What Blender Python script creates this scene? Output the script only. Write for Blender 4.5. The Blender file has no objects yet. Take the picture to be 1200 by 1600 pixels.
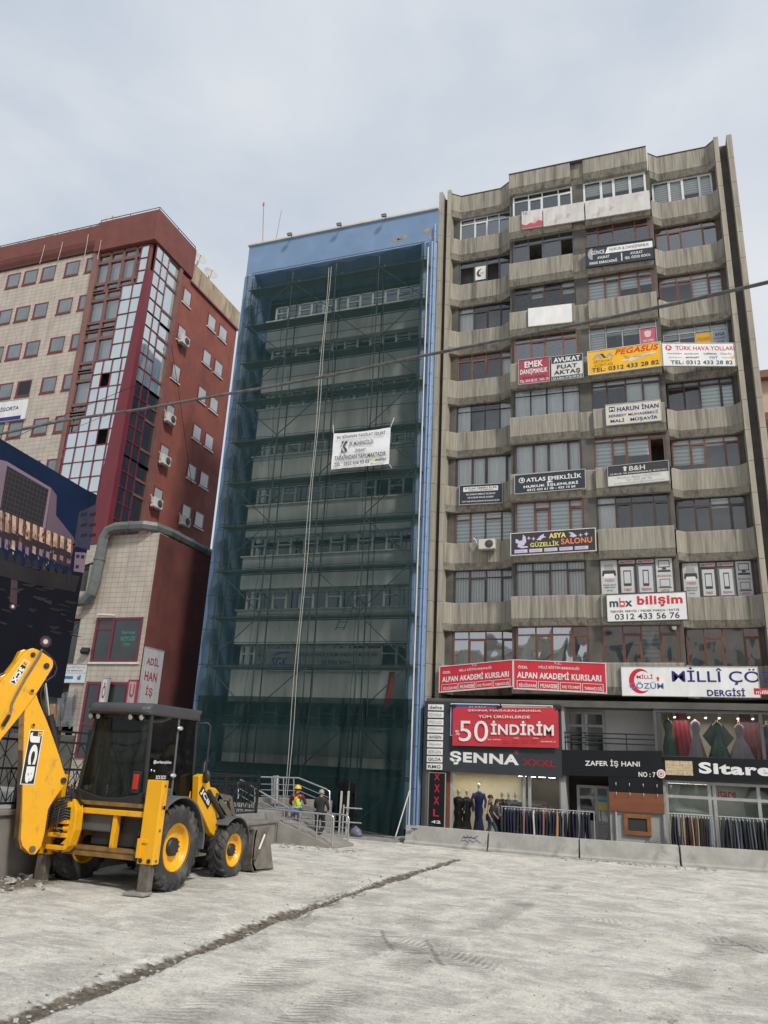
import bpy, bmesh, math, random
from mathutils import Vector, Matrix, noise
random.seed(7)
S = bpy.context.scene
COL = S.collection
rad = math.radians
# ---------------------------------------------------------------- camera
H = 2.4
F = 1208.0
RX = (0.94198, -0.06343, -0.32962)
up = Vector((779 - 600, -2850 - 800, F)).normalized()
xd = -Vector((-2860 - 600, 1033 - 800, F)); xd -= up * xd.dot(up); xd.normalize()
yd = up.cross(xd)
def toworld(c): return Vector((xd.dot(c), yd.dot(c), up.dot(c)))
cr, cd, cf = toworld(Vector((1, 0, 0))), toworld(Vector((0, 1, 0))), toworld(Vector((0, 0, 1)))
cam_d = bpy.data.cameras.new('camera')
cam = bpy.data.objects.new('camera', cam_d); COL.objects.link(cam)
cam_d.sensor_fit = 'HORIZONTAL'; cam_d.sensor_width = 36.0; cam_d.lens = F / 1200 * 36.0
cam_d.clip_start = 0.1; cam_d.clip_end = 2000
M = Matrix((( cr.x, -cd.x, -cf.x, 0), (cr.y, -cd.y, -cf.y, 0), (cr.z, -cd.z, -cf.z, H), (0, 0, 0, 1)))
cam.matrix_world = M
S.camera = cam
# a photo pixel as a point on a real plane of the place (Y = facade plane, X = side plane, Z = level)
def ray(px, py): return cr * ((px - 600) / F) + cd * ((py - 800) / F) + cf
def aY(px, py, Y): d = ray(px, py); t = Y / d.y; return Vector((d.x * t, Y, H + d.z * t))
def aX(px, py, X): d = ray(px, py); t = X / d.x; return Vector((X, d.y * t, H + d.z * t))
def aZ(px, py, Z=0.0): d = ray(px, py); t = (Z - H) / d.z; return Vector((d.x * t, d.y * t, Z))
# ---------------------------------------------------------------- sky and sun
SUN_DIR = Vector((0.62, -0.52, 0.80)).normalized()
w = bpy.data.worlds.new('World'); S.world = w; w.use_nodes = True
nt = w.node_tree; nt.nodes.clear()
def N(t, **k):
    n = nt.nodes.new(t)
    for a, b in k.items(): setattr(n, a, b)
    return n
L = nt.links.new
out = N('ShaderNodeOutputWorld')
sky = N('ShaderNodeTexSky', sky_type='NISHITA', sun_disc=False)
sky.sun_elevation = math.asin(SUN_DIR.z); sky.sun_rotation = math.atan2(SUN_DIR.x, SUN_DIR.y)
sky.dust_density = 3.0
b1 = N('ShaderNodeBackground'); b1.inputs[1].default_value = 0.10
L(sky.outputs[0], b1.inputs[0])
tc = N('ShaderNodeTexCoord')
mp = N('ShaderNodeMapping'); mp.inputs['Scale'].default_value = (1.0, 1.0, 2.2)
L(tc.outputs['Generated'], mp.inputs[0])
nz = N('ShaderNodeTexNoise'); nz.inputs['Scale'].default_value = 2.3; nz.inputs['Detail'].default_value = 6; nz.inputs['Roughness'].default_value = 0.52; nz.inputs['Distortion'].default_value = 0.25
L(mp.outputs[0], nz.inputs['Vector'])
rp = N('ShaderNodeValToRGB')
e = rp.color_ramp.elements
e[0].position = 0.36; e[0].color = (0.495, 0.565, 0.67, 1)
e[1].position = 0.66; e[1].color = (0.71, 0.745, 0.795, 1)
x = rp.color_ramp.elements.new(0.5); x.color = (0.575, 0.635, 0.72, 1)
L(nz.outputs['Fac'], rp.inputs[0])
# whiter towards the horizon
sx = N('ShaderNodeSeparateXYZ'); L(tc.outputs['Generated'], sx.inputs[0])
mr = N('ShaderNodeMapRange'); mr.inputs[1].default_value = 0.15; mr.inputs[2].default_value = 0.84; mr.inputs[3].default_value = 1.0; mr.inputs[4].default_value = 0.0
L(sx.outputs['Z'], mr.inputs[0])
mx = N('ShaderNodeMath', operation='MULTIPLY'); 
mr2 = N('ShaderNodeMapRange'); mr2.inputs[1].default_value = -0.60; mr2.inputs[2].default_value = 0.12; mr2.inputs[3].default_value = 0.12; mr2.inputs[4].default_value = 1.0
L(sx.outputs['X'], mr2.inputs[0]); L(mr.outputs[0], mx.inputs[0]); L(mr2.outputs[0], mx.inputs[1])
mc = N('ShaderNodeMixRGB'); mc.inputs[2].default_value = (0.90, 0.90, 0.905, 1)
L(mx.outputs[0], mc.inputs[0]); L(rp.outputs[0], mc.inputs[1])
b2 = N('ShaderNodeBackground'); b2.inputs[1].default_value = 1.06
L(mc.outputs[0], b2.inputs[0])
ms = N('ShaderNodeMixShader'); ms.inputs[0].default_value = 0.93
L(b1.outputs[0], ms.inputs[1]); L(b2.outputs[0], ms.inputs[2]); L(ms.outputs[0], out.inputs[0])
sd = bpy.data.lights.new('sun', 'SUN'); sd.energy = 3.0; sd.angle = rad(7); sd.color = (1.0, 0.95, 0.87)
so = bpy.data.objects.new('sun', sd); COL.objects.link(so)
so.rotation_euler = SUN_DIR.to_track_quat('Z', 'Y').to_euler()
so.location = (20, -10, 60)
S.view_settings.view_transform = 'Standard'; S.view_settings.look = 'None'
S.view_settings.exposure = 0.0; S.view_settings.gamma = 1.0
# ---------------------------------------------------------------- helpers
def wl(o):
    v = Vector((0, 0, 0))
    while o: v += o.location; o = o.parent
    return v
class MB:
    """collects faces; build() links them as one mesh object"""
    def __init__(s): s.v = []; s.f = []; s.m = []; s.cm = 0; s.sm = []
    def add(s, vs, fs, smooth=False):
        b = len(s.v); s.v += [Vector(a) for a in vs]
        for f in fs: s.f.append([b + i for i in f]); s.m.append(s.cm); s.sm.append(smooth)
        return s
    def box(s, x0, x1, y0, y1, z0, z1):
        return s.add([(x0,y0,z0),(x1,y0,z0),(x1,y1,z0),(x0,y1,z0),(x0,y0,z1),(x1,y0,z1),(x1,y1,z1),(x0,y1,z1)],
                     [(3,2,1,0),(4,5,6,7),(0,1,5,4),(1,2,6,5),(2,3,7,6),(3,0,4,7)])
    def obox(s, c, ax, ay, az):
        c, ax, ay, az = Vector(c), Vector(ax), Vector(ay), Vector(az)
        return s.add([c-ax-ay-az, c+ax-ay-az, c+ax+ay-az, c-ax+ay-az, c-ax-ay+az, c+ax-ay+az, c+ax+ay+az, c-ax+ay+az],
                     [(3,2,1,0),(4,5,6,7),(0,1,5,4),(1,2,6,5),(2,3,7,6),(3,0,4,7)])
    def bar(s, p0, p1, w, h, upv=(0,0,1)):
        p0, p1 = Vector(p0), Vector(p1); d = p1 - p0; l = d.length; d.normalize()
        u = Vector(upv); u = u - d * u.dot(d)
        if u.length < 1e-4: u = Vector((1,0,0)) - d * d.x
        u.normalize(); r = d.cross(u)
        return s.obox((p0+p1)/2, d*l/2, r*w/2, u*h/2)
    def prism(s, pts, d):
        """closed polygon of 3D points pushed along d"""
        d = Vector(d); n = len(pts); p = [Vector(a) for a in pts]
        s.add(p, [tuple(range(n))]); s.add([a + d for a in p], [tuple(range(n-1, -1, -1))])
        q = p + [a + d for a in p]
        return s.add(q, [(i, n+i, n+(i+1)%n, (i+1)%n) for i in range(n)])
    def levels(s, poly, lv):
        """plan polygon [(x,y)] with levels [(z, push back in y)]"""
        n = len(poly); vs = []
        ymax = max(p[1] for p in poly)
        for z, ins in lv:
            vs += [(x, y if y >= ymax - 1e-6 else y + ins, z) for x, y in poly]
        fs = []
        for k in range(len(lv)-1):
            for i in range(n):
                j = (i+1) % n; fs.append((k*n+i, k*n+j, (k+1)*n+j, (k+1)*n+i))
        fs.append(tuple(range(n-1, -1, -1))); fs.append(tuple((len(lv)-1)*n+i for i in range(n)))
        return s.add(vs, fs)
    def tube(s, pts, r, seg=8, caps=True):
        pts = [Vector(p) for p in pts]; n = len(pts); vs = []
        rr = r if isinstance(r, (list, tuple)) else [r]*n
        pu = None
        for i, p in enumerate(pts):
            d = (pts[min(i+1,n-1)] - pts[max(i-1,0)]).normalized()
            if pu is None:
                pu = Vector((0,0,1)) if abs(d.z) < 0.9 else Vector((1,0,0))
            u = (pu - d*pu.dot(d))
            if u.length < 1e-4: u = d.orthogonal()
            u.normalize(); v = d.cross(u); pu = u
            for k in range(seg):
                a = 2*math.pi*k/seg; vs.append(p + (u*math.cos(a) + v*math.sin(a))*rr[i])
        fs = []
        for i in range(n-1):
            for k in range(seg):
                fs.append((i*seg+k, i*seg+(k+1)%seg, (i+1)*seg+(k+1)%seg, (i+1)*seg+k))
        s.add(vs, fs, True)
        if caps:
            s.add(vs[:seg], [tuple(range(seg-1,-1,-1))]); s.add(vs[-seg:], [tuple(range(seg))])
        return s
    def cyl(s, p0, p1, r, seg=16): return s.tube([p0, p1], r, seg)
    def lathe(s, prof, origin, axis, seg=32, smooth=True):
        """prof [(r, along axis)]"""
        o, a = Vector(origin), Vector(axis).normalized(); u = a.orthogonal().normalized(); v = a.cross(u); n = len(prof)
        vs = []
        for k in range(seg):
            t = 2*math.pi*k/seg; d = u*math.cos(t) + v*math.sin(t)
            vs += [o + a*h + d*r for r, h in prof]
        fs = [(k*n+i, k*n+i+1, ((k+1)%seg)*n+i+1, ((k+1)%seg)*n+i) for k in range(seg) for i in range(n-1)]
        return s.add(vs, fs, smooth)
    def sphere(s, c, rx, ry, rz, seg=14, rings=8, z0=-1.0):
        c = Vector(c); vs = []; fs = []
        for j in range(rings+1):
            ph = math.asin(max(-1,min(1,z0))) + (math.pi/2 - math.asin(max(-1,min(1,z0))))*j/rings
            for k in range(seg):
                t = 2*math.pi*k/seg
                vs.append(c + Vector((rx*math.cos(ph)*math.cos(t), ry*math.cos(ph)*math.sin(t), rz*math.sin(ph))))
        for j in range(rings):
            for k in range(seg): fs.append((j*seg+k, j*seg+(k+1)%seg, (j+1)*seg+(k+1)%seg, (j+1)*seg+k))
        return s.add(vs, fs, True)
    def build(s, name, mats, parent=None, bevel=0.0, seg=2):
        me = bpy.data.meshes.new(name)
        off = wl(parent)
        me.from_pydata([tuple(a - off) for a in s.v], [], s.f)
        for m in (mats if isinstance(mats, (list, tuple)) else [mats]): me.materials.append(m)
        for p, mi, sm in zip(me.polygons, s.m, s.sm): p.material_index = mi; p.use_smooth = sm
        me.validate()
        o = bpy.data.objects.new(name, me); COL.objects.link(o)
        if parent: o.parent = parent
        if bevel:
            b = o.modifiers.new('bevel', 'BEVEL'); b.width = bevel; b.segments = seg; b.limit_method = 'ANGLE'; b.angle_limit = rad(35)
        return o
def fixn(o):
    bm = bmesh.new(); bm.from_mesh(o.data); bmesh.ops.remove_doubles(bm, verts=bm.verts, dist=1e-5); bmesh.ops.recalc_face_normals(bm, faces=bm.faces); bm.to_mesh(o.data); bm.free(); return o
def empty(name, loc):
    o = bpy.data.objects.new(name, None); COL.objects.link(o); o.location = loc; o.empty_display_size = 0.2; return o
def tag(o, label, cat, group=None):
    o['label'] = label; o['category'] = cat
    if group: o['group'] = group
    return o
def thing(name, loc, label, cat, group=None): return tag(empty(name, loc), label, cat, group)
def struct(o, kind='structure'): o['kind'] = kind; return o
def copy_tree(o, parent=None):
    c = o.copy(); COL.objects.link(c)
    if parent: c.parent = parent
    for ch in o.children: copy_tree(ch, c)
    return c
# ---------------------------------------------------------------- materials
MATS = {}
def mat(name, col, rough=0.6, var=0.12, scale=3.0, bump=0.0, metal=0.0, stretch=(1,1,1), spec=0.5, dirt=None, coat=0.0):
    """procedural colour variation in object space"""
    if name in MATS: return MATS[name]
    m = bpy.data.materials.new(name); m.use_nodes = True; t = m.node_tree; n = t.nodes; l = t.links.new
    p = n['Principled BSDF']; p.inputs['Roughness'].default_value = rough; p.inputs['Metallic'].default_value = metal
    p.inputs['Specular IOR Level'].default_value = spec
    if coat: p.inputs['Coat Weight'].default_value = coat; p.inputs['Coat Roughness'].default_value = 0.15
    c = n.new('ShaderNodeTexCoord'); mpn = n.new('ShaderNodeMapping'); mpn.inputs['Scale'].default_value = stretch
    l(c.outputs['Object'], mpn.inputs[0])
    z = n.new('ShaderNodeTexNoise'); z.inputs['Scale'].default_value = scale; z.inputs['Detail'].default_value = 5; z.inputs['Roughness'].default_value = 0.6
    l(mpn.outputs[0], z.inputs['Vector'])
    r = n.new('ShaderNodeValToRGB'); r.color_ramp.elements[0].position = 0.3; r.color_ramp.elements[1].position = 0.7
    r.color_ramp.elements[0].color = tuple(a*(1-var) for a in col) + (1,)
    r.color_ramp.elements[1].color = tuple(min(1, a*(1+var)) for a in col) + (1,)
    l(z.outputs['Fac'], r.inputs[0]); last = r.outputs[0]
    if dirt:  # (colour, amount threshold, scale, stretch)
        dc, th, dsc, dst = dirt
        mp2 = n.new('ShaderNodeMapping'); mp2.inputs['Scale'].default_value = dst; l(c.outputs['Object'], mp2.inputs[0])
        z2 = n.new('ShaderNodeTexNoise'); z2.inputs['Scale'].default_value = dsc; z2.inputs['Detail'].default_value = 6; z2.inputs['Roughness'].default_value = 0.65
        l(mp2.outputs[0], z2.inputs['Vector'])
        mr_ = n.new('ShaderNodeMapRange'); mr_.inputs[1].default_value = th; mr_.inputs[2].default_value = th + 0.2; mr_.inputs[4].default_value = 0.8
        l(z2.outputs['Fac'], mr_.inputs[0])
        mm = n.new('ShaderNodeMixRGB'); mm.inputs[2].default_value = tuple(dc) + (1,)
        l(mr_.outputs[0], mm.inputs[0]); l(last, mm.inputs[1]); last = mm.outputs[0]
    l(last, p.inputs['Base Color'])
    if bump:
        b = n.new('ShaderNodeBump'); b.inputs['Strength'].default_value = bump; b.inputs['Distance'].default_value = 0.02
        l(z.outputs['Fac'], b.inputs['Height']); l(b.outputs[0], p.inputs['Normal'])
    MATS[name] = m; return m
def nodes_of(m): return m.node_tree.nodes, m.node_tree.links.new, m.node_tree.nodes['Principled BSDF']
def grid_lines(m, sx, sy, sz, w, col, plane='XZ'):
    """joint lines at a pitch, multiplied over the base colour"""
    n, l, p = nodes_of(m)
    c = n.new('ShaderNodeTexCoord'); s_ = n.new('ShaderNodeSeparateXYZ'); l(c.outputs['Object'], s_.inputs[0])
    facs = []
    for ax, pitch in (('X', sx), ('Y', sy), ('Z', sz)):
        if not pitch: continue
        a = n.new('ShaderNodeMath'); a.operation = 'DIVIDE'; a.inputs[1].default_value = pitch; l(s_.outputs[ax], a.inputs[0])
        b = n.new('ShaderNodeMath'); b.operation = 'FRACT'; l(a.outputs[0], b.inputs[0])
        g = n.new('ShaderNodeMath'); g.operation = 'LESS_THAN'; g.inputs[1].default_value = w / pitch; l(b.outputs[0], g.inputs[0]); facs.append(g.outputs[0])
    f = facs[0]
    for h in facs[1:]:
        a = n.new('ShaderNodeMath'); a.operation = 'MAXIMUM'; l(f, a.inputs[0]); l(h, a.inputs[1]); f = a.outputs[0]
    src = p.inputs['Base Color'].links[0].from_socket
    mm = n.new('ShaderNodeMixRGB'); mm.inputs[2].default_value = tuple(col) + (1,)
    l(f, mm.inputs[0]); l(src, mm.inputs[1]); l(mm.outputs[0], p.inputs['Base Color'])
    b = n.new('ShaderNodeBump'); b.inputs['Strength'].default_value = 0.4; b.inputs['Distance'].default_value = 0.01; b.invert = True
    l(f, b.inputs['Height']); l(b.outputs[0], p.inputs['Normal'])
    return m
def glass(name, refl=0.3, tint=(0.75, 0.8, 0.82), rough=0.02, wob=0.0, ior=1.5, dust=0.0, dust_sheen_col=(.12,.14,.13)):
    if name in MATS: return MATS[name]
    m = bpy.data.materials.new(name); m.use_nodes = True; t = m.node_tree; n = t.nodes; l = t.links.new
    n.remove(n['Principled BSDF']); o = n['Material Output']
    tr = n.new('ShaderNodeBsdfTransparent'); tr.inputs[0].default_value = tint + (1,)
    gl = n.new('ShaderNodeBsdfGlossy'); gl.inputs['Roughness'].default_value = rough; gl.inputs[0].default_value = (0.9, 0.94, 0.96, 1)
    fr = n.new('ShaderNodeFresnel'); fr.inputs[0].default_value = ior
    a = n.new('ShaderNodeMath'); a.operation = 'MULTIPLY_ADD'; a.inputs[1].default_value = 1.0 - refl; a.inputs[2].default_value = refl; a.use_clamp = True
    l(fr.outputs[0], a.inputs[0])
    mxs = n.new('ShaderNodeMixShader'); l(a.outputs[0], mxs.inputs[0]); l(tr.outputs[0], mxs.inputs[1]); l(gl.outputs[0], mxs.inputs[2])
    if wob:
        c = n.new('ShaderNodeTexCoord'); z = n.new('ShaderNodeTexNoise'); z.inputs['Scale'].default_value = 0.7; z.inputs['Detail'].default_value = 1
        l(c.outputs['Object'], z.inputs['Vector'])
        b = n.new('ShaderNodeBump'); b.inputs['Strength'].default_value = wob; b.inputs['Distance'].default_value = 0.1
        l(z.outputs['Fac'], b.inputs['Height']); l(b.outputs[0], gl.inputs['Normal'])
    last = mxs.outputs[0]
    if dust:  # streaky diffuse film: dust, and reflections painted in as colour
        df = n.new('ShaderNodeBsdfDiffuse'); df.inputs[0].default_value = dust_sheen_col + (1,); c2 = n.new('ShaderNodeTexCoord'); m2_ = n.new('ShaderNodeMapping'); m2_.inputs['Scale'].default_value = (3,3,.5); l(c2.outputs['Object'], m2_.inputs[0])
        z2 = n.new('ShaderNodeTexNoise'); z2.inputs['Scale'].default_value = 1.6; z2.inputs['Detail'].default_value = 6; l(m2_.outputs[0], z2.inputs['Vector'])
        r2 = n.new('ShaderNodeMapRange'); r2.inputs[1].default_value = .35; r2.inputs[2].default_value = .7; r2.inputs[3].default_value = dust*.4; r2.inputs[4].default_value = dust*1.5; l(z2.outputs['Fac'], r2.inputs[0])
        mx2 = n.new('ShaderNodeMixShader'); l(r2.outputs[0], mx2.inputs[0]); l(last, mx2.inputs[1]); l(df.outputs[0], mx2.inputs[2]); last = mx2.outputs[0]
    l(last, o.inputs[0]); MATS[name] = m; return m
def glow(name, col, strength):
    if name in MATS: return MATS[name]
    m = bpy.data.materials.new(name); m.use_nodes = True; n, l, p = nodes_of(m)
    p.inputs['Base Color'].default_value = tuple(col) + (1,); p.inputs['Emission Color'].default_value = tuple(col) + (1,); p.inputs['Emission Strength'].default_value = strength
    MATS[name] = m; return m
def c8(r, g, b):
    f = lambda v: ((v/255)/12.92 if v/255 <= 0.04045 else (((v/255)+0.055)/1.055)**2.4)
    return (f(r), f(g), f(b))
def paint(col, rough=0.55):  # sign and print colours, given as seen in print
    k = 'paint_%d_%d_%d' % tuple(int(a*255) for a in col)
    return mat(k, col, rough, 0.10, 2.5, spec=0.3, stretch=(1,1,.45))
WHITE = paint((0.72, 0.72, 0.71)); BLACK = paint((0.018, 0.02, 0.023)); RED = paint((0.50, 0.022, 0.035)); NAVY = paint((0.025, 0.03, 0.17))
DARK = paint((0.028, 0.033, 0.042)); GREY = paint((0.32, 0.33, 0.34))
# ---------------------------------------------------------------- lettering
_fc = {}
def glyphs(s, bold=0.0, shear=0.0):
    k = (s, bold, shear)
    if k in _fc: return _fc[k]
    cu = bpy.data.curves.new('t', 'FONT'); cu.body = s; cu.size = 1; cu.offset = bold*0.6; cu.space_character = 1 + bold*1.6; cu.shear = shear; cu.resolution_u = 4; cu.fill_mode = 'FRONT'
    o = bpy.data.objects.new('t', cu); COL.objects.link(o)
    dg = bpy.context.evaluated_depsgraph_get(); me = bpy.data.meshes.new_from_object(o.evaluated_get(dg))
    vs = [v.co.copy() for v in me.vertices]; fs = [tuple(p.vertices) for p in me.polygons]
    bpy.data.objects.remove(o); bpy.data.curves.remove(cu); bpy.data.meshes.remove(me)
    xs = [v.x for v in vs]; ys = [v.y for v in vs]
    _fc[k] = (vs, fs, min(xs), max(xs), min(ys), max(ys)); return _fc[k]
class Plane:
    """a flat panel: origin top-left, ux along, height h downwards; fractions -> points"""
    def __init__(s, TL, TR, h): s.o = Vector(TL); s.u = Vector(TR) - s.o; s.w = s.u.length; s.h = h; s.n = s.u.normalized().cross(Vector((0,0,1)))
    def p(s, fx, fy, d=0.0): return s.o + s.u*fx + Vector((0,0,-s.h*fy)) + s.n*d
def text_on(mb, pl, s, fx0, fy0, fx1, fy1, bold=0.0, shear=0.0, d=0.006):
    vs, fs, x0, x1, y0, y1 = glyphs(s, bold, shear)
    mb.add([pl.p(fx0 + (v.x-x0)/(x1-x0)*(fx1-fx0), fy1 - (v.y-y0)/(y1-y0)*(fy1-fy0), d) for v in vs], fs)
def rect_on(mb, pl, fx0, fy0, fx1, fy1, d=0.003): mb.add([pl.p(fx0,fy1,d), pl.p(fx1,fy1,d), pl.p(fx1,fy0,d), pl.p(fx0,fy0,d)], [(0,1,2,3)])
def poly_on(mb, pl, pts, d=0.004): mb.add([pl.p(a,b,d) for a,b in pts], [tuple(range(len(pts)-1,-1,-1))])
def sign(name, label, TL, TR, h, base, texts=(), rects=(), polys=(), frame=None, thick=0.07, fw=0.03, cat='sign', group=None, lettername='lettering'):
    pl = Plane(TL, TR, h)
    root = thing(name, pl.p(0, 1), label, cat, group)
    b = MB(); b.prism([pl.p(0,0), pl.p(0,1), pl.p(1,1), pl.p(1,0)], -pl.n*thick); fixn(b.build('panel', base, root))
    if frame:
        f = MB(); e_ = fw
        ax = pl.u.normalized()
        for (a, c) in (((0,0),(1,0)), ((0,1),(1,1))): f.obox((pl.p(*a)+pl.p(*c))/2 - pl.n*(thick/2-0.012), ax*(pl.w/2+e_/2), pl.n*(thick/2+0.006), Vector((0,0,e_/2)))
        for fx in (0, 1): f.obox(pl.p(fx,0.5) - pl.n*(thick/2-0.010), ax*(e_/2), pl.n*(thick/2+0.004), Vector((0,0,h/2)))
        f.build('frame', frame, root)
    by = {}
    for r_ in rects: rect_on(by.setdefault(('print', r_[4].name), (MB(), r_[4]))[0], pl, *r_[:4], d=(r_[5] if len(r_) > 5 else 0.003))
    for q_ in polys: poly_on(by.setdefault(('print', q_[1].name), (MB(), q_[1]))[0], pl, q_[0], d=(q_[2] if len(q_) > 2 else 0.004))
    for t_ in texts:
        s_, a, b_, c, d_, m_ = t_[:6]; bold = t_[6] if len(t_) > 6 else 0.02; sh = t_[7] if len(t_) > 7 else 0
        text_on(by.setdefault((lettername, m_.name), (MB(), m_))[0], pl, s_, a, b_, c, d_, bold, sh, d=0.008)
    for (nm, _), (mb, m_) in by.items(): mb.build(nm, m_, root)
    return root, pl
def signpx(name, label, tl, tr, bl, Y, base, **k):
    """sign by its corners in the photograph, lying on facade plane(s) Y (left edge, right edge)"""
    YL, YR = Y if isinstance(Y, tuple) else (Y, Y)
    A, B, C_ = aY(*tl, YL), aY(*tr, YR), aY(*bl, YL)
    z = A.z
    return sign(name, label, A, B, A.z - C_.z, base, **k)
# ================================================================ GROUND
def ground_material():
    m = bpy.data.materials.new('dusty_concrete'); m.use_nodes = True; n, l, p = nodes_of(m); nn = n.new
    c = nn('ShaderNodeTexCoord')
    def ns(scale, det=6, rough=0.6, st=(1,1,1), rot=0.0, dist=0.0):
        mp_ = nn('ShaderNodeMapping'); mp_.inputs['Scale'].default_value = st; mp_.inputs['Rotation'].default_value = (0,0,rot); l(c.outputs['Object'], mp_.inputs[0])
        z = nn('ShaderNodeTexNoise'); z.inputs['Scale'].default_value = scale; z.inputs['Detail'].default_value = det; z.inputs['Roughness'].default_value = rough; z.inputs['Distortion'].default_value = dist
        l(mp_.outputs[0], z.inputs['Vector']); return z.outputs['Fac']
    def ramp(f, *st):
        r = nn('ShaderNodeValToRGB'); el = r.color_ramp.elements
        while len(el) > 1: el.remove(el[0])
        el[0].position = st[0][0]; el[0].color = tuple(st[0][1]) + (1,)
        for q, cc in st[1:]:
            x_ = el.new(q); x_.color = tuple(cc) + (1,)
        l(f, r.inputs[0]); return r.outputs[0]
    def mix(f, a, b, mode='MIX'):
        x_ = nn('ShaderNodeMixRGB'); x_.blend_type = mode
        for i, s_ in ((0, f), (1, a), (2, b)):
            if isinstance(s_, (int, float)): x_.inputs[i].default_value = s_
            elif isinstance(s_, tuple): x_.inputs[i].default_value = s_ + (1,)
            else: l(s_, x_.inputs[i])
        return x_.outputs[0]
    base = ramp(ns(0.35, 6, 0.6), (0.3, (0.515, 0.497, 0.452)), (0.7, (0.60, 0.58, 0.53)))
    patch = ramp(ns(1.0, 13, 0.74, (1, 1, 1), 0.5, 0.9), (0.42, (0.74, 0.74, 0.74)), (0.505, (0.96, 0.96, 0.96)), (0.58, (1.16, 1.155, 1.13)))
    a = mix(0.9, base, patch, 'MULTIPLY')
    sw = ramp(ns(2.2, 11, 0.78, (0.35, 1.3, 1), 0.35, 1.0), (0.50, (0, 0, 0)), (0.60, (.55, .55, .55)))
    a = mix(sw, a, (0.74, 0.73, 0.69))
    dk = ramp(ns(1.4, 12, 0.75, (1.1, .5, 1), -0.4, 1.4), (0.60, (0, 0, 0)), (0.70, (.5, .5, .5)))
    a = mix(dk, a, (0.30, 0.262, 0.245))
    tan_ = ramp(ns(0.7, 8, 0.7, (1,1,1), 0, 0.9), (0.56, (0,0,0)), (0.70, (.5,.5,.5)))
    a = mix(tan_, a, (0.46, 0.42, 0.345))
    med = ramp(ns(7, 10, 0.8), (0.32, (0.62, 0.62, 0.62)), (0.52, (1.04, 1.04, 1.04)))
    a = mix(0.7, a, med, 'MULTIPLY')
    grain = ramp(ns(30, 9, 0.85), (0.38, (0.55, 0.545, 0.53)), (0.52, (1.07, 1.07, 1.07)))
    a = mix(0.85, a, grain, 'MULTIPLY')
    speck = ramp(ns(9, 5, 0.8), (0.62, (1, 1, 1)), (0.74, (0.5, 0.49, 0.47)))
    a = mix(0.7, a, speck, 'MULTIPLY')
    at = nn('ShaderNodeAttribute'); at.attribute_name = 'soil'
    soil = ramp(ns(14, 6, 0.7), (0.3, (0.075, 0.062, 0.048)), (0.7, (0.26, 0.222, 0.178)))
    sb = nn('ShaderNodeMath'); sb.operation = 'MULTIPLY_ADD'; sb.inputs[1].default_value = 1.5; sb.inputs[2].default_value = -0.75; l(ns(11, 9, .78), sb.inputs[0])
    sa = nn('ShaderNodeMath'); sa.operation = 'ADD'; l(sb.outputs[0], sa.inputs[0]); l(at.outputs['Fac'], sa.inputs[1])
    sm_ = nn('ShaderNodeMapRange'); sm_.inputs[1].default_value = .36; sm_.inputs[2].default_value = .85; l(sa.outputs[0], sm_.inputs[0])
    sg = nn('ShaderNodeMath'); sg.operation = 'MULTIPLY'; sg.use_clamp = True; l(sm_.outputs[0], sg.inputs[0]); sl = nn('ShaderNodeMath'); sl.operation = 'MULTIPLY'; sl.inputs[1].default_value = 4.0; sl.use_clamp = True; l(at.outputs['Fac'], sl.inputs[0]); l(sl.outputs[0], sg.inputs[1])
    a = mix(sg.outputs[0], a, soil)
    l(a, p.inputs['Base Color']); p.inputs['Roughness'].default_value = 0.92; p.inputs['Specular IOR Level'].default_value = 0.25
    ta = nn('ShaderNodeAttribute'); ta.attribute_name = 'tread_depth'; tp = nn('ShaderNodeAttribute'); tp.attribute_name = 'tread_phase'
    def m2(op, a_, b_):
        q = nn('ShaderNodeMath'); q.operation = op
        for i, v in ((0, a_), (1, b_)):
            if isinstance(v, (int, float)): q.inputs[i].default_value = v
            else: l(v, q.inputs[i])
        return q.outputs[0]
    ph = m2('ADD', tp.outputs['Fac'], m2('MULTIPLY', ns(5, 3, .6), .9))
    wv = m2('SINE', m2('MULTIPLY', ph, 6.2832), 0)
    wv = m2('ADD', m2('MULTIPLY', wv, .6), m2('MULTIPLY', ns(22, 5, .7), 1.4))
    hgt_ = m2('MULTIPLY', wv, ta.outputs['Fac'])
    b0 = nn('ShaderNodeBump'); b0.inputs['Strength'].default_value = 1.0; b0.inputs['Distance'].default_value = 0.032
    l(hgt_, b0.inputs['Height'])
    b = nn('ShaderNodeBump'); l(b0.outputs[0], b.inputs['Normal']); b.inputs['Strength'].default_value = 0.8; b.inputs['Distance'].default_value = 0.03
    l(ns(14, 12, 0.8), b.inputs['Height']); l(b.outputs[0], p.inputs['Normal'])
    return m
RUT = [aZ(-60, 1622), aZ(90, 1570), aZ(250, 1508), aZ(420, 1440), aZ(600, 1378), aZ(715, 1343)]
TRK = [(aZ(180,1640), aZ(700,1420), .46, .13), (aZ(560,1450), aZ(1000,1590), .42, .11), (aZ(460,1610), aZ(860,1385), .36, .10), (aZ(880,1430), aZ(1300,1500), .40, .12),
       (aZ(930,1640), aZ(1240,1420), .40, .11), (aZ(380,1480), aZ(540,1400), .34, .10)]
def seg_d(x, y, A, B):
    dx, dy = B.x-A.x, B.y-A.y; l2 = dx*dx+dy*dy
    t = ((x-A.x)*dx + (y-A.y)*dy)/l2; tc_ = min(1, max(0, t))
    px, py = A.x+dx*tc_, A.y+dy*tc_
    s_ = (dx*(y-A.y) - dy*(x-A.x))/math.sqrt(l2)
    return math.hypot(x-px, y-py), t*math.sqrt(l2), s_, t
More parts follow.
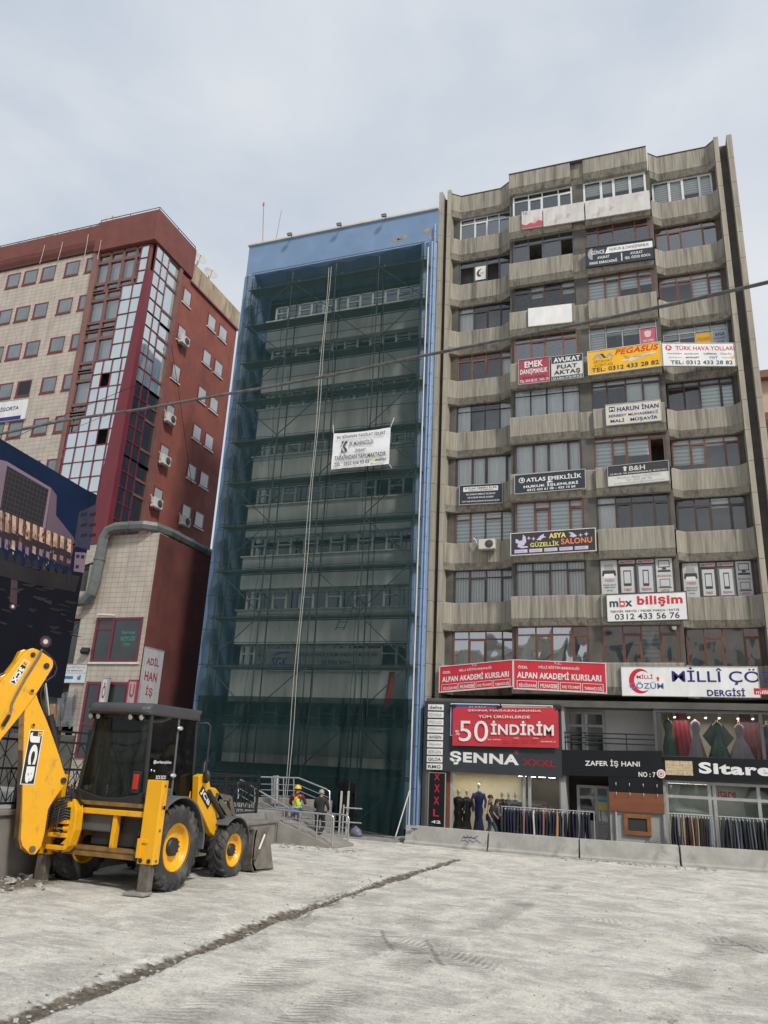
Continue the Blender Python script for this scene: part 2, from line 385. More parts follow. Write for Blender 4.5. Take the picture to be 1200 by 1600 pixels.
def ground_z(x, y):
    nv = noise.noise
    z = 0.030*nv(Vector((x*.5, y*.5, 0))) + 0.014*nv(Vector((x*1.9, y*1.9, 3))) + 0.006*nv(Vector((x*6, y*6, 5)))
    soil = 0.0
    wob = 0.10*nv(Vector((x*1.2, y*1.2, 9)))
    best = 9; side = 0; al = 0
    for A, B in zip(RUT[:-1], RUT[1:]):
        d, t, s_, _ = seg_d(x, y, A, B)
        if d < best: best = d; side = s_; al = t
    wdt = 0.155 + 1.2*wob
    if best < 0.9:
        q = best/max(0.05, wdt)
        rough_ = nv(Vector((x*9, y*9, 1)))*0.5 + nv(Vector((x*20, y*20, 2)))*0.35
        z += (0.045*rough_ - 0.040)*math.exp(-q**4)
        z += (0.004 + 0.05*rough_)*math.exp(-((best - wdt*1.4)/0.13)**2) + 0.025*rough_*math.exp(-q*q*.6)
        soil = max(0, min(.95, 1.15*math.exp(-(q*0.9)**4) + 1.1*rough_*math.exp(-q*.6) - 0.15))
    amp = 0.0; phs = 0.0; bq = 9
    for A, B, wd, pit in TRK:
        if x < min(A.x,B.x)-.7 or x > max(A.x,B.x)+.7 or y < min(A.y,B.y)-.7 or y > max(A.y,B.y)+.7: continue
        d, t, s_, tt = seg_d(x, y, A, B)
        if -0.05 < tt < 1.05 and abs(s_) < wd*1.25 and abs(s_)/wd < bq:
            bq = abs(s_)/wd; phs = (t + 0.6*abs(s_))/pit
            e_ = max(0, 1 - bq**4); fade = max(0, min(1, 0.35 + 2.4*nv(Vector((x*.9+4, y*.9, wd*9)))))
            amp = e_*fade; z -= 0.012*e_*fade; soil = max(soil, fade*e_*(.02 + .14*max(0, nv(Vector((x*4,y*4,1))))))
    if best < wdt*1.6 and (al*1.3 % 3.1) > .4: amp = max(amp, .9*math.exp(-(best/wdt)**4)); phs = (al + .5*best)/.15
    # earth heap by the wall under the machine
    hd = math.hypot((x+11.9)/1.0, (y-12.6)/1.9)
    if hd < 1.6:
        k = math.exp(-(hd*1.3)**2); z += k*(0.07 + 0.05*nv(Vector((x*5, y*5, 8)))); soil = max(soil, min(1, k*1.8))
    # broken edge along the ramp and the barriers
    for yy, xa, xb in ((23.15, -11.6, -8.6), (26.45, -3.6, 1.2)):
        if xa < x < xb and abs(y-yy) < 0.8:
            k = math.exp(-((y-yy)/0.22)**2); r_ = nv(Vector((x*5, y*5, 4)))
            z += k*0.05*max(0, r_+.2); soil = max(soil, min(0.75, k*(0.35+0.9*r_)))
    return z, max(0, soil), amp, phs
def axis(lo, hi, step, far):
    a = [lo + step*i for i in range(int((hi-lo)/step)+1)]
    k, s_ = hi, step
    while k < far: s_ *= 1.5; k += s_; a.append(k)
    k, s_ = lo, step
    while k > -far: s_ *= 1.5; k -= s_; a.insert(0, k)
    return a
gx, gy = axis(-12.6, 4.6, 0.05, 700), axis(7.2, 27.0, 0.05, 700)
gm = bpy.data.meshes.new('ground'); gv = []; gs = []; g_a = []; g_p = []
for y in gy:
    for x in gx:
        if -14 < x < 6 and 5 < y < 28: z, s_, a_, p_ = ground_z(x, y)
        else: z, s_, a_, p_ = 0.0, 0.0, 0.0, 0.0
        gv.append((x, y, z)); gs.append(s_); g_a.append(a_); g_p.append(p_)
W_ = len(gx)
gm.from_pydata(gv, [], [(j*W_+i, j*W_+i+1, (j+1)*W_+i+1, (j+1)*W_+i) for j in range(len(gy)-1) for i in range(W_-1)])
ga = gm.attributes.new('soil', 'FLOAT', 'POINT'); ga.data.foreach_set('value', gs)
for n_, d_ in (('tread_depth', g_a), ('tread_phase', g_p)): gm.attributes.new(n_, 'FLOAT', 'POINT').data.foreach_set('value', d_)
for p_ in gm.polygons: p_.use_smooth = True
gm.materials.append(ground_material())
go = bpy.data.objects.new('ground', gm); COL.objects.link(go); struct(go)
# pavement strip in front of the shops
PAVE = mat('paving', (0.26, 0.255, 0.245), 0.85, 0.25, 2.0, 0.2)
grid_lines(PAVE, 0.4, 0.4, 0, 0.012, (0.12, 0.12, 0.115))
b = MB(); b.box(-9.2, 30, 27.55, 29.5, -0.02, 0.14); struct(b.build('pavement', PAVE, None, 0.02))
b = MB(); b.box(-24, -8.95, 27.0, 28.35, -0.03, 0.05); struct(b.build('entrance_pavement', PAVE))
# terrace behind the retaining wall
b = MB(); b.box(-45, -12.25, 10.4, 29.0, -0.02, 0.86); struct(b.build('terrace', PAVE))
# loose broken stones: nobody could count them
ROCK = mat('rubble_stone', (0.36, 0.355, 0.34), 0.9, 0.35, 8, 0.4)
b = MB(); rr = random.Random(3)
def stone(mb, x, y, r):
    z = ground_z(x, y)[0]; u = [Vector((rr.uniform(-1,1), rr.uniform(-1,1), rr.uniform(-.7,.7))).normalized() for _ in range(9)]
    bm = bmesh.new()
    for q in u: bm.verts.new(Vector((x, y, z + r*.25)) + Vector((q.x*r*rr.uniform(.7,1.2), q.y*r*rr.uniform(.7,1.2), q.z*r*.7)))
    bmesh.ops.convex_hull(bm, input=bm.verts); bm.verts.index_update()
    mb.add([v.co.copy() for v in bm.verts], [[v.index for v in f.verts] for f in bm.faces]); bm.free()
for k in range(420):
    t = rr.random(); i = min(4, int(t*5)); A, B = RUT[i], RUT[i+1]; f_ = rr.random(); p_ = A.lerp(B, f_)
    nrm = Vector((-(B-A).y, (B-A).x, 0)).normalized()
    p_ = p_ + nrm*rr.gauss(0, .26); stone(b, p_.x, p_.y, rr.choice((.008,.012,.015,.02,.03))*rr.uniform(.7,1.3))
for k in range(900): stone(b, rr.uniform(-9, 4.5), 7.8 + 18*rr.random()**1.6, rr.choice((.007,.01,.013,.018))*rr.uniform(.7,1.4))
for k in range(110): stone(b, rr.gauss(-11.9,.4), rr.gauss(12.6,.8), rr.choice((.02,.03,.05,.09))*rr.uniform(.6,1.2))
for k in range(150): stone(b, rr.uniform(-11.4,-8.8), rr.gauss(23.0,.25), rr.choice((.015,.025,.04,.06)))
for k in range(170): stone(b, rr.uniform(-3.5,1.2), rr.gauss(26.4,.13), rr.choice((.015,.025,.04,.055)))
for q in ((385,1342,.05),(410,1472,.03),(420,1381,.035),(675,1500,.05),(390,1343,.04)): p_ = aZ(q[0] if q[0]>500 else q[0]+600, q[1]); stone(b, p_.x, p_.y, q[2])
struct(b.build('rubble', ROCK), 'stuff')
# ================================================================ CONCRETE OFFICE BUILDING
CONC = mat('board_marked_concrete', (0.285, 0.262, 0.218), 0.85, 0.26, 2.2, 0.5, stretch=(7, 7, 0.35), dirt=((0.075, 0.067, 0.055), 0.49, 1.1, (4.2, 4.2, 0.22)))
FINC = mat('concrete_fin', (0.33, 0.298, 0.242), 0.85, 0.2, 1.5, 0.3, stretch=(5, 5, 0.4), dirt=((0.10, 0.09, 0.075), 0.55, 1.1, (2, 2, 0.3)))
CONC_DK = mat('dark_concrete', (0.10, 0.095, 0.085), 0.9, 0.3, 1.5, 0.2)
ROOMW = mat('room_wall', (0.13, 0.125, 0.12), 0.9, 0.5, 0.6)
GL = glass('window_glass', 0.22, (0.74, 0.78, 0.80), 0.02)
GLB = glass('clear_window_glass', 0.07, (0.93, 0.95, 0.95), 0.02)
GLM = glass('dim_window_glass', 0.15, (0.5, 0.54, 0.56), 0.02, 0.05)
GLW = glass('wavy_window_glass', 0.42, (0.6, 0.64, 0.66), 0.02, 0.35)
GLD = glass('dark_glass', 0.16, (0.3, 0.33, 0.35), 0.03)
FR = {'white': mat('white_frame', (0.66, 0.67, 0.67), 0.4, 0.06), 'dark': mat('dark_brown_frame', (0.055, 0.038, 0.034), 0.45, 0.2), 'brown': mat('red_brown_frame', (0.155, 0.054, 0.036), 0.45, 0.2, 5),
      'orange': mat('orange_brown_frame', (0.22, 0.083, 0.045), 0.45, 0.2, 5), 'grey': mat('grey_frame', (0.09, 0.095, 0.10), 0.5, 0.1), 'black': mat('black_frame', (0.03, 0.028, 0.028), 0.5, 0.1), 'alu': mat('aluminium_frame', (0.45, 0.45, 0.45), 0.4, 0.1, metal=0.4)}
def striped(name, c1, c2, ax, pitch, duty=0.5):
    m = mat(name, c1, 0.8, 0.04, 3); return grid_lines(m, *(pitch if a == ax else 0 for a in 'XYZ'), pitch*duty, c2)
BL = {'zebra': striped('zebra_blind', (0.80, 0.84, 0.82), (0.45, 0.51, 0.51), 'Z', 0.16, 0.42), 'vert': striped('vertical_blind', (0.66, 0.65, 0.61), (0.32, 0.32, 0.31), 'X', 0.11, 0.3),
      'curtain': mat('net_curtain', (0.78, 0.79, 0.77), 0.9, 0.16, 2.0, stretch=(7, 7, 0.2)), 'drape': mat('pale_drape', (0.74, 0.77, 0.75), 0.9, 0.35, 1.6, stretch=(5, 5, 0.2)), 'slat': striped('slat_blind', (0.76, 0.76, 0.73), (0.48, 0.48, 0.46), 'Z', 0.12, 0.35),
      'white': mat('white_blind', (0.75, 0.76, 0.75), 0.8, 0.03)}
D0 = 29.3
cb = thing('office_building', (-2.33, 30.6, 0), 'weathered board-marked concrete office block with zigzag balcony parapets and sign-covered front', 'building')
FTOP = [28.95 - 2.51*i for i in range(10)]      # tops of parapets, roof first
YR, YC = 30.0, 29.05
PL_ = [(-8.28,29.7),(-7.87,30.0),(-5.95,30.0),(-5.45,29.66),(-5.45,30.75),(-8.28,30.75)]
PC1 = [(-5.38,29.05),(-2.62,29.05),(-2.62,30.75),(-5.38,30.75)]
PN = [(-2.615,29.22),(-2.055,29.22),(-2.055,30.75),(-2.615,30.75)]
PC2 = [(-2.05,29.05),(0.66,29.05),(0.66,30.75),(-2.05,30.75)]
PR = [(0.72,29.66),(1.10,30.0),(3.12,30.0),(3.42,29.7),(3.42,30.75),(0.72,30.75)]
# fins, back wall, roof, core
for x0, x1, y0, top in ((-8.46,-8.285,29.58,29.15),(-8.82,-8.64,29.42,29.0),(3.43,3.62,29.58,29.05),(3.94,4.15,29.50,28.95)):
    z = 0.0; k = 0; b = MB()
    while z < top - .05:
        z1 = min(top, z + (1.255 if k else 1.35)); b.box(x0, x1, y0, 31.2, z, z1 - 0.018); k += 1; z = z1
    b.box(x0+.02, x1-.02, y0+.025, 31.2, 0, top-.03)
    b.build('fin', FINC, cb)
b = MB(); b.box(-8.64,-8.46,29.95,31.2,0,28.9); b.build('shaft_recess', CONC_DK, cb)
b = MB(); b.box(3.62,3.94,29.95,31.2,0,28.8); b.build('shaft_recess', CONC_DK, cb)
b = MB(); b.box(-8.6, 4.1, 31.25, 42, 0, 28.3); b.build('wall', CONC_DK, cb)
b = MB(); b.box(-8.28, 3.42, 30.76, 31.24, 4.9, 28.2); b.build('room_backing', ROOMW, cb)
# parapet bands
for i, zt in enumerate(FTOP):
    for j, P_ in enumerate((PL_, PC1, PN, PC2, PR)):
        t = zt - (0.15 if i == 0 and j in (1,2,3) else 0); hb = 1.12 if i else 1.2
        b = MB(); b.levels(P_, [(zt-hb, 0.13), (zt-hb+0.23, 0.0), (zt-hb+0.235, 0.018), (zt-hb+0.255, 0.018), (zt-hb+0.26, 0.0), (t-0.05, 0.0), (t, 0.012)])
        # formwork joints
        o = fixn(b.build('parapet', CONC, cb))
    if i == 0:
        b = MB(); b.levels(PC1[:1]+PC2[1:2]+[(0.66,30.75),(-5.38,30.75)], [(zt-.147, -.03), (zt-.115, -.03)]); b.levels(PL_, [(zt+.005,-.025),(zt+.035,-.025)]); b.levels(PR, [(zt+.005,-.025),(zt+.035,-.025)]); fixn(b.build('coping', CONC_DK, cb))
for q in ((-2.3,-2.05,29.5,29.9,28.84,29.0),(-8.2,-7.9,30.2,30.5,28.98,29.12)): b = MB(); b.box(*q); b.build('roof_vent', CONC_DK, cb)
# windows --------------------------------------------------------------
def window(x0, x1, z0, z1, Y, style, blind=None, cols=(0,.25,.5,.75,1), transom=0.76, parent=None, g=None, fw=0.05, opened=(), bl_h=1.0, bl_cols=None, tr_cols=None):
    f = MB(); n = len(cols)-1; xs = [x0 + (x1-x0)*c_ for c_ in cols]; zt = z0 + (z1-z0)*transom
    f.box(x0, x1, Y, Y+.07, z0, z0+fw); f.box(x0, x1, Y, Y+.07, z1-fw, z1)
    for k, xx in enumerate(xs):
        wd = fw*(1.2 if k in (0, n) else 0.75); a = min(max(xx-wd/2, x0), x1-wd); f.box(a, a+wd, Y-.004, Y+.072, z0+fw, z1-fw)
    for k in range(n):
        if tr_cols is not None and k not in tr_cols: continue
        a, c_ = xs[k]+fw*.4, xs[k+1]-fw*.4; f.box(a, c_, Y+.004, Y+.068, zt-fw*.45, zt+fw*.45)
        if k % 2: # opening casement: thicker sash
            for q in ((a, a+fw*.75), (c_-fw*.75, c_)): f.box(q[0], q[1], Y-.012, Y+.06, z0+fw, zt-fw*.45)
            f.box(a, c_, Y-.011, Y+.06, zt-fw*1.2, zt-fw*.46); f.box(a, c_, Y-.011, Y+.06, z0+fw*.9, z0+fw*1.6)
    w_ = f.build('window', FR[style], parent)
    p_ = MB()
    for k in range(n):
        a, c_ = xs[k]+.01, xs[k+1]-.01
        if k in opened: p_.add([(a,Y+.04,zt),(c_,Y+.04,zt),(c_,Y+.04,z1-.02),(a,Y+.04,z1-.02)], [(0,1,2,3)])
        else: p_.add([(a,Y+.04+rr.uniform(-.006,.006),z0+.02),(c_,Y+.04+rr.uniform(-.006,.006),z0+.02),(c_,Y+.04+rr.uniform(-.008,.008),z1-.02),(a,Y+.04+rr.uniform(-.008,.008),z1-.02)], [(0,1,2,3)])
    p_.build('pane', g or (GLB if blind else rr.choice((GL, GLM))), w_)
    if blind:
        d = MB()
        for k in (bl_cols if bl_cols is not None else range(n)):
            if k in opened: continue
            a, c_ = xs[k]+.03, xs[k+1]-.03; hh = bl_h if isinstance(bl_h, (int, float)) else bl_h[k]
            m_ = 10; zlo = z1 - (z1-z0)*hh
            vs = []; fs = []
            for q in range(m_+1):
                xx = a + (c_-a)*q/m_; yy = Y + .16 + (.02*math.sin(q*2.4) if blind in ('curtain','drape') else 0); vs += [(xx,yy,zlo),(xx,yy,z1)]
            for q in range(m_): fs.append((2*q,2*q+2,2*q+3,2*q+1))
            d.add(vs, fs)
        d.build('blind', BL[blind], w_)
    return w_
U4 = (0,.25,.5,.75,1); V4 = (0,.30,.53,.80,1); W4 = (0,.24,.48,.77,1)
#        L                         C1                         C2                         R
ROWS = [
 (dict(style='white',cols=(0,.28,.52,.74,1)), dict(style='white',cols=(0,.27,.5,.77,1),fw=.06), dict(style='white',cols=(0,.28,.5,.74,1),transom=.97,blind='slat',bl_h=.5,fw=.07), dict(style='white',cols=(0,.28,.52,.78,1),transom=.97,blind='slat',bl_h=(.9,.9,.6,.75),fw=.065)),
 (dict(style='grey',opened=(0,2),cols=(0,.28,.52,.74,1)), dict(style='grey',opened=(1,3),cols=(0,.25,.5,.77,1)), dict(style='brown',cols=(0,.2,.44,.78,1),transom=.78), dict(style='brown',cols=(0,.2,.42,.76,1))),
 (dict(style='dark',cols=(0,.28,.54,.77,1),blind='curtain',bl_cols=(0,)), dict(style='dark',cols=(0,.27,.5,.77,1),blind='slat',bl_cols=(1,3),bl_h=.4), dict(style='brown',cols=(0,.27,.5,.78,1),blind='zebra',bl_h=(1,1,.55,.5)), dict(style='brown',cols=(0,.28,.52,.78,1),blind='zebra',bl_h=(.3,.3,1,.95),transom=.77)),
 (dict(style='orange',cols=(0,.26,.52,.77,1),blind='curtain',bl_cols=(3,)), dict(style='orange',cols=(0,.27,.5,.77,1),transom=.78), dict(style='alu',fw=.022,blind='slat',bl_h=(1,.3,.35,.4)), dict(style='alu',fw=.022,blind='slat',bl_h=.35)),
 (dict(style='black',fw=.02,blind='curtain',bl_cols=(0,3)), dict(style='black',fw=.022,blind='curtain'), dict(style='dark',cols=(0,.22,.5,.74,1),transom=.8,blind='white',bl_h=(.25,.25,.7,.75)), dict(style='dark',cols=(0,.25,.5,.8,1),blind='zebra',bl_h=(.2,.2,.95,.95),transom=.8)),
 (dict(style='dark',cols=(0,.28,.53,.86,1),transom=.99,blind='curtain',fw=.06), dict(style='dark',cols=(0,.28,.52,.80,1),transom=.99,blind='curtain',fw=.06), dict(style='brown',cols=(0,.26,.47,.78,1),opened=(3,),blind='zebra',bl_h=(.95,.55,.6,.3),transom=.83), dict(style='brown',cols=(0,.28,.5,.78,1),blind='zebra',bl_h=(.75,.75,.25,.2),transom=.8)),
 (dict(style='brown',cols=(0,.26,.51,.78,1),blind='zebra',tr_cols=(0,2),fw=.055), dict(style='brown',cols=(0,.29,.51,.80,1),blind='zebra',bl_h=.86,tr_cols=(1,3),fw=.06), dict(style='dark',cols=(0,.27,.49,.79,1),fw=.06,blind='curtain',bl_cols=(0,)), dict(style='dark',cols=(0,.27,.5,.77,1),fw=.06,blind='zebra',bl_cols=(2,),bl_h=.3)),
 (dict(style='dark',cols=(0,.26,.53,.78,1),blind='vert',fw=.045), dict(style='dark',cols=(0,.25,.5,.74,1),blind='vert',fw=.05,transom=.74), dict(style='dark',cols=(0,.26,.5,.75,1),tr_cols=(1,2),transom=.84,fw=.055), dict(style='dark',cols=(0,.26,.5,.75,1),tr_cols=(1,2),transom=.84,fw=.055)),
 (dict(style='brown',cols=(0,.26,.53,.79,1),g=GLW,blind='drape',bl_cols=(0,1),fw=.055), dict(style='brown',cols=(0,.28,.51,.79,1),g=GLW,blind='drape',bl_cols=(0,2),fw=.06), dict(style='brown',cols=(0,.28,.52,.76,1),g=GLW,blind='zebra',bl_cols=(2,),tr_cols=(1,3),fw=.055), dict(style='brown',cols=(0,.25,.5,.78,1),g=GLW,tr_cols=(1,3),fw=.055)),
]
BAYS = ((-7.97,-5.42,30.25), (-5.26,-2.58,29.38), (-2.1,0.56,29.38), (0.8,3.28,30.25))
for i in range(9):
    z1 = FTOP[i] - (1.12 if i else 1.2); z0 = FTOP[i+1]
    for k, (x0, x1, Y) in enumerate(BAYS): window(x0, x1, z0-.02, z1+.03, Y, parent=cb, **ROWS[i][k])
    # reveals closing the bays
    for x0, x1, y0 in ((-5.42,-5.27,29.45),(0.57,0.74,29.45),(-2.575,-2.105,29.36),(-8.28,-7.98,30.2),(3.29,3.42,30.2)):
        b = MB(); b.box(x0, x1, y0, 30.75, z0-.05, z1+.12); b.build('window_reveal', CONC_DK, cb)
# printed window stickers (row of the computer shop, and the travel agency)
STK = paint((0.50, 0.51, 0.51))
def sticker(x0, x1, z0, z1, Y, label, base, items, polys=(), rects=(), grp=None):
    return sign('window_sticker', label, (x0,Y,z1), (x1,Y,z1), z1-z0, base, texts=items, polys=polys, rects=rects, thick=0.006, cat='window sticker', group=grp)
INK = paint((0.05,0.055,0.065)); REDI = paint((0.45,0.06,0.08))
def printer(): return [([(.25,.12),(.75,.12),(.82,.30),(.18,.30)], GREY), ([(.1,.30),(.9,.30),(.94,.46),(.06,.46)], INK, .005), ([(.22,.40),(.78,.40),(.86,.52),(.14,.52)], WHITE, .006)]
def slate(a=.2,b_=.14,c=.8,d=.74): return [([(a,b_),(c,b_),(c,d),(a,d)], INK), ([(a+.06,b_+.05),(c-.06,b_+.05),(c-.06,d-.1),(a+.06,d-.1)], STK, .006)]
def screens(): return [([(.14,.06),(.86,.06),(.86,.27),(.14,.27)], INK), ([(.19,.085),(.81,.085),(.81,.245),(.19,.245)], STK, .006), ([(.4,.27),(.6,.27),(.64,.33),(.36,.33)], INK), ([(.12,.34),(.88,.34),(.92,.40),(.08,.40)], INK),
                      ([(.18,.60),(.82,.60),(.82,.83),(.18,.83)], INK), ([(.22,.62),(.78,.62),(.78,.81),(.22,.81)], STK, .006), ([(.1,.84),(.9,.84),(.93,.865),(.07,.865)], INK)]
zA, zB = FTOP[8], FTOP[7]-1.12
for (x0, x1, Y, where) in ((-2.1,0.56,29.375,'centre bay'), (0.8,3.28,30.245,'right bay')):
    wv = x1-x0; cs = [x0 + wv*q for q in (0,.26,.5,.75,1)]; ztr = zA + (zB-zA)*.84
    G_ = 'grey device posters on the computer shop windows'
    sticker(cs[0]+.07, cs[1]-.04, zA+.05, zB-.04, Y, 'grey window poster with printer drawing, in the %s' % where, STK, [('YAZICI',.2,.56,.8,.63,REDI),('TEKNİK SERVİS',.1,.70,.9,.75,INK),('YEDEK PARÇA',.14,.78,.86,.83,INK),('SATIŞ',.32,.87,.68,.92,INK)], printer(), grp=G_)
    sticker(cs[1]+.09, cs[2]-.09, zA+.09, ztr-.09, Y, 'grey window poster with tablet drawing, in the %s' % where, STK, [('TABLET',.2,.84,.8,.93,REDI)], slate(), grp=G_)
    sticker(cs[2]+.09, cs[3]-.09, zA+.09, ztr-.09, Y, 'grey window poster with phone drawing, in the %s' % where, STK, [('TELEFON',.14,.84,.86,.93,REDI)], slate(.28,.14,.72,.76), grp=G_)
    sticker(cs[3]+.04, cs[4]-.07, zA+.05, zB-.04, Y, 'grey window poster with monitor and laptop drawings, in the %s' % where, STK, [('BİLGİSAYAR',.08,.47,.92,.54,REDI),('LAPTOP',.25,.90,.75,.96,REDI)], screens(), grp=G_)
    for k, sd_ in ((1,'left'),(2,'right')): sticker(cs[k]+.05, cs[k+1]-.05, ztr+.03, zB-.06, Y, 'small shop-name strip above the %s drawing in the %s' % ('tablet' if k == 1 else 'phone', where), paint((.52,.42,.42)), [('mbx',.06,.2,.36,.85,INK,.03),('bilişim',.42,.12,.95,.85,REDI,.02)], grp='shop-name strips over the device posters')
zA, zB = FTOP[4], FTOP[3]-1.12; hh = zB-zA
YEL = paint((0.62,0.34,0.02)); PINK = paint((0.50,0.10,0.14))
sticker(-2.1+2.66*.76, .50, zA+.12, zA+hh*.72, 29.375, 'pink red window poster with pale crest above the yellow travel sign', PINK, [('HAC-UMRE',.15,.55,.85,.68,WHITE),('SATIŞ BÜROSU',.1,.76,.9,.88,WHITE)], [([(.25,.14),(.5,.08),(.75,.14),(.68,.4),(.5,.46),(.32,.4)], paint((.62,.5,.5)))])
sticker(.84, .84+.58, zA+.1, zA+hh*.52, 30.245, 'small pale window poster with blue lines and red disc at bay corner', paint((.5,.52,.55)), [('TÜRK HAVA',.08,.3,.6,.45,NAVY),('YOLLARI',.08,.5,.6,.65,NAVY)], [([(.72+.12*math.cos(a*.52),.42+.2*math.sin(a*.52)) for a in range(12)], RED)])
sticker(.8+2.48*.51, .8+2.48*.745, zA+.1, zA+hh*.70, 30.245, 'yellow window poster with orange lettering above the airline sign', YEL, [('PEGASUS',.1,.22,.9,.38,paint((.5,.2,.02)),.02,.2)], [([(.2,.6),(.9,.5),(.95,.56),(.4,.72)], paint((.6,.5,.3)))])
sticker(.8+2.48*.76, 3.24, zA+.1, zA+hh*.74, 30.245, 'pale blue grey window poster with dark lettering beside concrete fin', paint((.42,.47,.52)), [('ANA',.15,.12,.85,.30,INK,.02),('UÇAK',.1,.36,.9,.46,INK),('UCUZ',.25,.54,.75,.68,INK,.03),('UÇAK',.2,.76,.8,.9,INK,.03)])
sticker(-7.97+2.55*.30, -7.97+2.55*.505, FTOP[2]+.28, FTOP[2]+1.02, 30.245, 'small white window poster with brown ring and 16, in open grey window', WHITE, [('16',.50,.42,.75,.62,paint((.4,.22,.05)))], [([(.15,.62),(.12,.45),(.3,.25),(.65,.18),(.4,.35),(.32,.55),(.6,.75),(.3,.78)], paint((.12,.06,.03)))])
# ================================================================ SIGNS ON THE CONCRETE BUILDING
YS = 28.95
OFFW = paint((0.60, 0.59, 0.56)); IVORY = paint((0.58,0.55,0.47)); BORD = paint((0.40,0.40,0.40)); SLATE = paint((0.035,0.042,0.055)); CHAR = paint((0.045,0.042,0.048)); LILAC = paint((0.56,0.50,0.66)); LEMON = paint((0.70,0.62,0.16)); ORNG = paint((0.72,0.22,0.08)); MAROON = paint((0.36,0.055,0.085))
WORN = mat('worn_white_panel', (0.55, 0.53, 0.52), 0.7, 0.12, 1.2, stretch=(3,3,.6), dirt=((0.34,0.22,0.22), 0.52, 2.0, (1.5,1.5,.8)))
PINKP = paint((0.45,0.08,0.10))
# worn strip under the topmost windows
gw = 'worn pale sign panels below the top-floor windows'
_, q = signpx('worn_sign_panel', 'worn white sign panel with torn red lower edge and faded T.C. letters', (815,331), (847,326), (815,358), YS, WORN, texts=[('T.C.', .06,.06,.30,.2, INK)], polys=[([(0,.98),(0,.72),(.2,.82),(.45,.7),(.6,.8),(.8,.62),(1,.7),(1,.98)], PINKP)], group=gw)
signpx('worn_sign_panel', 'blank worn pale sign panel between the torn red one and a gap', (848.5,326), (912,315), (849,354), YS, WORN, group=gw)
signpx('worn_sign_panel', 'blank worn pale sign panel at the right end of its strip, by the bay corner', (914,314.5), (1014.5,297), (915,343), YS, WORN, group=gw)
signpx('blank_sign', 'blank bright white sign board on the third parapet from the top', (825,482), (893,474), (826,510), YS, WHITE)
signpx('law_office_sign', 'dark slate law office sign with white slanted title strip and two names', (915,388), (1020,373), (916,418), YS, SLATE, frame=DARK,
  texts=[('GÜNCE',.08,.16,.28,.40,WHITE,.03),('HUKUK & DANIŞMANLIK',.36,.16,.94,.36,SLATE,.0),('AVUKAT',.17,.52,.35,.65,WHITE,.03),('IRMAK KARACADAĞ',.05,.72,.47,.90,WHITE,.04),('AVUKAT',.66,.52,.84,.65,WHITE,.03),('IŞIL ÖZGE KOCA',.58,.70,.95,.88,WHITE,.04)],
  rects=[(.525,.50,.54,.90,WHITE)], polys=[([(.33,.10),(.99,.10),(.99,.42),(.29,.42)], WHITE, .003), ([(.10+.07*math.cos(1.6+a*.35),.36+.30*math.sin(1.6+a*.35)) for a in range(10)], GREY, .002)])
signpx('consultancy_sign', 'dark red consultancy sign with white lettering beside black and white one', (810,563), (858,557), (811,601), YS, MAROON, frame=BORD, fw=.02,
  texts=[('EMEK',.20,.10,.80,.35,WHITE,.05),('DANIŞMANLIK',.06,.40,.94,.66,WHITE,.04),('AVUKAT BÜROSU',.12,.70,.88,.79,INK),('TEL: 434 00 25   NO: 19',.04,.84,.96,.94,WHITE,.02)])
signpx('lawyer_sign', 'black and white lawyer sign between dark red and yellow ones', (861,558), (910,552), (861,595), YS, OFFW, frame=BORD, fw=.02,
  rects=[(0,0,1,.30,INK),(0,.84,1,1,INK)], texts=[('AVUKAT',.08,.06,.92,.26,WHITE,.06),('FUAT',.18,.38,.82,.55,INK,.06),('AKTAŞ',.08,.59,.92,.82,INK,.06),('Kat: 6 Daire: 19 Tel: 434 04 25',.04,.87,.96,.97,WHITE,.02)])
YEL2 = paint((0.78,0.43,0.025))
signpx('travel_agency_sign', 'yellow travel agency sign with red slanted lettering and small white aeroplane', (918,550), (1032,534), (920,586), YS, YEL2, frame=OFFW, fw=.025,
  texts=[('PEGASUS',.38,.06,.97,.30,paint((.62,.04,.015)),.04,.25),('SEYAHAT',.08,.42,.34,.54,paint((.35,.2,.02))),('ACENTASI',.08,.58,.34,.70,paint((.35,.2,.02))),('TEL: 0312 433 28 82',.05,.74,.96,.92,INK,.04),('flypgs.com',.63,.44,.86,.53,paint((.4,.2,.05)),0,.2)],
  polys=[([(.06,.36),(.12,.16),(.16,.16),(.20,.36),(.17,.36),(.14,.24),(.10,.36)], GREY),([(.17,.16),(.21,.16),(.26,.36),(.22,.36)], INK),([(.25,.36),(.29,.16),(.32,.16),(.36,.36),(.33,.36),(.305,.25),(.28,.36)], GREY),
         ([(.46,.60),(.50,.52),(.58,.50),(.88,.38),(.93,.38),(.93,.43),(.68,.58),(.60,.66),(.54,.66),(.57,.60)], OFFW),([(.52,.54),(.49,.36),(.53,.38),(.58,.51)], paint((.55,.3,.05)), .005)])
zt = aY(1034,536,YS).z
def Yfor(px, py, z):
    lo, hi = 28.0, 31.0
    for _ in range(40):
        m_ = (lo+hi)/2
        if aY(px,py,m_).z < z: lo = m_
        else: hi = m_
    return (lo+hi)/2
ye = Yfor(1151, 536, zt)
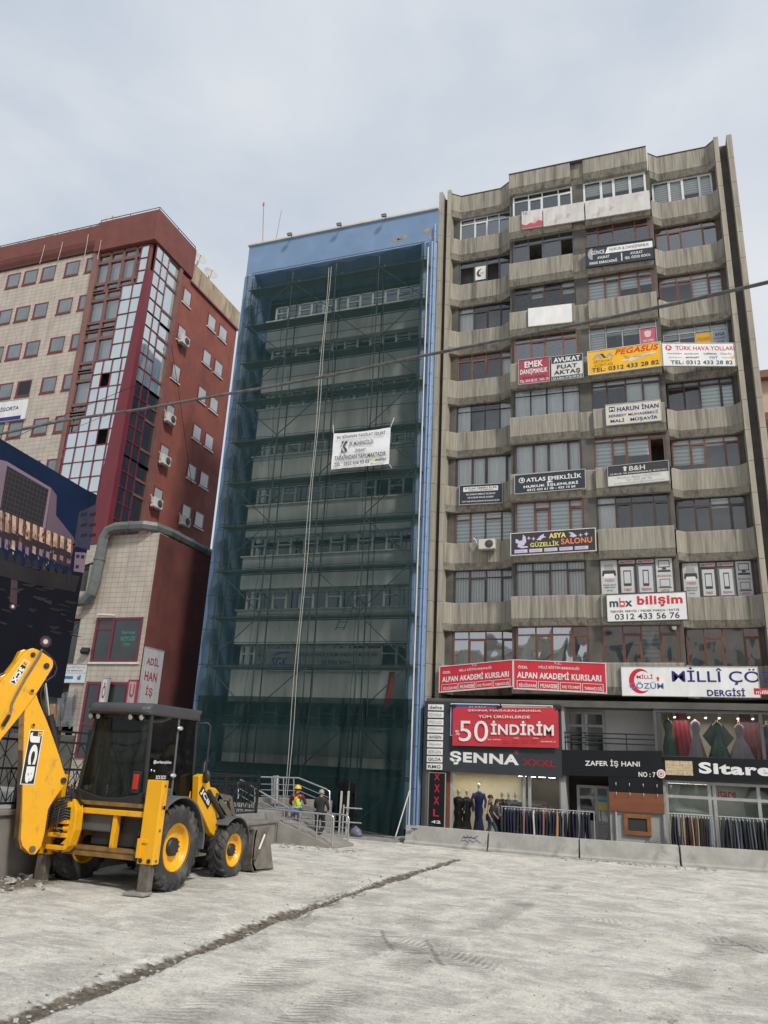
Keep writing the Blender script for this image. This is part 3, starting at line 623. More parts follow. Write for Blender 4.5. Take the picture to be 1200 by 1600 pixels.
signpx('airline_sign', 'long white airline sign with red lettering and round red emblem under the right windows', (1034,536), (1151,536), (1034,572), (YS, ye), paint((.66,.66,.66)), frame=BORD, fw=.02,
  texts=[('TÜRK HAVA YOLLARI',.18,.10,.96,.32,paint((.5,.02,.04)),.01),('TEL: 0312 433 28 82',.10,.76,.92,.93,INK,.04),('AnadoluJet',.06,.43,.26,.50,REDI,.03),('onurair.com',.29,.43,.48,.50,REDI,.03),('Lufthansa',.55,.42,.72,.50,INK,.02),('OnurAir',.77,.41,.92,.51,GREY),('SunExpress',.08,.60,.26,.67,GREY),('BORAJET',.31,.60,.49,.68,INK,.05),('VWT',.62,.58,.73,.70,paint((.1,.25,.5)),.04,.2),('Atlasjet',.78,.60,.90,.67,GREY)],
  polys=[([(.085+.045*math.cos(a*.4488),.21+.125*math.sin(a*.4488)) for a in range(14)], paint((.55,.02,.04)), .003), ([(.06,.18),(.10,.10),(.09,.20),(.125,.24),(.08,.24),(.07,.32),(.07,.22)], WHITE, .006),([(.90,.58),(.96,.52),(.95,.66),(.91,.72)], paint((.7,.4,.1)))])
signpx('accountant_sign', 'ivory accountant sign with blue lettering and small blue square', (946,633), (1032,624), (948,665), YS, IVORY, frame=BORD, fw=.02,
  rects=[(.06,.12,.17,.36,NAVY)], texts=[('M',.075,.17,.155,.32,WHITE,.05),('HARUN İNAN',.21,.10,.96,.38,NAVY,.04),('SERBEST MUHASEBECİ',.05,.47,.94,.63,NAVY,.02),('MALİ   MÜŞAVİR',.08,.70,.93,.93,NAVY,.04)])
signpx('consultancy_office_sign', 'sign with dark upper half, small tower emblem and white lower half with grey script', (949,729), (1044,719), (951,760), YS, OFFW, frame=BORD, fw=.02,
  rects=[(0,0,1,.52,CHAR)], texts=[('B&H',.36,.10,.62,.33,OFFW),('HUKUK VE DANIŞMANLIK BÜROSU',.04,.37,.97,.49,OFFW),('Avukat Betül MUMCU',.14,.56,.86,.68,GREY,0,.15),('Tel: 232 00 46',.28,.71,.72,.82,GREY,0,.15),('av.betulmumcu@hotmail.com',.10,.85,.92,.96,GREY,0,.15)],
  polys=[([(.27,.32),(.27,.16),(.25,.14),(.29,.08),(.33,.14),(.31,.16),(.31,.32)], OFFW)])
signpx('pension_law_sign', 'large black pension law sign with white lettering and round emblem', (804,743), (914,733), (805,772), YS, SLATE, frame=BORD, fw=.025,
  texts=[('ATLAS EMEKLİLİK',.17,.14,.95,.42,WHITE,.05),('&',.46,.44,.56,.54,WHITE,.06),('HUKUK İŞLEMLERİ',.13,.56,.90,.76,WHITE,.06),('0312 433 61 00 - 433 10 60',.18,.79,.86,.91,WHITE,.05)],
  polys=[([(.105+.045*math.cos(a*.4488),.30+.15*math.sin(a*.4488)) for a in range(14)], WHITE, .003),([(.105+.034*math.cos(a*.4488),.30+.11*math.sin(a*.4488)) for a in range(14)], SLATE, .005),([(.09,.30),(.11,.20),(.125,.28),(.115,.38)], WHITE, .007)])
signpx('pension_law_sign', 'smaller black pension law sign with white title box and three lines, left bay', (718,759), (785,755), (718,789), 29.9, SLATE, frame=BORD, fw=.025,
  rects=[(.09,.10,.90,.34,WHITE)], texts=[('ATLAS EMEKLİLİK',.12,.11,.88,.22,INK,.05),('HUKUK İŞLEMLERİ',.22,.24,.78,.32,INK,.04),('NE ZAMAN EMEKLİ OLURUM?',.16,.42,.84,.53,WHITE,.03),('NE KADAR MAAŞ ALIRIM?',.20,.61,.80,.72,WHITE,.03),('YURT DIŞI BORÇLANMAM NE KADAR GELİR?',.06,.79,.94,.90,WHITE,.03)])
star = lambda cx_, cy_, r, ry: [(cx_ + (r if k%2==0 else r*.35)*math.cos(k*math.pi/4), cy_ + (ry if k%2==0 else ry*.35)*math.sin(k*math.pi/4)) for k in range(8)]
signpx('beauty_salon_sign', 'dark beauty salon sign with yellow and orange lettering, lilac emblem and pills', (798,834), (930,825), (799,868), YS, CHAR, frame=OFFW, fw=.03,
  texts=[('ASYA',.46,.10,.66,.33,LEMON,.08),('GÜZELLİK',.235,.42,.58,.68,LEMON,.035),('SALONU',.60,.38,.96,.64,ORNG,.06)]
        + [(t_,.055+k*.178,.80,.165+k*.178,.86,GREY,.0) for k, t_ in enumerate(('MANİKÜR','CİLT BAKIMI','EPİLASYON','KALICI MAKYAJ','LAZER'))],
  rects=[(.045+k*.178,.76,.20+k*.178,.91,LILAC,.003) for k in range(5)],
  polys=[(star(.22,.26,.025,.10),LILAC),(star(.275,.30,.025,.10),LILAC),(star(.83,.27,.025,.10),LILAC),(star(.895,.24,.03,.11),LILAC),([(.31,.36),(.36,.18),(.40,.10),(.40,.22),(.43,.26),(.38,.30),(.36,.40)],LILAC),([(.69,.10),(.74,.14),(.79,.30),(.75,.36),(.70,.30),(.72,.22)],LILAC),
         ([(.06,.26),(.09,.30),(.10,.36),(.14,.34),(.15,.08),(.18,.18),(.19,.40),(.16,.58),(.12,.60),(.20,.62),(.21,.68),(.13,.70),(.08,.62),(.09,.48),(.06,.44)],LILAC)])
signpx('computer_shop_sign', 'large white computer shop sign with red and black lettering and phone number', (947,929), (1072,924), (949,972), YS, WHITE, frame=INK, fw=.03,
  texts=[('mbx',.04,.16,.33,.47,INK,.05),('bilişim',.39,.10,.95,.50,paint((.55,.03,.05)),.06),('TEKNİK SERVİS / YEDEK PARÇA / SATIŞ',.04,.57,.90,.69,INK),('0312 433 56 76',.10,.72,.90,.93,INK,.02)], rects=[(.155,.14,.235,.48,WHITE,.009)], polys=[([(.165,.47),(.165,.14),(.18,.14),(.18,.26),(.225,.26),(.235,.32),(.235,.41),(.225,.47)], paint((.55,.03,.05)), .011),([(.18,.41),(.18,.32),(.218,.32),(.218,.41)], WHITE, .0125)])
z1 = aY(802,1031,YS).z; yl = Yfor(687,1042,z1)
REDS = paint((0.55,0.03,0.05))
def course(label, tl, tr, bl, Y):
    cells = []
    for k, t_ in enumerate(('BİLGİSAYAR','MUHASEBE','DIŞ TİCARET','YABANCI DİL')):
        a = .045+k*.236
        cells += [(t_,a+.015,.78,a+.205,.92,WHITE,.03)]
    r_ = []
    for k in range(4):
        a = .035+k*.237
        r_ += [(a,.70,a+.222,.715,WHITE,.0035),(a,.965,a+.222,.98,WHITE,.0035),(a,.70,a+.005,.98,WHITE,.004),(a+.217,.70,a+.222,.98,WHITE,.004)]
    signpx('course_sign', label, tl, tr, bl, Y, REDS, frame=OFFW, fw=.03, rects=r_,
      texts=[('T.C.',.45,.03,.53,.10,WHITE),('MİLLİ EĞİTİM BAKANLIĞI',.28,.15,.72,.26,WHITE,.02),('ÖZEL',.05,.18,.16,.29,WHITE,.03),('ALPAN AKADEMİ KURSLARI',.04,.34,.95,.62,WHITE,.05)]+cells, group='red course signs')
course('red course sign on the slanted parapet, nearer the blue building', (687,1042), (801,1031), (687,1082), (29.4, YS))
course('red course sign on the flat parapet, facing the street squarely', (802.5,1031), (946,1036.5), (802.5,1076), YS)
blue = paint((0.02,0.022,0.16))
TLm, BLm = aY(970,1041,YS), aY(972,1087,YS)
TRm = Vector((2.95, YS, TLm.z))
sc_ = (TRm.x - TLm.x)
fx_ = lambda px: (aY(px,1060,YS).x - TLm.x)/sc_
cres = [(.5+.5*math.cos(a), .5+.5*math.sin(a)) for a in [rad(40+i*14) for i in range(21)]]
def crescent(cx_, cy_, rx, ry, dx):
    o_ = [(cx_+rx*math.cos(rad(55+k*12.5)), cy_-ry*math.sin(rad(55+k*12.5))) for k in range(21)]
    i_ = [(cx_+dx+rx*.80*math.cos(rad(50+k*13)), cy_-.0-ry*.80*math.sin(rad(50+k*13))) for k in range(20,-1,-1)]
    return o_, i_
o_, i_ = crescent(.142,.50,.085,.42,.022)
cp = []
for k in range(20): cp.append(([o_[k], o_[k+1], i_[19-k] if k < 20 else i_[0], i_[20-k]], paint((.55,.02,.04)), .004))
signpx2 = sign('magazine_sign', 'long white magazine sign with red crescent emblem and raised navy lettering', TLm, TRm, TLm.z-BLm.z, WHITE, frame=GREY, fw=.02,
  texts=[('MİLLİ',fx_(995),.26,fx_(1020),.42,paint((.5,.02,.04)),.015),('ÇÖZÜM',fx_(983),.52,fx_(1036),.80,paint((.08,.16,.42)),.02),('MİLLÎ ÇÖZÜM',fx_(1050),.03,fx_(1262),.60,blue,.012),('DERGİSİ',fx_(1103),.70,fx_(1162),.97,blue,.05),('millicozum.com',fx_(1179),.76,fx_(1255),.88,WHITE,.02)],
  rects=[(fx_(1176),.70,fx_(1262),.90,RED)], polys=cp+[([(fx_(1028)+(.016 if k%2==0 else .006)*math.cos(rad(90+k*36)),.42-(.12 if k%2==0 else .05)*math.sin(rad(90+k*36))) for k in range(10)], paint((.55,.02,.04)), .006)])
# air conditioner under the left bay window
ACW = mat('cream_metal', (0.55,0.53,0.48), 0.5, 0.1, 4); ACD = mat('fan_dark', (0.03,0.03,0.032), 0.6, 0.1)
def ac_unit(c, facing, label, w_=.72, h_=.5, d_=.27, group=None, hose=None):
    """facing: outward unit vector; c: centre of the back face"""
    f = Vector(facing); r_ = Vector((0,0,1)).cross(f) * -1; c = Vector(c)
    t = thing('air_conditioner', c - Vector((0,0,h_/2)), label, 'air conditioner', group)
    m_ = c + f*(d_/2+.06)
    b = MB(); b.obox(m_, r_*w_/2, f*d_/2, Vector((0,0,h_/2))); b.build('casing', ACW, t, .02)
    fc = c + f*(d_+.062) - r_*w_*.14
    b = MB(); b.lathe([(.0,.004),(h_*.40,.004),(h_*.40,-.02)], fc, f, 24); g_ = b.build('fan', ACD, t)
    b = MB()
    for k in range(1,5): b.lathe([(h_*.08*k-.006,.008),(h_*.08*k+.006,.008)], fc, f, 24)
    for k in range(4):
        a = k*math.pi/4; dv = r_*math.cos(a)+Vector((0,0,math.sin(a))); b.bar(fc+f*.012-dv*h_*.4, fc+f*.012+dv*h_*.4, .008, .006, f)
    b.build('grille', mat('grille_grey',(0.12,0.12,0.12),.5), t)
    for s_ in (-1,1): b = MB(); b.bar(c + r_*s_*w_*.3 - Vector((0,0,h_/2+.02)), c + f*(d_+.1) + r_*s_*w_*.3 - Vector((0,0,h_/2+.02)), .04, .04); b.build('bracket', GREY, t)
    b = MB(); hz = hose or [(.52,.0,-.05),(.62,.0,.05),(.72,.02,.22),(.85,.0,.3)]
    b.tube([m_ + r_*w_*p_[0] + f*p_[1] + Vector((0,0,p_[2])) for p_ in hz], .025, 8); b.build('hose', OFFW, t)
    return t
p_ = aY(763,853,29.98)
ac_unit((p_.x, 29.99, p_.z), (0,-1,0), 'cream air conditioner fixed under the blinds window of the left bay', .68, .42)
# ================================================================ BLUE BUILDING UNDER RENOVATION
BLUE = mat('faded_blue_cladding', (0.150, 0.235, 0.375), 0.55, 0.12, 0.9, dirt=((0.16,0.21,0.32), 0.6, 0.8, (1.2,1.2,.5)))
BLUEP = mat('blue_panel', (0.155, 0.245, 0.39), 0.5, 0.1, 1.1, dirt=((0.17,0.22,0.33), 0.6, 1.2, (1.5,1.5,.6)))
SPAN = mat('pale_spandrel', (0.66,0.68,0.64), 0.8, 0.12, 0.8, stretch=(2,2,.5), dirt=((0.2,0.2,0.19), 0.6, 1.5, (2,2,.4)))
DKF = mat('dark_facade', (0.06,0.065,0.07), 0.8, 0.2)
bb = thing('scaffolded_building', (-14, 30, 0), 'blue clad office building under renovation behind scaffold netting', 'building')
YB = 29.3
ZT = aY(388,386,YB).z; ZR = ZT
b = MB(); b.box(-18.9,-8.83,29.32,42,26.15,ZR-.1); b.box(-18.9,-8.83,30.9,42,0,26.2); b.build('wall', mat('blue_side_wall', (0.12,0.2,0.36), .7, .15, .6), bb)
# top band with sloped soffit, in profile
b = MB(); b.prism([(-19.02,29.29,26.0+.05),(-19.02,29.29,ZR),(-19.02,31,ZR),(-19.02,31,25.4)], (10.2,0,0)); fixn(b.build('roof_band', BLUE, bb))
b = MB(); b.box(-19.08,-8.8,29.2,29.6,ZR,ZR+.08); b.build('coping', mat('pale_coping',(0.5,0.47,0.42),.7), bb)
# panelled corner columns with joints
for x0, x1 in ((-19.05,-18.5),(-9.28,-8.84)):
    b = MB(); z = 0.2; k = 0
    while z < 26.0:
        z1 = min(26.0, z+1.52); xm = x0*.45+x1*.55
        b.prism([(x0,29.25,z),(xm,29.12,z),(x1,29.3,z),(x1,30.9,z),(x0,30.9,z)], (0,0,z1-z-.02)); z = z1
    fixn(b.build('column', BLUEP, bb))
b = MB(); b.box(-18.99,-18.56,29.33,30.85,0,26); b.build('column_core', DKF, bb)
b = MB(); b.box(-9.24,-8.88,29.36,30.85,0,26); b.build('column_core', DKF, bb)
# round downpipe column beside the right one
b = MB(); b.tube([(-9.42,29.2,.3),(-9.42,29.2,26.0)], .14, 16); b.build('downpipe', BLUEP, bb)
b = MB(); b.tube([(-8.91,29.18,.3),(-8.91,29.18,26.9),(-8.91,29.3,27.0)], .05, 12)
for k in range(18): b.tube([(-8.91,29.18,1+1.5*k),(-8.91,29.18,1.06+1.5*k)], .062, 12)
b.build('downpipe', mat('pale_blue_pipe',(0.18,0.27,0.42),.5), bb)
# peeled patches of bare plaster
PLS = mat('bare_plaster', (0.30,0.25,0.18), .9, .3, 4)
for cx_, cz_, r in ((-10.9,26.55,.18),(-10.5,26.6,.16),(-10.7,26.52,.12),(-9.35,26.75,.2),(-9.1,26.3,.14)):
    pts = [(cx_ + r*(1+.35*math.sin(k*2.3+cx_*9))*math.cos(k*.6), 29.285, cz_ + .7*r*(1+.35*math.cos(k*1.7+cx_*7))*math.sin(k*.6)) for k in range(10)]
    b = MB(); b.prism(pts, (0,.02,0)); b.build('peeled_patch', PLS, bb)
# storeys: spandrels and ribbon windows
WFR = mat('ribbon_window_frame',(0.60,0.62,0.62),.4,.05)
SILL = [23.6-2.47*k for k in range(9)]
for k, zs in enumerate(SILL):
    zt_ = zs - 2.47 + .98
    b = MB(); b.box(-17.9,-9.6,30.1,30.9,zt_+.0,zs-.02); b.box(-18.0,-9.55,30.02,30.9,zs-.02,zs+.04); b.build('spandrel', SPAN, bb)
    f = MB(); p_ = MB(); n_ = 12
    for q in range(n_+1):
        xx = -17.6 + 7.9*q/n_; f.box(xx-.045,xx+.045,30.3,30.38,zs+.04,zs+.96)
    f.box(-17.65,-9.65,30.3,30.37,zs+.04,zs+.09); f.box(-17.65,-9.65,30.3,30.37,zs+.91,zs+.96)
    for q in range(0,n_,2): f.box(-17.6+7.9*q/n_,-17.6+7.9*(q+1)/n_,30.29,30.36,zs+.55,zs+.6)
    w_ = f.build('window', WFR, bb)
    p_.add([(-17.6,30.34,zs+.05),(-9.7,30.34,zs+.05),(-9.7,30.34,zs+.95),(-17.6,30.34,zs+.95)],[(0,1,2,3)]); p_.build('pane', GL, w_)
b = MB(); b.box(-18.3,-9.4,30.88,30.96,0,26.0); b.build('room_backing', mat('teal_dark_room',(0.035,0.06,0.07),.8,.3,.6), bb)
b = MB(); b.box(-18.2,-9.5,30.2,30.9,SILL[-1]-2.47,SILL[-1]-1.5); b.build('entrance_fascia', DKF, bb)
for xx in (-16.9,-14.5,-12.1,-10.3): b = MB(); b.box(xx-.2,xx+.2,30.0,30.4,0,SILL[-1]-2.5); b.build('entrance_pillar', DKF, bb)
for px_ in (455,532,602):
    c_ = aY(px_, 380-(px_-455)*.19, 29.2)
    t = thing('floodlight', (c_.x,29.2,ZR+.02), 'grey floodlight on blue roof edge, %s' % {455:'nearest the red building',532:'middle of the three',602:'nearest the concrete building'}[px_], 'floodlight', 'floodlights on the blue roof edge')
    b = MB(); b.obox((c_.x,28.95,ZR-.02),(.12,0,0),(0,.07,.02),(0,-.02,.06)); b.build('housing', mat('lamp_grey',(.16,.15,.14),.5), t, .01)
    b = MB(); b.bar((c_.x,29.2,ZR+.05),(c_.x,28.95,ZR),.04,.04); b.build('bracket', GREY, t)
    b = MB(); b.obox((c_.x,28.92,ZR-.085),(.10,0,0),(0,.05,.015),(0,-.003,.006)); b.build('lens', OFFW, t)
for (px0,py0,px1,py1,lab,c_) in ((411,383,412,318,'straight red and white antenna mast on blue roof',paint((.4,.12,.12))),(430,378,440,328,'thin leaning grey antenna mast on blue roof',GREY)):
    a = aY(px0,py0,30.5); e_ = aY(px1,py1,30.5); b = MB(); b.tube([(a.x,30.5,a.z-.3),(e_.x,30.5,e_.z)], .022, 6)
    if px0 == 411: b.tube([(e_.x,30.5,e_.z-.15),(e_.x,30.5,e_.z+.05)], .05, 8); 
    tag(b.build('antenna_mast', c_), lab, 'antenna')
# signs behind the netting
sign('institution_banner', 'pale institution banner with blue initials and arc emblem behind the netting', (-16.2,30.0,7.05),(-10.9,30.0,7.05),.95,paint((.45,.47,.47)), texts=[('SGK',.06,.38,.20,.82,paint((.03,.08,.25)),.02),('SOSYAL GÜVENLİK KURUMU ANKARA İL MÜDÜRLÜĞÜ',.30,.12,.97,.34,INK),('Ali Baba Salonu',.50,.48,.75,.66,INK),('Sosyal Güvenlik Merkezi',.40,.74,.86,.92,INK)],
     polys=[([(.05,.34),(.10,.16),(.18,.12),(.25,.2),(.18,.19),(.10,.24)], paint((.05,.15,.4)))], thick=.05)
fl = MB(); P0 = aY(612,1050,28.9); vs=[]; fs=[]
for j in range(9):
    for i in range(5): vs.append((P0.x-.1+ i*.06 - j*.025, 28.9+.05*math.sin(i*1.7+j*.5), P0.z - j*.19))
for j in range(8):
    for i in range(4): fs.append((j*5+i,j*5+i+1,(j+1)*5+i+1,(j+1)*5+i))
fl.add(vs,fs,True); o = fl.build('flag', RED); tag(o,'limp red flag hanging in folds behind the netting','flag'); sm = o.modifiers.new('s','SOLIDIFY'); sm.thickness=.01
# ---------------------------------------------------------------- scaffold
STEEL = mat('scaffold_steel',(0.12,0.13,0.125),.5,.2,5,metal=.3); DECK = mat('deck_plank',(0.09,0.095,0.09),.8,.25,3,stretch=(1,8,8))
sc = thing('scaffold', (-13.6,28.6,0), 'grey tube scaffold with plank decks in front of the blue building', 'scaffold')
XS = [-18.1,-15.9,-13.6,-11.4,-9.25]; YO, YI = 28.55, 29.25
LIFT = [2.05*k for k in range(1,13)]
for X in XS:
    for Y in (YO,YI):
        b = MB(); b.tube([(X,Y,0.05),(X,Y,25.2)],.03,8)
        for z in LIFT: b.tube([(X,Y,z-.05),(X,Y,z+.05)],.045,8)
        b.build('standard', STEEL, sc)
for k, z in enumerate(LIFT[:-1] if False else LIFT):
    for Y in (YO,YI):
        b = MB(); b.tube([(XS[0]-.2,Y,z-.06),(XS[-1]+.2,Y,z-.06)],.026,8); b.build('ledger', STEEL, sc)
    if k >= 2:
        b = MB(); b.box(XS[0]-.15,XS[-1]+.15,YO+.06,YI-.05,z-.03,z+.02); b.build('deck', DECK, sc)
        b = MB(); b.tube([(XS[0]-.1,YO,z+.95),(XS[-1]+.1,YO,z+.95)],.016,8); b.build('guard_rail', STEEL, sc)
for k in range(12):
    z = 2.05*k+.1
    for i in range(4):
        if i in (0,3) or (i+k)%3 == 0:
            a, c_ = (XS[i],XS[i+1]) if (k+i)%2 else (XS[i+1],XS[i]); b = MB(); b.tube([(a,YO-.04,z),(c_,YO-.04,z+1.95)],.022,8); b.build('brace', STEEL, sc)
b = MB(); b.tube([(-8.98,28.42,.1),(-8.98,28.42,25.1)],.035,8); b.build('edge_standard', mat('pale_pole',(.5,.5,.48),.5), sc)
b = MB(); a = aY(640,1235,28.3); c_ = aZ(676,1300,.1); b.tube([a,(c_.x-.2,27.6,.15)],.022,6); tag(b.build('tie_rope', OFFW),'pale rope stayed from the scaffold foot to the pavement by the shop','rope')
lad = thing('ladder', aY(530,1000,28.9)-Vector((0,0,1.2)), 'thin aluminium ladder leaning inside the scaffold behind the netting', 'ladder')
b = MB(); A_, B_ = aY(524,985,28.9), aY(549,925,28.9); s_ = Vector((.35,0,0))
b.tube([A_,B_],.02,6); b.build('stile', STEEL, lad); b = MB(); b.tube([A_+s_,B_+s_],.02,6); b.build('stile', STEEL, lad)
for k in range(7): p_ = A_.lerp(B_,(k+.5)/7); b = MB(); b.tube([p_,p_+s_],.014,6); b.build('rung', STEEL, lad)
# ---------------------------------------------------------------- netting
def net_mat(name, col, op0, op1):
    m = bpy.data.materials.new(name); m.use_nodes = True; n, l, p = nodes_of(m); nn = n.new; n.remove(p); o = n['Material Output']
    tr = nn('ShaderNodeBsdfTransparent'); df = nn('ShaderNodeBsdfDiffuse'); df.inputs[0].default_value = col + (1,); tl = nn('ShaderNodeBsdfTranslucent'); tl.inputs[0].default_value = col + (1,)
    a = nn('ShaderNodeMixShader'); a.inputs[0].default_value = .4; l(df.outputs[0], a.inputs[1]); l(tl.outputs[0], a.inputs[2])
    c = nn('ShaderNodeTexCoord'); mp_ = nn('ShaderNodeMapping'); mp_.inputs['Scale'].default_value = (1.6,1.6,.12); l(c.outputs['Object'], mp_.inputs[0])
    z = nn('ShaderNodeTexNoise'); z.inputs['Scale'].default_value = 1.3; z.inputs['Detail'].default_value = 6; l(mp_.outputs[0], z.inputs['Vector'])
    r = nn('ShaderNodeMapRange'); r.inputs[1].default_value = .3; r.inputs[2].default_value = .7; r.inputs[3].default_value = op0; r.inputs[4].default_value = op1; l(z.outputs['Fac'], r.inputs[0])
    # woven seams every 2 m across and every drop
    s_ = nn('ShaderNodeSeparateXYZ'); l(c.outputs['Object'], s_.inputs[0]); last = r.outputs[0]
    for ax, pit, wd in (('Z',2.05,.05),('X',2.3,.05)):
        d = nn('ShaderNodeMath'); d.operation='DIVIDE'; d.inputs[1].default_value = pit; l(s_.outputs[ax], d.inputs[0]); fr = nn('ShaderNodeMath'); fr.operation='FRACT'; l(d.outputs[0], fr.inputs[0])
        lt = nn('ShaderNodeMath'); lt.operation='LESS_THAN'; lt.inputs[1].default_value = wd/pit; l(fr.outputs[0], lt.inputs[0])
        ma = nn('ShaderNodeMath'); ma.operation='MULTIPLY_ADD'; ma.inputs[1].default_value = .22; ma.use_clamp = True; l(lt.outputs[0], ma.inputs[0]); l(last, ma.inputs[2]); last = ma.outputs[0]
    mxs = nn('ShaderNodeMixShader'); l(last, mxs.inputs[0]); l(tr.outputs[0], mxs.inputs[1]); l(a.outputs[0], mxs.inputs[2]); l(mxs.outputs[0], o.inputs[0]); return m
NET = net_mat('green_netting', (0.030,0.062,0.062), .48, .61)
NETD = net_mat('dense_netting', (0.017,0.036,0.038), .72, .87)
def drape(x0, x1, z0, z1, Y, nx, nz, amp, gather=None, seed=0, topz=None):
    vs=[]; fs=[]
    for j in range(nz+1):
        for i in range(nx+1):
            u, v = i/nx, j/nz; x = x0+(x1-x0)*u; z = z0+(z1-z0)*v
            if topz: z = z0 + (topz(u)-z0)*v
            y = Y + amp*(noise.noise(Vector((x*1.1,z*.25,seed)))+.5*noise.noise(Vector((x*3,z*.5,seed+4)))) + .05*math.cos(z*2*math.pi/2.05)*amp/.08
            if gather: x, y, z = gather(x,y,z,u,v)
            vs.append((x,y,z))
    for j in range(nz):
        for i in range(nx): fs.append((j*(nx+1)+i,j*(nx+1)+i+1,(j+1)*(nx+1)+i+1,(j+1)*(nx+1)+i))
    return vs, fs
b = MB(); vs, fs = drape(-18.35,-9.02,2.7,25.25,28.36,70,130,.11,None,0,lambda u: 25.25-.12*math.sin(u*3.14)+.06*math.sin(u*40)); b.add(vs,fs,True)
tag(b.build('safety_net', NET), 'sheer dark green safety netting stretched over the whole scaffold front', 'netting')
b = MB(); vs, fs = drape(-18.3,-11.75,.35,4.9,28.40,34,30,.05,None,3); b.add(vs,fs,True)
tag(b.build('safety_net', NETD), 'dense dark netting skirt at the foot, left of the entrance gap', 'netting')
def gath(x,y,z,u,v):
    k = (1-v); return (x + .25*k*math.sin(u*3)*0.5, y - .35*k*k + .16*k*noise.noise(Vector((u*9,v*2,2))), z)
b = MB(); vs, fs = drape(-10.95,-9.0,.12,4.9,28.38,36,34,.07,gath,6); b.add(vs,fs,True)
tag(b.build('safety_net', NETD), 'dark netting gathered in heavy folds beside the entrance gap, right of it', 'netting')
b = MB(); vs=[]; fs=[]
for j in range(15):
    for i in range(13):
        u, v = i/12, j/14; vs.append((-11.85+1.0*u, 28.36-.22*v*v*math.sin(u*3.1)+.05*math.sin(u*14+v*3), 4.9-v*(3.0+.25*abs(u-.4)+.06*math.sin(u*9))))
for j in range(14):
    for i in range(12): fs.append((j*13+i,(j+1)*13+i,(j+1)*13+i+1,j*13+i+1))
b.add(vs,fs,True); tag(b.build('safety_net', NETD), 'swag of dark netting rolled up over the entrance gap', 'netting')
# hoist ropes hanging in front
for k, (a0, a1, lab) in enumerate((((514,418),(443,1262),'left one of the paired pale hoist ropes hanging down the netting'),((517,417),(448,1255),'right one of the paired pale hoist ropes hanging down the netting'))):
    A_, B_ = aY(*a0,28.2), aY(*a1,28.0); b = MB(); b.tube([A_+(B_-A_)*t/24+Vector((.03*math.sin(t*.9+k),0,0)) for t in range(25)],.012,6); tag(b.build('hoist_rope', mat('pale_rope',(.42,.42,.38),.8)), lab, 'rope', 'hoist ropes on the scaffold')
for k, (pts, lab) in enumerate(((((395,440),(380,520),(372,600),(363,690),(352,800),(342,900),(330,1010)),'black cable hanging down the netting, left of the paired ropes'),(((524,440),(519,600),(517,720),(508,830),(497,930),(487,1090),(468,1215)),'black cable hanging down the netting just right of the paired ropes'),(((598,430),(599,560),(597,640),(598,720),(586,830),(582,920),(573,1120)),'black cable hanging down the netting, right of the white banner'))):
    b = MB(); b.tube([aY(x_,y_,28.33 if k == 2 else 28.22) for x_,y_ in pts],.017,6); tag(b.build('hanging_cable', BLACK), lab, 'cable', 'cables on the netting')
# banner on the net
TB = aY(521,677,28.2); TRb = aY(609,667,28.2); BLb = aY(517,733,28.2)
pl = Plane(TB, Vector((TRb.x+.03,28.2,TB.z+.02)), TB.z-BLb.z)
bn = thing('renovation_banner', pl.p(0,1), 'white creased fabric banner with black lettering and K emblem on the netting', 'banner')
bz = lambda fx, fy: -.03 + .035*noise.noise(Vector((fx*2.5,fy*3,1))) + .02*noise.noise(Vector((fx*7+fy*6,fy*3,5)))
b = MB(); vs=[]; fs=[]
for j in range(13):
    for i in range(25): vs.append(pl.p(i/24, j/12 + .03*math.sin(i/24*3.1)*(1-j/12) , bz(i/24,j/12)))
for j in range(12):
    for i in range(24): fs.append((j*25+i,(j+1)*25+i,(j+1)*25+i+1,j*25+i+1))
b.add(vs,fs,True); o = b.build('fabric', mat('white_fabric',(.74,.74,.76),.8,.03), bn)
b = MB()
INKB = paint((.06,.065,.07))
for t_ in (('BU BİNANIN TADİLAT İŞLERİ',.08,.09,.92,.21,.035),('BK MÜHENDİSLİK',.31,.27,.73,.42,.035),('İNŞAAT',.42,.50,.60,.62,.03),('TARAFINDAN YAPILMAKTADIR',.06,.67,.95,.79,.035),('TEL : 0532 636 93 03',.06,.85,.67,.95,.04)): text_on(b,pl,t_[0],t_[1],t_[2],t_[3],t_[4],t_[5],0,.05)
poly_on(b,pl,[(.17,.27),(.215,.27),(.17,.40)],.05); poly_on(b,pl,[(.235,.27),(.27,.27),(.27,.33),(.19,.44),(.19,.40)],.05); poly_on(b,pl,[(.17,.46),(.21,.60),(.17,.60)],.05); poly_on(b,pl,[(.20,.44),(.22,.41),(.27,.50),(.27,.58),(.25,.60)],.05)
b.build('lettering', INKB, bn)
b = MB(); text_on(b,pl,'weber',.77,.82,.97,.92,.03,0,.05); b.build('lettering', INK, bn); b = MB(); poly_on(b,pl,[(.745+.025*math.cos(a*.7),.87+.04*math.sin(a*.7)) for a in range(9)],.045); b.build('print', paint((.62,.66,.12)), bn)
for (fx,fy) in ((0,0),(1,0),(0,1),(1,1)):
    b = MB(); b.tube([pl.p(fx,fy,-.02), pl.p(fx+(.04 if fx else -.04), fy+(.1 if fy else -.28),-.12)],.015,6); b.build('tie', OFFW, bn)
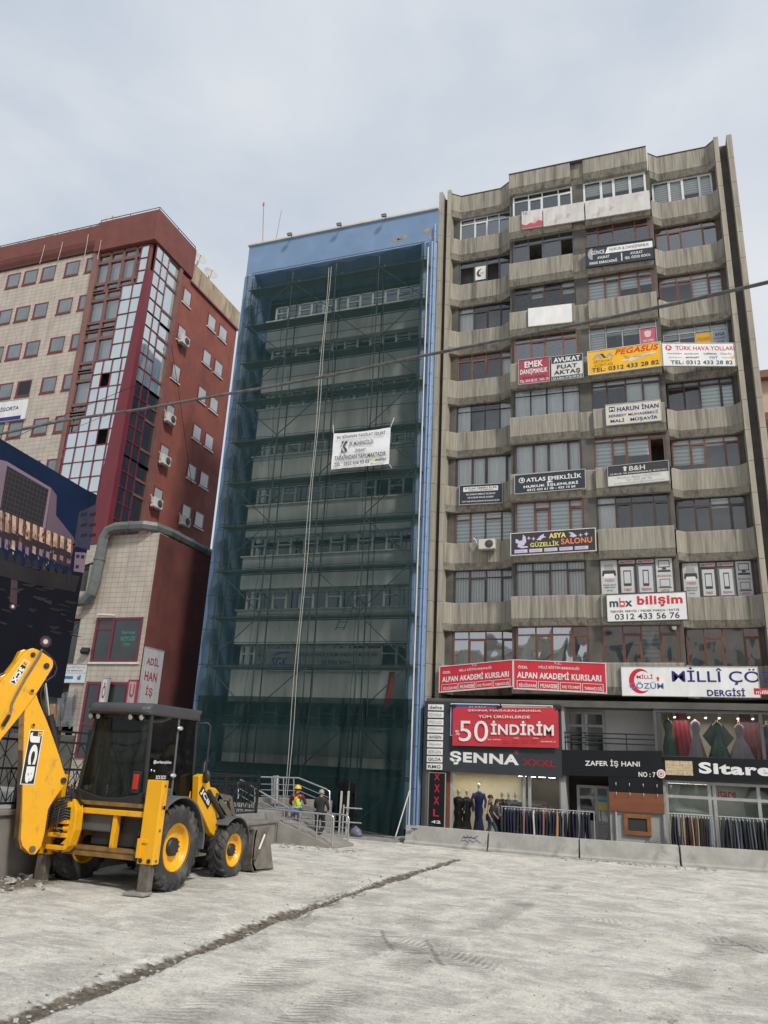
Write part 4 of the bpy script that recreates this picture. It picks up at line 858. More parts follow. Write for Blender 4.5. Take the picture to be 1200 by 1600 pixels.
# ================================================================ RED AND TILED BUILDING ON THE LEFT
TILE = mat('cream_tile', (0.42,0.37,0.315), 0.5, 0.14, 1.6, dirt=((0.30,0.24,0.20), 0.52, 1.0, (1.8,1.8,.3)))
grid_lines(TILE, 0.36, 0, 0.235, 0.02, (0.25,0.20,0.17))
REDW = mat('red_render', (0.225,0.067,0.047), 0.85, 0.22, 0.7, 0.2, dirt=((0.13,0.045,0.037), 0.52, 0.9, (1.2,1.2,.4)))
MRN = mat('maroon_panel', (0.15,0.045,0.036), 0.75, 0.15, 1.5, 0.15)
REDM = mat('glossy_red_metal', (0.135,0.014,0.022), 0.4, 0.12, 1.0)
BRW = mat('brown_metal', (0.16,0.075,0.062), 0.5, 0.12, 2)
RFR = mat('maroon_frame', (0.14,0.016,0.03), 0.4, 0.1)
SILV = glass('mirror_glass', 0.70, (0.35,0.55,0.58), 0.05, 0.10, 1.5, .22, (.50,.68,.66))  # pale cyan diffuse added to brighten the panes in place of reflected sky
SMOK = glass('smoked_glass', 0.14, (0.3,0.28,0.27), 0.04, 0.25, 1.45, .12, (.16,.13,.12))
BEIG = mat('stained_beige_render', (0.36,0.28,0.19), .85, .2, 1, dirt=((0.13,0.095,0.065), .48, 1.6, (2,2,.4)))
lb = thing('corner_building', (-30.5,33.5,0), 'red and cream tiled corner office building with glass corner bay and maroon roof band', 'building')
YL = 29.0; XS_ = -24.8
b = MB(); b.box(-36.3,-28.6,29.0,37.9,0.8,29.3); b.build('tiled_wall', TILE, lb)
b = MB(); b.box(-28.6,-24.82,31.5,37.9,0.8,29.0); b.build('side_wall', REDW, lb)
b = MB(); b.box(-28.59,-25.0,29.6,31.6,11.5,29.0); b.build('bay_backing', mat('bay_dark',(0.07,0.065,0.06),.8,.3,.5), lb)
# parapets
b = MB(); b.prism([(-36.4,28.86,29.75),(-36.4,28.78,30.0),(-36.4,28.78,31.0),(-36.4,29.3,31.0),(-36.4,29.3,29.3),(-36.4,28.98,29.3),(-36.4,28.98,29.55)], (7.6,0,0)); fixn(b.build('parapet', MRN, lb))
b = MB(); b.box(-36.4,-28.8,28.9,29.05,29.36,29.46); b.build('cornice', mat('dark_cornice',(0.05,0.02,0.02),.7), lb)
b = MB(); b.prism([(-28.8,28.72,29.15),(-28.8,28.72,31.12),(-24.68,28.72,31.12),(-24.68,28.72,29.15)], (0,3.75,0)); fixn(b.build('corner_block', MRN, lb, .03))
b = MB(); b.box(-24.95,-24.74,32.48,37.95,29.0,30.25); b.build('side_parapet', BEIG, lb)
b = MB(); b.box(-24.8,-24.70,32.48,37.95,28.88,29.0); b.build('cornice', RFR, lb)
b = MB()
b.tube([(-36.2,28.85,31.15),(-28.9,28.85,31.15)],.025,6)
for k in range(6): b.tube([(-36.1+1.42*k,28.85,31.0),(-36.1+1.42*k,28.85,31.15)],.02,6)
b.tube([(-28.7,28.8,31.3),(-24.75,28.8,31.3),(-24.75,32.4,31.3)],.025,6)
for p_ in ((-28.7,28.8),(-26.7,28.8),(-24.75,28.8),(-24.75,30.6),(-24.75,32.4)): b.tube([p_+(31.1,),p_+(31.3,)],.02,6)
b.build('roof_rail', DARK, lb)
# front windows, five to a storey
def flat_window(x0,x1,z0,z1,Y,lab=None,g=None,dark=False):
    b = MB(); b.box(x0-.02,x1+.02,Y-.045,Y+.0,z0-.09,z0-.03); s_ = b.build('window', MRN, lb)
    f = MB(); f.box(x0,x1,Y-.012,Y+.02,z0,z0+.06); f.box(x0,x1,Y-.012,Y+.02,z1-.09,z1); f.box(x0,x0+.14,Y-.014,Y+.02,z0+.06,z1-.09); f.box(x1-.05,x1,Y-.014,Y+.02,z0+.06,z1-.09); f.build('frame', RFR, s_)
    p_ = MB(); p_.add([(x0,Y-.006,z0),(x1,Y-.006,z0),(x1,Y-.006,z1),(x0,Y-.006,z1)],[(0,1,2,3)]); p_.build('pane', g or (BLACK if dark else PANEL), s_)
PANEL = mat('reflecting_pane', (0.13,0.16,0.17), 0.05, 0.25, 0.9, spec=1.0)
WX = [(-35.12,-34.15),(-33.87,-32.84),(-32.55,-31.55),(-30.86,-29.84),(-29.4,-28.72)]
for k in range(6):
    for q, (x0, x1) in enumerate(WX): flat_window(x0,x1,28.08-2.46*k,29.02-2.46*k,YL,dark=(k==3 and q==2))
# brown mullioned part of the bay
def frame_grid(name, xs, zs, Y, m_, parent, w_=.06, d_=.08):
    f = MB()
    for x_ in xs: f.box(x_-w_/2,x_+w_/2,Y-d_/2,Y+d_/2,zs[0],zs[-1])
    for z_ in zs:
        for a, c_ in zip(xs[:-1],xs[1:]): f.box(a+w_/2,c_-w_/2,Y-d_/2+.004,Y+d_/2-.004,z_-w_/2,z_+w_/2)
    return f.build(name, m_, parent)
for k in range(7):
    zt_ = 29.0-2.46*k; xr = -25.05 if k == 0 else (-26.5 if k <= 2 else (-27.4 if k <= 4 else -28.3))
    if xr < -28.2: continue
    n_ = max(1, round((xr+28.55)/.95)); xs = [-28.55+(xr+28.55)*q/n_ for q in range(n_+1)]
    w_ = frame_grid('bay_window', xs, [zt_-2.4,zt_-1.95,zt_-.55,zt_], 29.02, BRW, lb, .16, .14)
    p_ = MB(); d_ = MB()
    for a, c_ in zip(xs[:-1],xs[1:]): p_.add([(a,29.04,zt_-2.35),(c_,29.04,zt_-2.35),(c_,29.04,zt_-.02),(a,29.04,zt_-.02)],[(0,1,2,3)]); d_.add([(a+.1,29.3,zt_-1.9),(c_-.1,29.3,zt_-1.9),(c_-.1,29.3,zt_-.5),(a+.1,29.3,zt_-.5)],[(0,1,2,3)])
    p_.build('pane', GL, w_); d_.build('blind', BL['curtain'], w_)
    b = MB(); b.box(-28.55,xr,28.98,29.1,zt_-2.52,zt_-2.40); b.build('band', BRW, lb)
b = MB(); b.prism([(-28.75,28.78,29.15),(-28.45,28.9,29.15),(-28.45,28.95,12),(-28.65,28.95,12)], (0,.3,0)); fixn(b.build('bay_jamb', BRW, lb))
# silver curtain wall, stepping wider below
rg = random.Random(5)
for ztop, zbot, xl in ((29.0,26.6,-25.62),(26.6,22.1,-26.5),(22.1,18.9,-27.42),(18.9,12.1,-28.32)):
    nr = max(1, round((ztop-zbot)/.83)); zs = [zbot+(ztop-zbot)*q/nr for q in range(nr+1)]
    nc = max(1, round((-25.1-xl)/.60)); xs = [xl+(-25.1-xl)*q/nc for q in range(nc+1)]
    w_ = frame_grid('curtain_wall', xs, zs, 28.93, RFR, lb, .05, .06)
    p_ = MB()
    for z0, z1 in zip(zs[:-1],zs[1:]):
        for x0, x1 in zip(xs[:-1],xs[1:]):
            if rg.random() < .05: continue
            t_ = lambda: 28.94+rg.uniform(-.008,.008)
            p_.add([(x0,t_(),z0),(x1,t_(),z0),(x1,t_(),z1),(x0,t_(),z1)],[(0,1,2,3)])
    p_.build('pane', SILV, w_)
b = MB(); b.prism([(-25.06,28.80,27.3),(-24.76,28.80,27.3),(-24.76,28.80,11.9),(-25.75,28.80,11.9)], (0,.35,0)); fixn(b.build('corner_pier', REDM, lb, .02))
# glazed side of the bay
def frame_gridX(name, ys, zs, X, m_, parent, w_=.06, d_=.08):
    f = MB()
    for y_ in ys: f.box(X-d_/2,X+d_/2,y_-w_/2,y_+w_/2,zs[0],zs[-1])
    for z_ in zs:
        for a, c_ in zip(ys[:-1],ys[1:]): f.box(X-d_/2+.004,X+d_/2-.004,a+w_/2,c_-w_/2,z_-w_/2,z_+w_/2)
    return f.build(name, m_, parent)
zs = [29.1-.83*q for q in range(20,-1,-1)]
for (ya, yb, n_) in ((29.15,30.3,2),(30.3,31.35,1)):
    ys = [ya+(yb-ya)*q/n_ for q in range(n_+1)]
    for za in range(0,20,5):
        z_ = zs[za:za+6]
        if n_ == 1: z_ = [z_[0], z_[1], z_[3], z_[4], z_[5]]
        w_ = frame_gridX('curtain_wall', ys, z_, -24.80 if n_ == 2 else -24.86, RFR if n_ == 2 else BRW, lb, .05 if n_ == 2 else .13, .07)
        p_ = MB()
        for z0, z1 in zip(z_[:-1],z_[1:]):
            for a, c_ in zip(ys[:-1],ys[1:]):
                t_ = lambda: (-24.81 if n_ == 2 else -24.88)+rg.uniform(-.007,.007); p_.add([(t_(),a,z0),(t_(),c_,z0),(t_(),c_,z1),(t_(),a,z1)],[(0,1,2,3)])
        p_.build('pane', SILV if z_[0] > 20 else SMOK, w_)
b = MB(); b.box(-24.95,-24.72,31.3,31.55,12.2,29.1); b.build('bay_jamb', BRW, lb)
# tiled console under the bay
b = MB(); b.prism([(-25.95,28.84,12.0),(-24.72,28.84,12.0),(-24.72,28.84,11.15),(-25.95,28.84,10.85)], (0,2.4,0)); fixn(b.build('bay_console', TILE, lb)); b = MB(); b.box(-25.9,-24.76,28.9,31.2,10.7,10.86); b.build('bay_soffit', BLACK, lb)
# side windows
def side_window(y0,y1,z0,z1):
    s_ = MB(); s_.box(-24.82,-24.75,y0-.05,y1+.05,z0-.08,z0-.02); w_ = s_.build('window', OFFW, lb)
    f = MB(); X = -24.80
    for q in ((y0,y0+.07,z0,z1),(y1-.07,y1,z0,z1),(y0+.07,y1-.07,z0,z0+.07),(y0+.07,y1-.07,z1-.07,z1)): f.box(X-.02,X+.012,*q)
    f.build('frame', RFR, w_); p_ = MB(); p_.add([(X+.002,y0,z0),(X+.002,y1,z0),(X+.002,y1,z1),(X+.002,y0,z1)],[(0,1,2,3)]); p_.build('pane', mat('side_pane',(0.35,0.38,0.38),.06,.2,.7,spec=1.0), w_)
for k in range(7):
    z1 = 28.25-2.46*k
    side_window(31.95,32.75,z1-.92,z1+.05); side_window(34.62,35.5,z1-.92,z1); side_window(35.92,36.85,z1-.92,z1)
# annex and recess
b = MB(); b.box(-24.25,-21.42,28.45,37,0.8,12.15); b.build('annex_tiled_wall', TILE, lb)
b = MB(); b.box(-21.419,-21.34,28.47,37,0.8,12.1); b.build('annex_side_wall', mat('shaded_red_render',(0.11,0.030,0.024),.85,.25,.8,.2,dirt=((.05,.02,.016),.55,.8,(1,1,.35))), lb)  # alley shade is mixed into this darker red
b = MB(); b.box(-36,-24.26,28.95,29.3,0.85,10.9); b.build('shop_backing', mat('shop_dark',(0.05,0.048,0.045),.8,.3), lb)
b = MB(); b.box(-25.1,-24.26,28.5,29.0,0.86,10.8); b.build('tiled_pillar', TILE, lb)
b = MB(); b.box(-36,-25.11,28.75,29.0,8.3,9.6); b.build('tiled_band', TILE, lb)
def annex_window(x0,x1,z0,z1,Y,split,rows=()):
    f = MB()
    for q in ((x0,x0+.12,z0,z1),(x1-.08,x1,z0,z1),(split-.06,split+.06,z0,z1)): f.box(q[0],q[1],Y-.04,Y+.03,q[2],q[3])
    for z_ in (z0+.05,z1-.06)+tuple(rows): f.box(x0+.12,(split-.06) if z_ in rows else x1-.08,Y-.035,Y+.028,z_-.05,z_+.05)
    w_ = f.build('window', RFR, lb); p_ = MB(); p_.add([(x0,Y-.004,z0),(x1,Y-.004,z0),(x1,Y-.004,z1),(x0,Y-.004,z1)],[(0,1,2,3)]); p_.build('pane', mat('annex_pane',(0.022,0.03,0.03),.06,.3,1.2,spec=.7), w_); return w_
w_ = annex_window(-24.12,-21.62,6.3,8.25,28.44,-23.15,(7.75,))
plw = Plane((-23.0,28.43,8.0),(-21.75,28.43,8.0),1.6); b = MB(); TQ = paint((.08,.28,.22))
for t_ in (('Kitap-Kırtasiye',.3,.22,.85,.34),('YARDIMCI-DERS',.25,.38,.9,.5),('KİTAPLARI',.42,.54,.72,.64)): text_on(b,plw,t_[0],t_[1],t_[2],t_[3],t_[4],.02)
b.build('lettering', TQ, w_)
b = MB(); b.box(-24.2,-21.5,28.38,28.46,6.18,6.26); b.build('sill', OFFW, lb)
annex_window(-24.1,-21.9,2.2,5.4,28.44,-23.4,(3.6,))
w_ = annex_window(-28.6,-25.15,6.2,8.2,28.78,-27.6); plw = Plane((-26.6,28.76,8.1),(-25.2,28.76,8.1),.35); b = MB(); text_on(b,plw,'ANTİK',.0,.1,.9,.9,.02); b.build('lettering', paint((.05,.25,.32)), w_)
# ventilation duct
DUC = mat('galvanised_duct',(0.13,0.145,0.14),.5,.25,2,metal=.3,dirt=((.08,.08,.075),.55,2,(1,1,1)))
def duct(pts, r, label):
    t = thing('ventilation_duct', (-22.5,28.2,12.2), label, 'duct'); b = MB(); b.tube(pts, r, 8); b.sm = [False]*len(b.sm); b.build('pipe', DUC, t)
    b = MB()
    for p0, p1 in zip(pts[:-1],pts[1:]):
        p0, p1 = Vector(p0), Vector(p1); l_ = (p1-p0).length; n_ = int(l_/1.1)
        for q in range(n_):
            c_ = p0.lerp(p1,(q+.5)/n_); d_ = (p1-p0).normalized()*.03; b.tube([c_-d_,c_+d_], r+.03, 8)
    b.build('flange', DUC, t)
duct([(-21.5,36.5,12.3),(-21.5,29.2,12.4),(-21.75,28.5,12.45),(-22.1,28.2,12.45),(-23.6,28.15,12.45),(-24.05,28.15,12.3),(-24.25,28.15,11.9),(-24.3,28.12,9.9),(-24.4,28.12,9.3),(-24.7,28.12,9.0),(-25.2,28.12,8.95),(-28.5,28.12,8.95)], .25, 'grey sheet metal duct bending down the cream tiled annex')
b = MB(); b.prism([(-24.6,28.15,12.4),(-22.2,28.15,12.4),(-22.2,28.15,12.47),(-24.6,28.15,12.47)],(0,.1,0)); 
# air conditioners on the red side wall
for (px_, py_, lab) in ((284,533,'uppermost of the air conditioners on the red side wall, lit by sun'),(262,655,'air conditioner on red side wall just below the overhead cable'),(254,720,'air conditioner on red side wall, third from the top'),(241,787,'air conditioner on red side wall right above the duct, nearer the glass bay'),(285,815,'air conditioner on red side wall right above the duct, nearer the blue building')):
    p_ = aX(px_,py_,-24.75); ac_unit((-24.79,p_.y,p_.z),(1,0,0),lab,.72,.52,.27,'air conditioners on the red side wall')
# satellite dishes
def dish(c, aim, r, label, rust=False):
    t = thing('satellite_dish', Vector(c)-Vector((0,0,.7)), label, 'satellite dish', 'satellite dishes on the red building')
    a = Vector(aim).normalized(); c = Vector(c); n_ = 7
    prof = [(r*k/n_, .28*r*(k/n_)**2) for k in range(n_+1)]
    b = MB(); b.lathe(prof, c, a, 24); o = b.build('reflector', mat('dish_rust',(.30,.17,.10),.7,.3) if rust else mat('dish_grey',(.40,.39,.36),.6,.1), t); q = o.modifiers.new('s','SOLIDIFY'); q.thickness = .015
    b = MB(); b.tube([c-Vector((0,0,r*.9)), c+a*r*.7-Vector((0,0,r*.1))],.015,6); b.build('arm', GREY, t)
    b = MB(); b.cyl(c+a*r*.68-Vector((0,0,r*.1)), c+a*r*.85-Vector((0,0,r*.08)),.035,8); b.build('feed', OFFW, t)
    b = MB(); b.tube([c-a*.02, c-a*.15, c-a*.15-Vector((0,0,.75))],.025,6); b.build('mast', GREY, t)
for px_, py_, rust, lab in ((82,376,True,'rusty brown satellite dish on the maroon parapet'),(111,369,False,'grey satellite dish between the rusty one and the corner block side'),(143,362,False,'grey satellite dish right against the raised corner block'),(177,346,False,'satellite dish half hidden on top of the corner block')):
    p_ = aY(px_,py_-1,29.3); dish(p_,(.3,-.6,.35),.42,lab,rust)
for px_, py_, lab in ((310,405,'satellite dish on the beige side parapet, nearer the street'),(328,428,'satellite dish on the beige side parapet, farther from the street')):
    p_ = aX(px_,py_,-25.1); dish(p_,(.75,-.5,.35),.45,lab)
for k, (px_, y0, y1) in enumerate(((70,383,412),(98,378,408),(138,366,400),(158,375,405))):
    a = aY(px_,y0,28.7); c_ = aY(px_-8+(2 if k>1 else 0),y1,28.7); b = MB(); b.tube([a, a.lerp(c_,.5)+Vector((.02,0,0)), c_],.012,5); tag(b.build('antenna_cable', OFFW), 'thin pale antenna cable over the maroon parapet, %s from the left edge' % ('first','second','third','fourth')[k], 'cable','antenna cables on the parapet')
# signs
sg = Plane; 
A_ = aY(46,621.7,28.9); C_ = aY(39,653,28.9); A0 = aY(-60,640,28.9)
sign('insurance_sign','white insurance sign with dark lettering and blue lower band, cut by the picture edge', (A0.x,28.9,A_.z), (A_.x,28.9,A_.z), A_.z-C_.z+.05, paint((.62,.62,.62)), frame=GREY, fw=.03, rects=[(0,.80,.93,.98,NAVY)], texts=[('SİGORTA',.57,.26,.87,.50,NAVY,.03,.15)], thick=.15)
A_ = aY(99,1038,28.45); B_ = aY(138,1038,28.45); C_ = aY(133,1067,28.45)
sign('arcade_sign','white two-part arcade sign with blue bar beside the dark hoarding', (A_.x-1.6,28.45,B_.z), (B_.x,28.45,B_.z), B_.z-C_.z, paint((.58,.60,.60)), frame=GREY, fw=.03, rects=[(.0,.46,1,.49,GREY),(.1,.64,.76,.80,paint((.03,.17,.32)))], texts=[('İMREN KAFETERYA',.40,.08,.96,.22,GREY),('ADİL HAN İŞ MERKEZİ',.35,.28,.92,.40,paint((.12,.2,.22)),.02)], polys=[([(.84,.84),(.84,.66),(.87,.66),(.87,.58),(.90,.58),(.90,.84)],paint((.03,.2,.33)))], thick=.12)
A_ = aX(228.7,1010.6,-21.25); B_ = aX(256,1020,-21.25); C_ = aX(215,1098,-21.25); hgt = A_.z-2.9
MR = paint((.30,.04,.06))
sign('arcade_sign','tall grey arcade sign with dark red lettering on the red side wall', A_, (A_.x,B_.y,A_.z), hgt, paint((.40,.40,.41)), frame=GREY, fw=.03, thick=.08, texts=[('ADİL',.12,.10-.02,.80,.20-.02,MR,.04),('HAN',.12,.25,.80,.35,MR,.04),('İŞ',.28,.40,.66,.52,MR,.02),('MERKEZİ',.06,.58,.90,.645,MR,.01),('KİTAPÇILAR',.06,.69,.95,.75,MR,.01),('ÇARŞISI',.08,.78,.94,.88,MR,.04)])
def vsign(label, px0, py0, px1, col, chars, cm, hgt, Y=28.2):
    A_, B_ = aY(px0,py0,Y), aY(px1,py0,Y); n_ = len(chars); e_ = .03
    sign('vertical_sign', label, A_, (B_.x,Y,A_.z), hgt, col, frame=MR if cm == MR else GREY, fw=.06, thick=.12, texts=[(c_,.22,.05+q*.95/n_,.78,.05+(q+.72)*.95/n_,cm,.04) for q, c_ in enumerate(chars)])
vsign('short red-framed vertical sign with red letters beside the grey arcade sign',202,1063,215,paint((.34,.30,.31)),'ULUS',MR,3.2)
vsign('narrow white vertical sign with dark red letters between annex windows',161,1059,170,paint((.52,.52,.52)),'ÖĞÜT',paint((.28,.04,.05)),4.0)
# small fittings of the annex
p_ = aY(133,1017,28.3); t = thing('floodlight', p_, 'black floodlight on tiled pillar between the annex windows', 'floodlight')
b = MB(); b.obox(p_,(.17,.05,0),(.03,-.09,.05),(0,.05,.10)); b.build('housing', BLACK, t, .01); b = MB(); b.bar(p_, p_+Vector((.1,.25,.25)),.04,.04); b.build('bracket', GREY, t)
p_ = aY(153,960,28.3); e_ = aY(178,961,28.3); b = MB(); b.obox((p_+e_)/2,(e_-p_)/2,(0,.07,0),(0,0,.04)); tag(b.build('strip_lamp', OFFW,None,.01),'pale strip lamp bracketed over the upper annex window','lamp')
# plastic sheet, crates and sill goods under the arcade sign
PLA = glass('clear_plastic',.12,(.75,.77,.77),.2,.5)
vs=[]; fs=[]; b = MB()
TL_, TR_, BR_ = aY(102,1080,28.3), aY(121,1075,28.3), aY(112,1136,28.3)
for j in range(10):
    for i in range(8):
        u, v = i/7, j/9; vs.append((TL_.x-.4+(TR_.x-TL_.x+.4)*u+.15*v, 28.3+.07*math.sin(u*13+v*3), TR_.z-v*(TR_.z-BR_.z)-.35*(1-u)*(1-v)))
for j in range(9):
    for i in range(7): fs.append((j*8+i,(j+1)*8+i,(j+1)*8+i+1,j*8+i+1))
b.add(vs,fs,True); tag(b.build('plastic_sheet', PLA),'crumpled clear plastic sheet hung over the arcade shopfront','sheet')
CARD = mat('cardboard',(0.30,0.17,0.085),.8,.2,4)
for k, (px_, py_, s_) in enumerate(((84,1118,.55),(101,1131,.5),(110,1138,.4))):
    p_ = aY(px_,py_,28.55); t = thing('cardboard_box',(p_.x,28.55,p_.z-.3), ('tall brown cardboard box','wide brown cardboard box','small cardboard box')[k]+' behind the plastic sheet', 'box')
    b = MB(); b.box(p_.x-s_*.5,p_.x+s_*.5,28.5,28.8,p_.z-.3,p_.z+s_*(.9 if k==0 else .25)); b.build('carton', CARD, t, .01)
    b = MB(); zz = p_.z+s_*(.9 if k==0 else .25); b.box(p_.x-.05,p_.x+.05,28.49,28.81,zz-.12,zz+.004); b.build('tape', paint((.45,.33,.2)), t)
b = MB(); b.box(-29,-24.3,28.3,28.95,.86,p_.z-.3); tag(b.build('shop_counter', CONC_DK), 'dark counter wall under the arcade shop window', 'counter')
# ================================================================ PICTURE HOARDING
hp = thing('picture_hoarding', (-17.1,14.5,0.86), 'huge dark hoarding banner with night picture of a lit colonnade and tower', 'hoarding')
XB = -17.0
TRh = aX(151,773,XB); ztop = TRh.z; yend = TRh.y; zb_ = aX(76,1088,XB).z
b = MB(); b.box(XB-.10,XB-.0,9.0,yend,zb_,ztop); b.build('banner', mat('night_print',(0.007,0.007,0.014),.7,.3,.4,spec=.15), hp)
b = MB()
for y_ in (9.4,12.4,15.4,18.4): b.box(XB-.3,XB-.15,y_-.08,y_+.08,.8,ztop-.05); b.build('post', DARK, hp); b = MB()
for z_ in (zb_+.2,(zb_+ztop)/2,ztop-.2): b = MB(); b.box(XB-.15,XB-.10,9.0,yend,z_-.05,z_+.05); b.build('rail', DARK, hp)
zp = lambda x_, y_, e_=0: aX(x_/4, 680+y_/4, XB+.004+e_)
def pr(pts, col, e_=0.0, name='print'):
    m_ = MB(); m_.add([zp(x_,y_,e_) for x_,y_ in pts], [tuple(range(len(pts)))]); o = m_.build(name, col, hp); return o
skyM = mat('printed_night_sky',(0.004,0.013,0.042),.6,.4,.5,spec=.2)
n, l, p = nodes_of(skyM)
pr([(-700,-400),(0,20),(606,380),(520,860),(-700,700)], skyM)
lila = mat('printed_lilac',(.115,.075,.11),.5,.15,.6); lila2 = mat('printed_pale_lilac',(.20,.14,.185),.5,.15,.6); dgr = mat('printed_dark_grid',(.014,.012,.016),.5,.1); grid_lines(dgr,0,.14,.14,.012,(.055,.05,.06))
pr([(-120,120),(45,165),(320,330),(280,610),(-120,420)], lila2, .002); pr([(45,190),(305,340),(262,600),(0,470)], dgr, .004); pr([(320,330),(355,375),(350,500),(318,600),(285,610)], lila, .004)
pr([(350,500),(460,640),(470,700),(310,620)], lila, .003); pr([(495,480),(606,430),(560,720),(460,690)], mat('printed_purple',(.035,.032,.065),.5,.2), .003)
for y_ in (490,555,620):
    for x_ in (505,560): pr([(x_,y_),(x_+40,y_-8),(x_+38,y_+12),(x_-2,y_+20)], BLACK, .006)
lit1 = mat('printed_lit_wall',(.42,.30,.24),.5,.6,3.5); lit2 = mat('printed_orange',(.16,.055,.025),.5,.5,3); dkv = mat('printed_dark_violet',(.025,.014,.022),.5,.3,1)
pr([(-300,330),(0,455),(462,680),(440,830),(0,660),(-300,560)], dkv, .003)
for k in range(12):
    x_ = -60+k*43; y_ = 470+(x_)*.42; hgt = 138-k*4+rg.uniform(-12,12)
    pr([(x_+8,y_),(x_+32,y_+10),(x_+30,y_+hgt),(x_+4,y_+hgt-12)], lit1, .005); pr([(x_+32,y_+10),(x_+43,y_+16),(x_+42,y_+hgt+6),(x_+30,y_+hgt)], lit2, .006)
    pr([(x_+6,y_+hgt+34),(x_+26,y_+hgt+44),(x_+24,y_+hgt+115-k*4),(x_+2,y_+hgt+100-k*4)], lila2 if k%3 else lit1, .005)
pr([(470,730),(540,735),(525,860),(460,850)], lila2, .005)
for x_, y_ in ((478,745),(508,748),(474,810)): pr([(x_,y_),(x_+20,y_+3),(x_+17,y_+24),(x_-3,y_+21)], BLACK, .007)
for k in range(9):
    x_ = 10+k*52+rg.uniform(-8,8); y_ = 700+x_*.3; pr([(x_,y_),(x_+10,y_+25),(x_+22,y_+30),(x_+14,y_+45),(x_+28,y_+75),(x_-26,y_+70),(x_-12,y_+42),(x_-20,y_+32),(x_-8,y_+22)], BLACK, .008)
pr([(-300,640),(0,770),(250,850),(500,880),(470,980),(200,930),(-300,800)], mat('printed_grey_road',(.014,.012,.014),.5,.5,.8), .0045)
for k in range(120):
    u_ = rg.random(); x_ = -40+500*u_; up_ = rg.random() < .6; y_ = 470+x_*.42+(rg.uniform(8,130) if up_ else rg.uniform(150,235)); w2 = rg.uniform(2,7); h2 = rg.uniform(8,34)*(1 if up_ else .8)
    pr([(x_,y_),(x_+w2,y_+w2*.4),(x_+w2,y_+h2),(x_,y_+h2-w2*.3)], rg.choice((dkv,lit2,lit1,BLACK,dkv,lila2) if up_ else (BLACK,BLACK,lila2,lit1,dkv)), .0085+.0001*(k%9))
for k in range(26):
    x_ = rg.uniform(-40,470); y_ = 840+x_*.2+rg.uniform(0,330); pr([(x_,y_),(x_+rg.uniform(20,90),y_+rg.uniform(5,25)),(x_+rg.uniform(20,80),y_+rg.uniform(18,34)),(x_-5,y_+rg.uniform(6,14))], rg.choice((mat('printed_grey_road',(.014,.012,.014)),mat('printed_dim_light',(.022,.018,.022),.5,.4,1))), .0048+.0001*(k%9))
def starburst(x_, y_, r):
    for rr_, c_, e_ in ((r*2.6,mat('printed_glow',(.06,.035,.045),.5),.005),(r*1.6,mat('printed_glow_mid',(.16,.10,.11),.5),.006),(r,mat('printed_glow_core',(.75,.68,.68),.5),.008)):
        pr([(x_+rr_*math.cos(k*.3927)*(1 if k%2 else .92), y_+rr_*math.sin(k*.3927)*(1 if k%2 else .92)) for k in range(16)], c_, e_)
starburst(80,1070,9); starburst(285,1290,15)
gl_ = mat('printed_glow_mid',(.16,.10,.11),.5)
pr([(70,900),(110,910),(105,1060),(60,1040)], mat('printed_glow',(.06,.035,.045),.5), .0055)
# ================================================================ SHOPS AT STREET LEVEL
SLT = mat('slate_fascia', (0.040,0.046,0.052), .55, .08, 1, spec=.25); BLK = mat('black_fascia', (0.012,0.013,0.016), .55, .1, 1, spec=.2); ALU = FR['alu']; SHOPGL = glass('shop_glass', .06, (.90,.91,.90), .02, .12)
CREAM = mat('shop_cream_wall', (0.62,0.57,0.42), .8, .06, .6); SHOPDK = mat('shop_dark_wall', (0.05,0.045,0.04), .8, .3, 1); FLOORM = mat('shop_floor', (0.25,0.23,0.2), .5, .1)
GWALL = mat('grey_plaster', (0.33,0.325,0.31), .85, .12, 1.2); LAMP = glow('lamp_white', (1,.93,.78), 9)
WOODP = mat('brown_board', (0.19,0.065,0.03), .5, .2, 2, stretch=(.6,3,3)); WOODF = mat('timber_frame', (0.24,0.095,0.03), .5, .3, 3)
YF = 28.95
def psign(name, label, tl, tr, bl, Y, base, px=(), **k):
    """px texts: (string, x0,y0,x1,y1, material, bold, shear) boxes in photo pixels"""
    A, B, C_ = aY(*tl, Y), aY(*tr, Y), aY(*bl, Y); h = A.z-C_.z; w_ = B.x-A.x
    T = []
    for t_ in px:
        p0, p1 = aY(t_[1],t_[2],Y), aY(t_[3],t_[4],Y); f0 = (p0.x-A.x)/w_; f1 = (p1.x-A.x)/w_
        T.append((t_[0], f0, (A.z+(B.z-A.z)*f0-p0.z)/h, f1, (A.z+(B.z-A.z)*f1-p1.z)/h)+tuple(t_[5:]))
    return sign(name, label, A, B, h, base, texts=list(k.pop('texts',[]))+T, **k)
# slab over the shops
b = MB(); b.box(-8.62,3.42,29.0,31.2,4.78,5.0); b.build('shop_canopy', CONC_DK, cb)
# party walls of the three units
for x0, x1 in ((-8.6,-8.44),(-3.68,-3.5),(-.42,-.22)): b = MB(); b.box(x0,x1,29.1,31.3,.14,4.78); b.build('party_wall', GWALL, cb)
b = MB(); b.box(-8.44,-3.68,31.1,31.2,.14,2.6); b.build('shop_back_wall', CREAM, cb)
b = MB(); b.box(-5.35,-3.68,30.9,31.09,.14,2.6); b.build('shop_back_wall', SHOPDK, cb)
b = MB(); b.box(-8.44,-3.68,29.3,31.1,2.45,2.6); b.build('shop_ceiling', CREAM, cb); b = MB(); b.box(-8.44,3.4,29.3,31.1,.10,.16); b.build('shop_floor', FLOORM, cb)
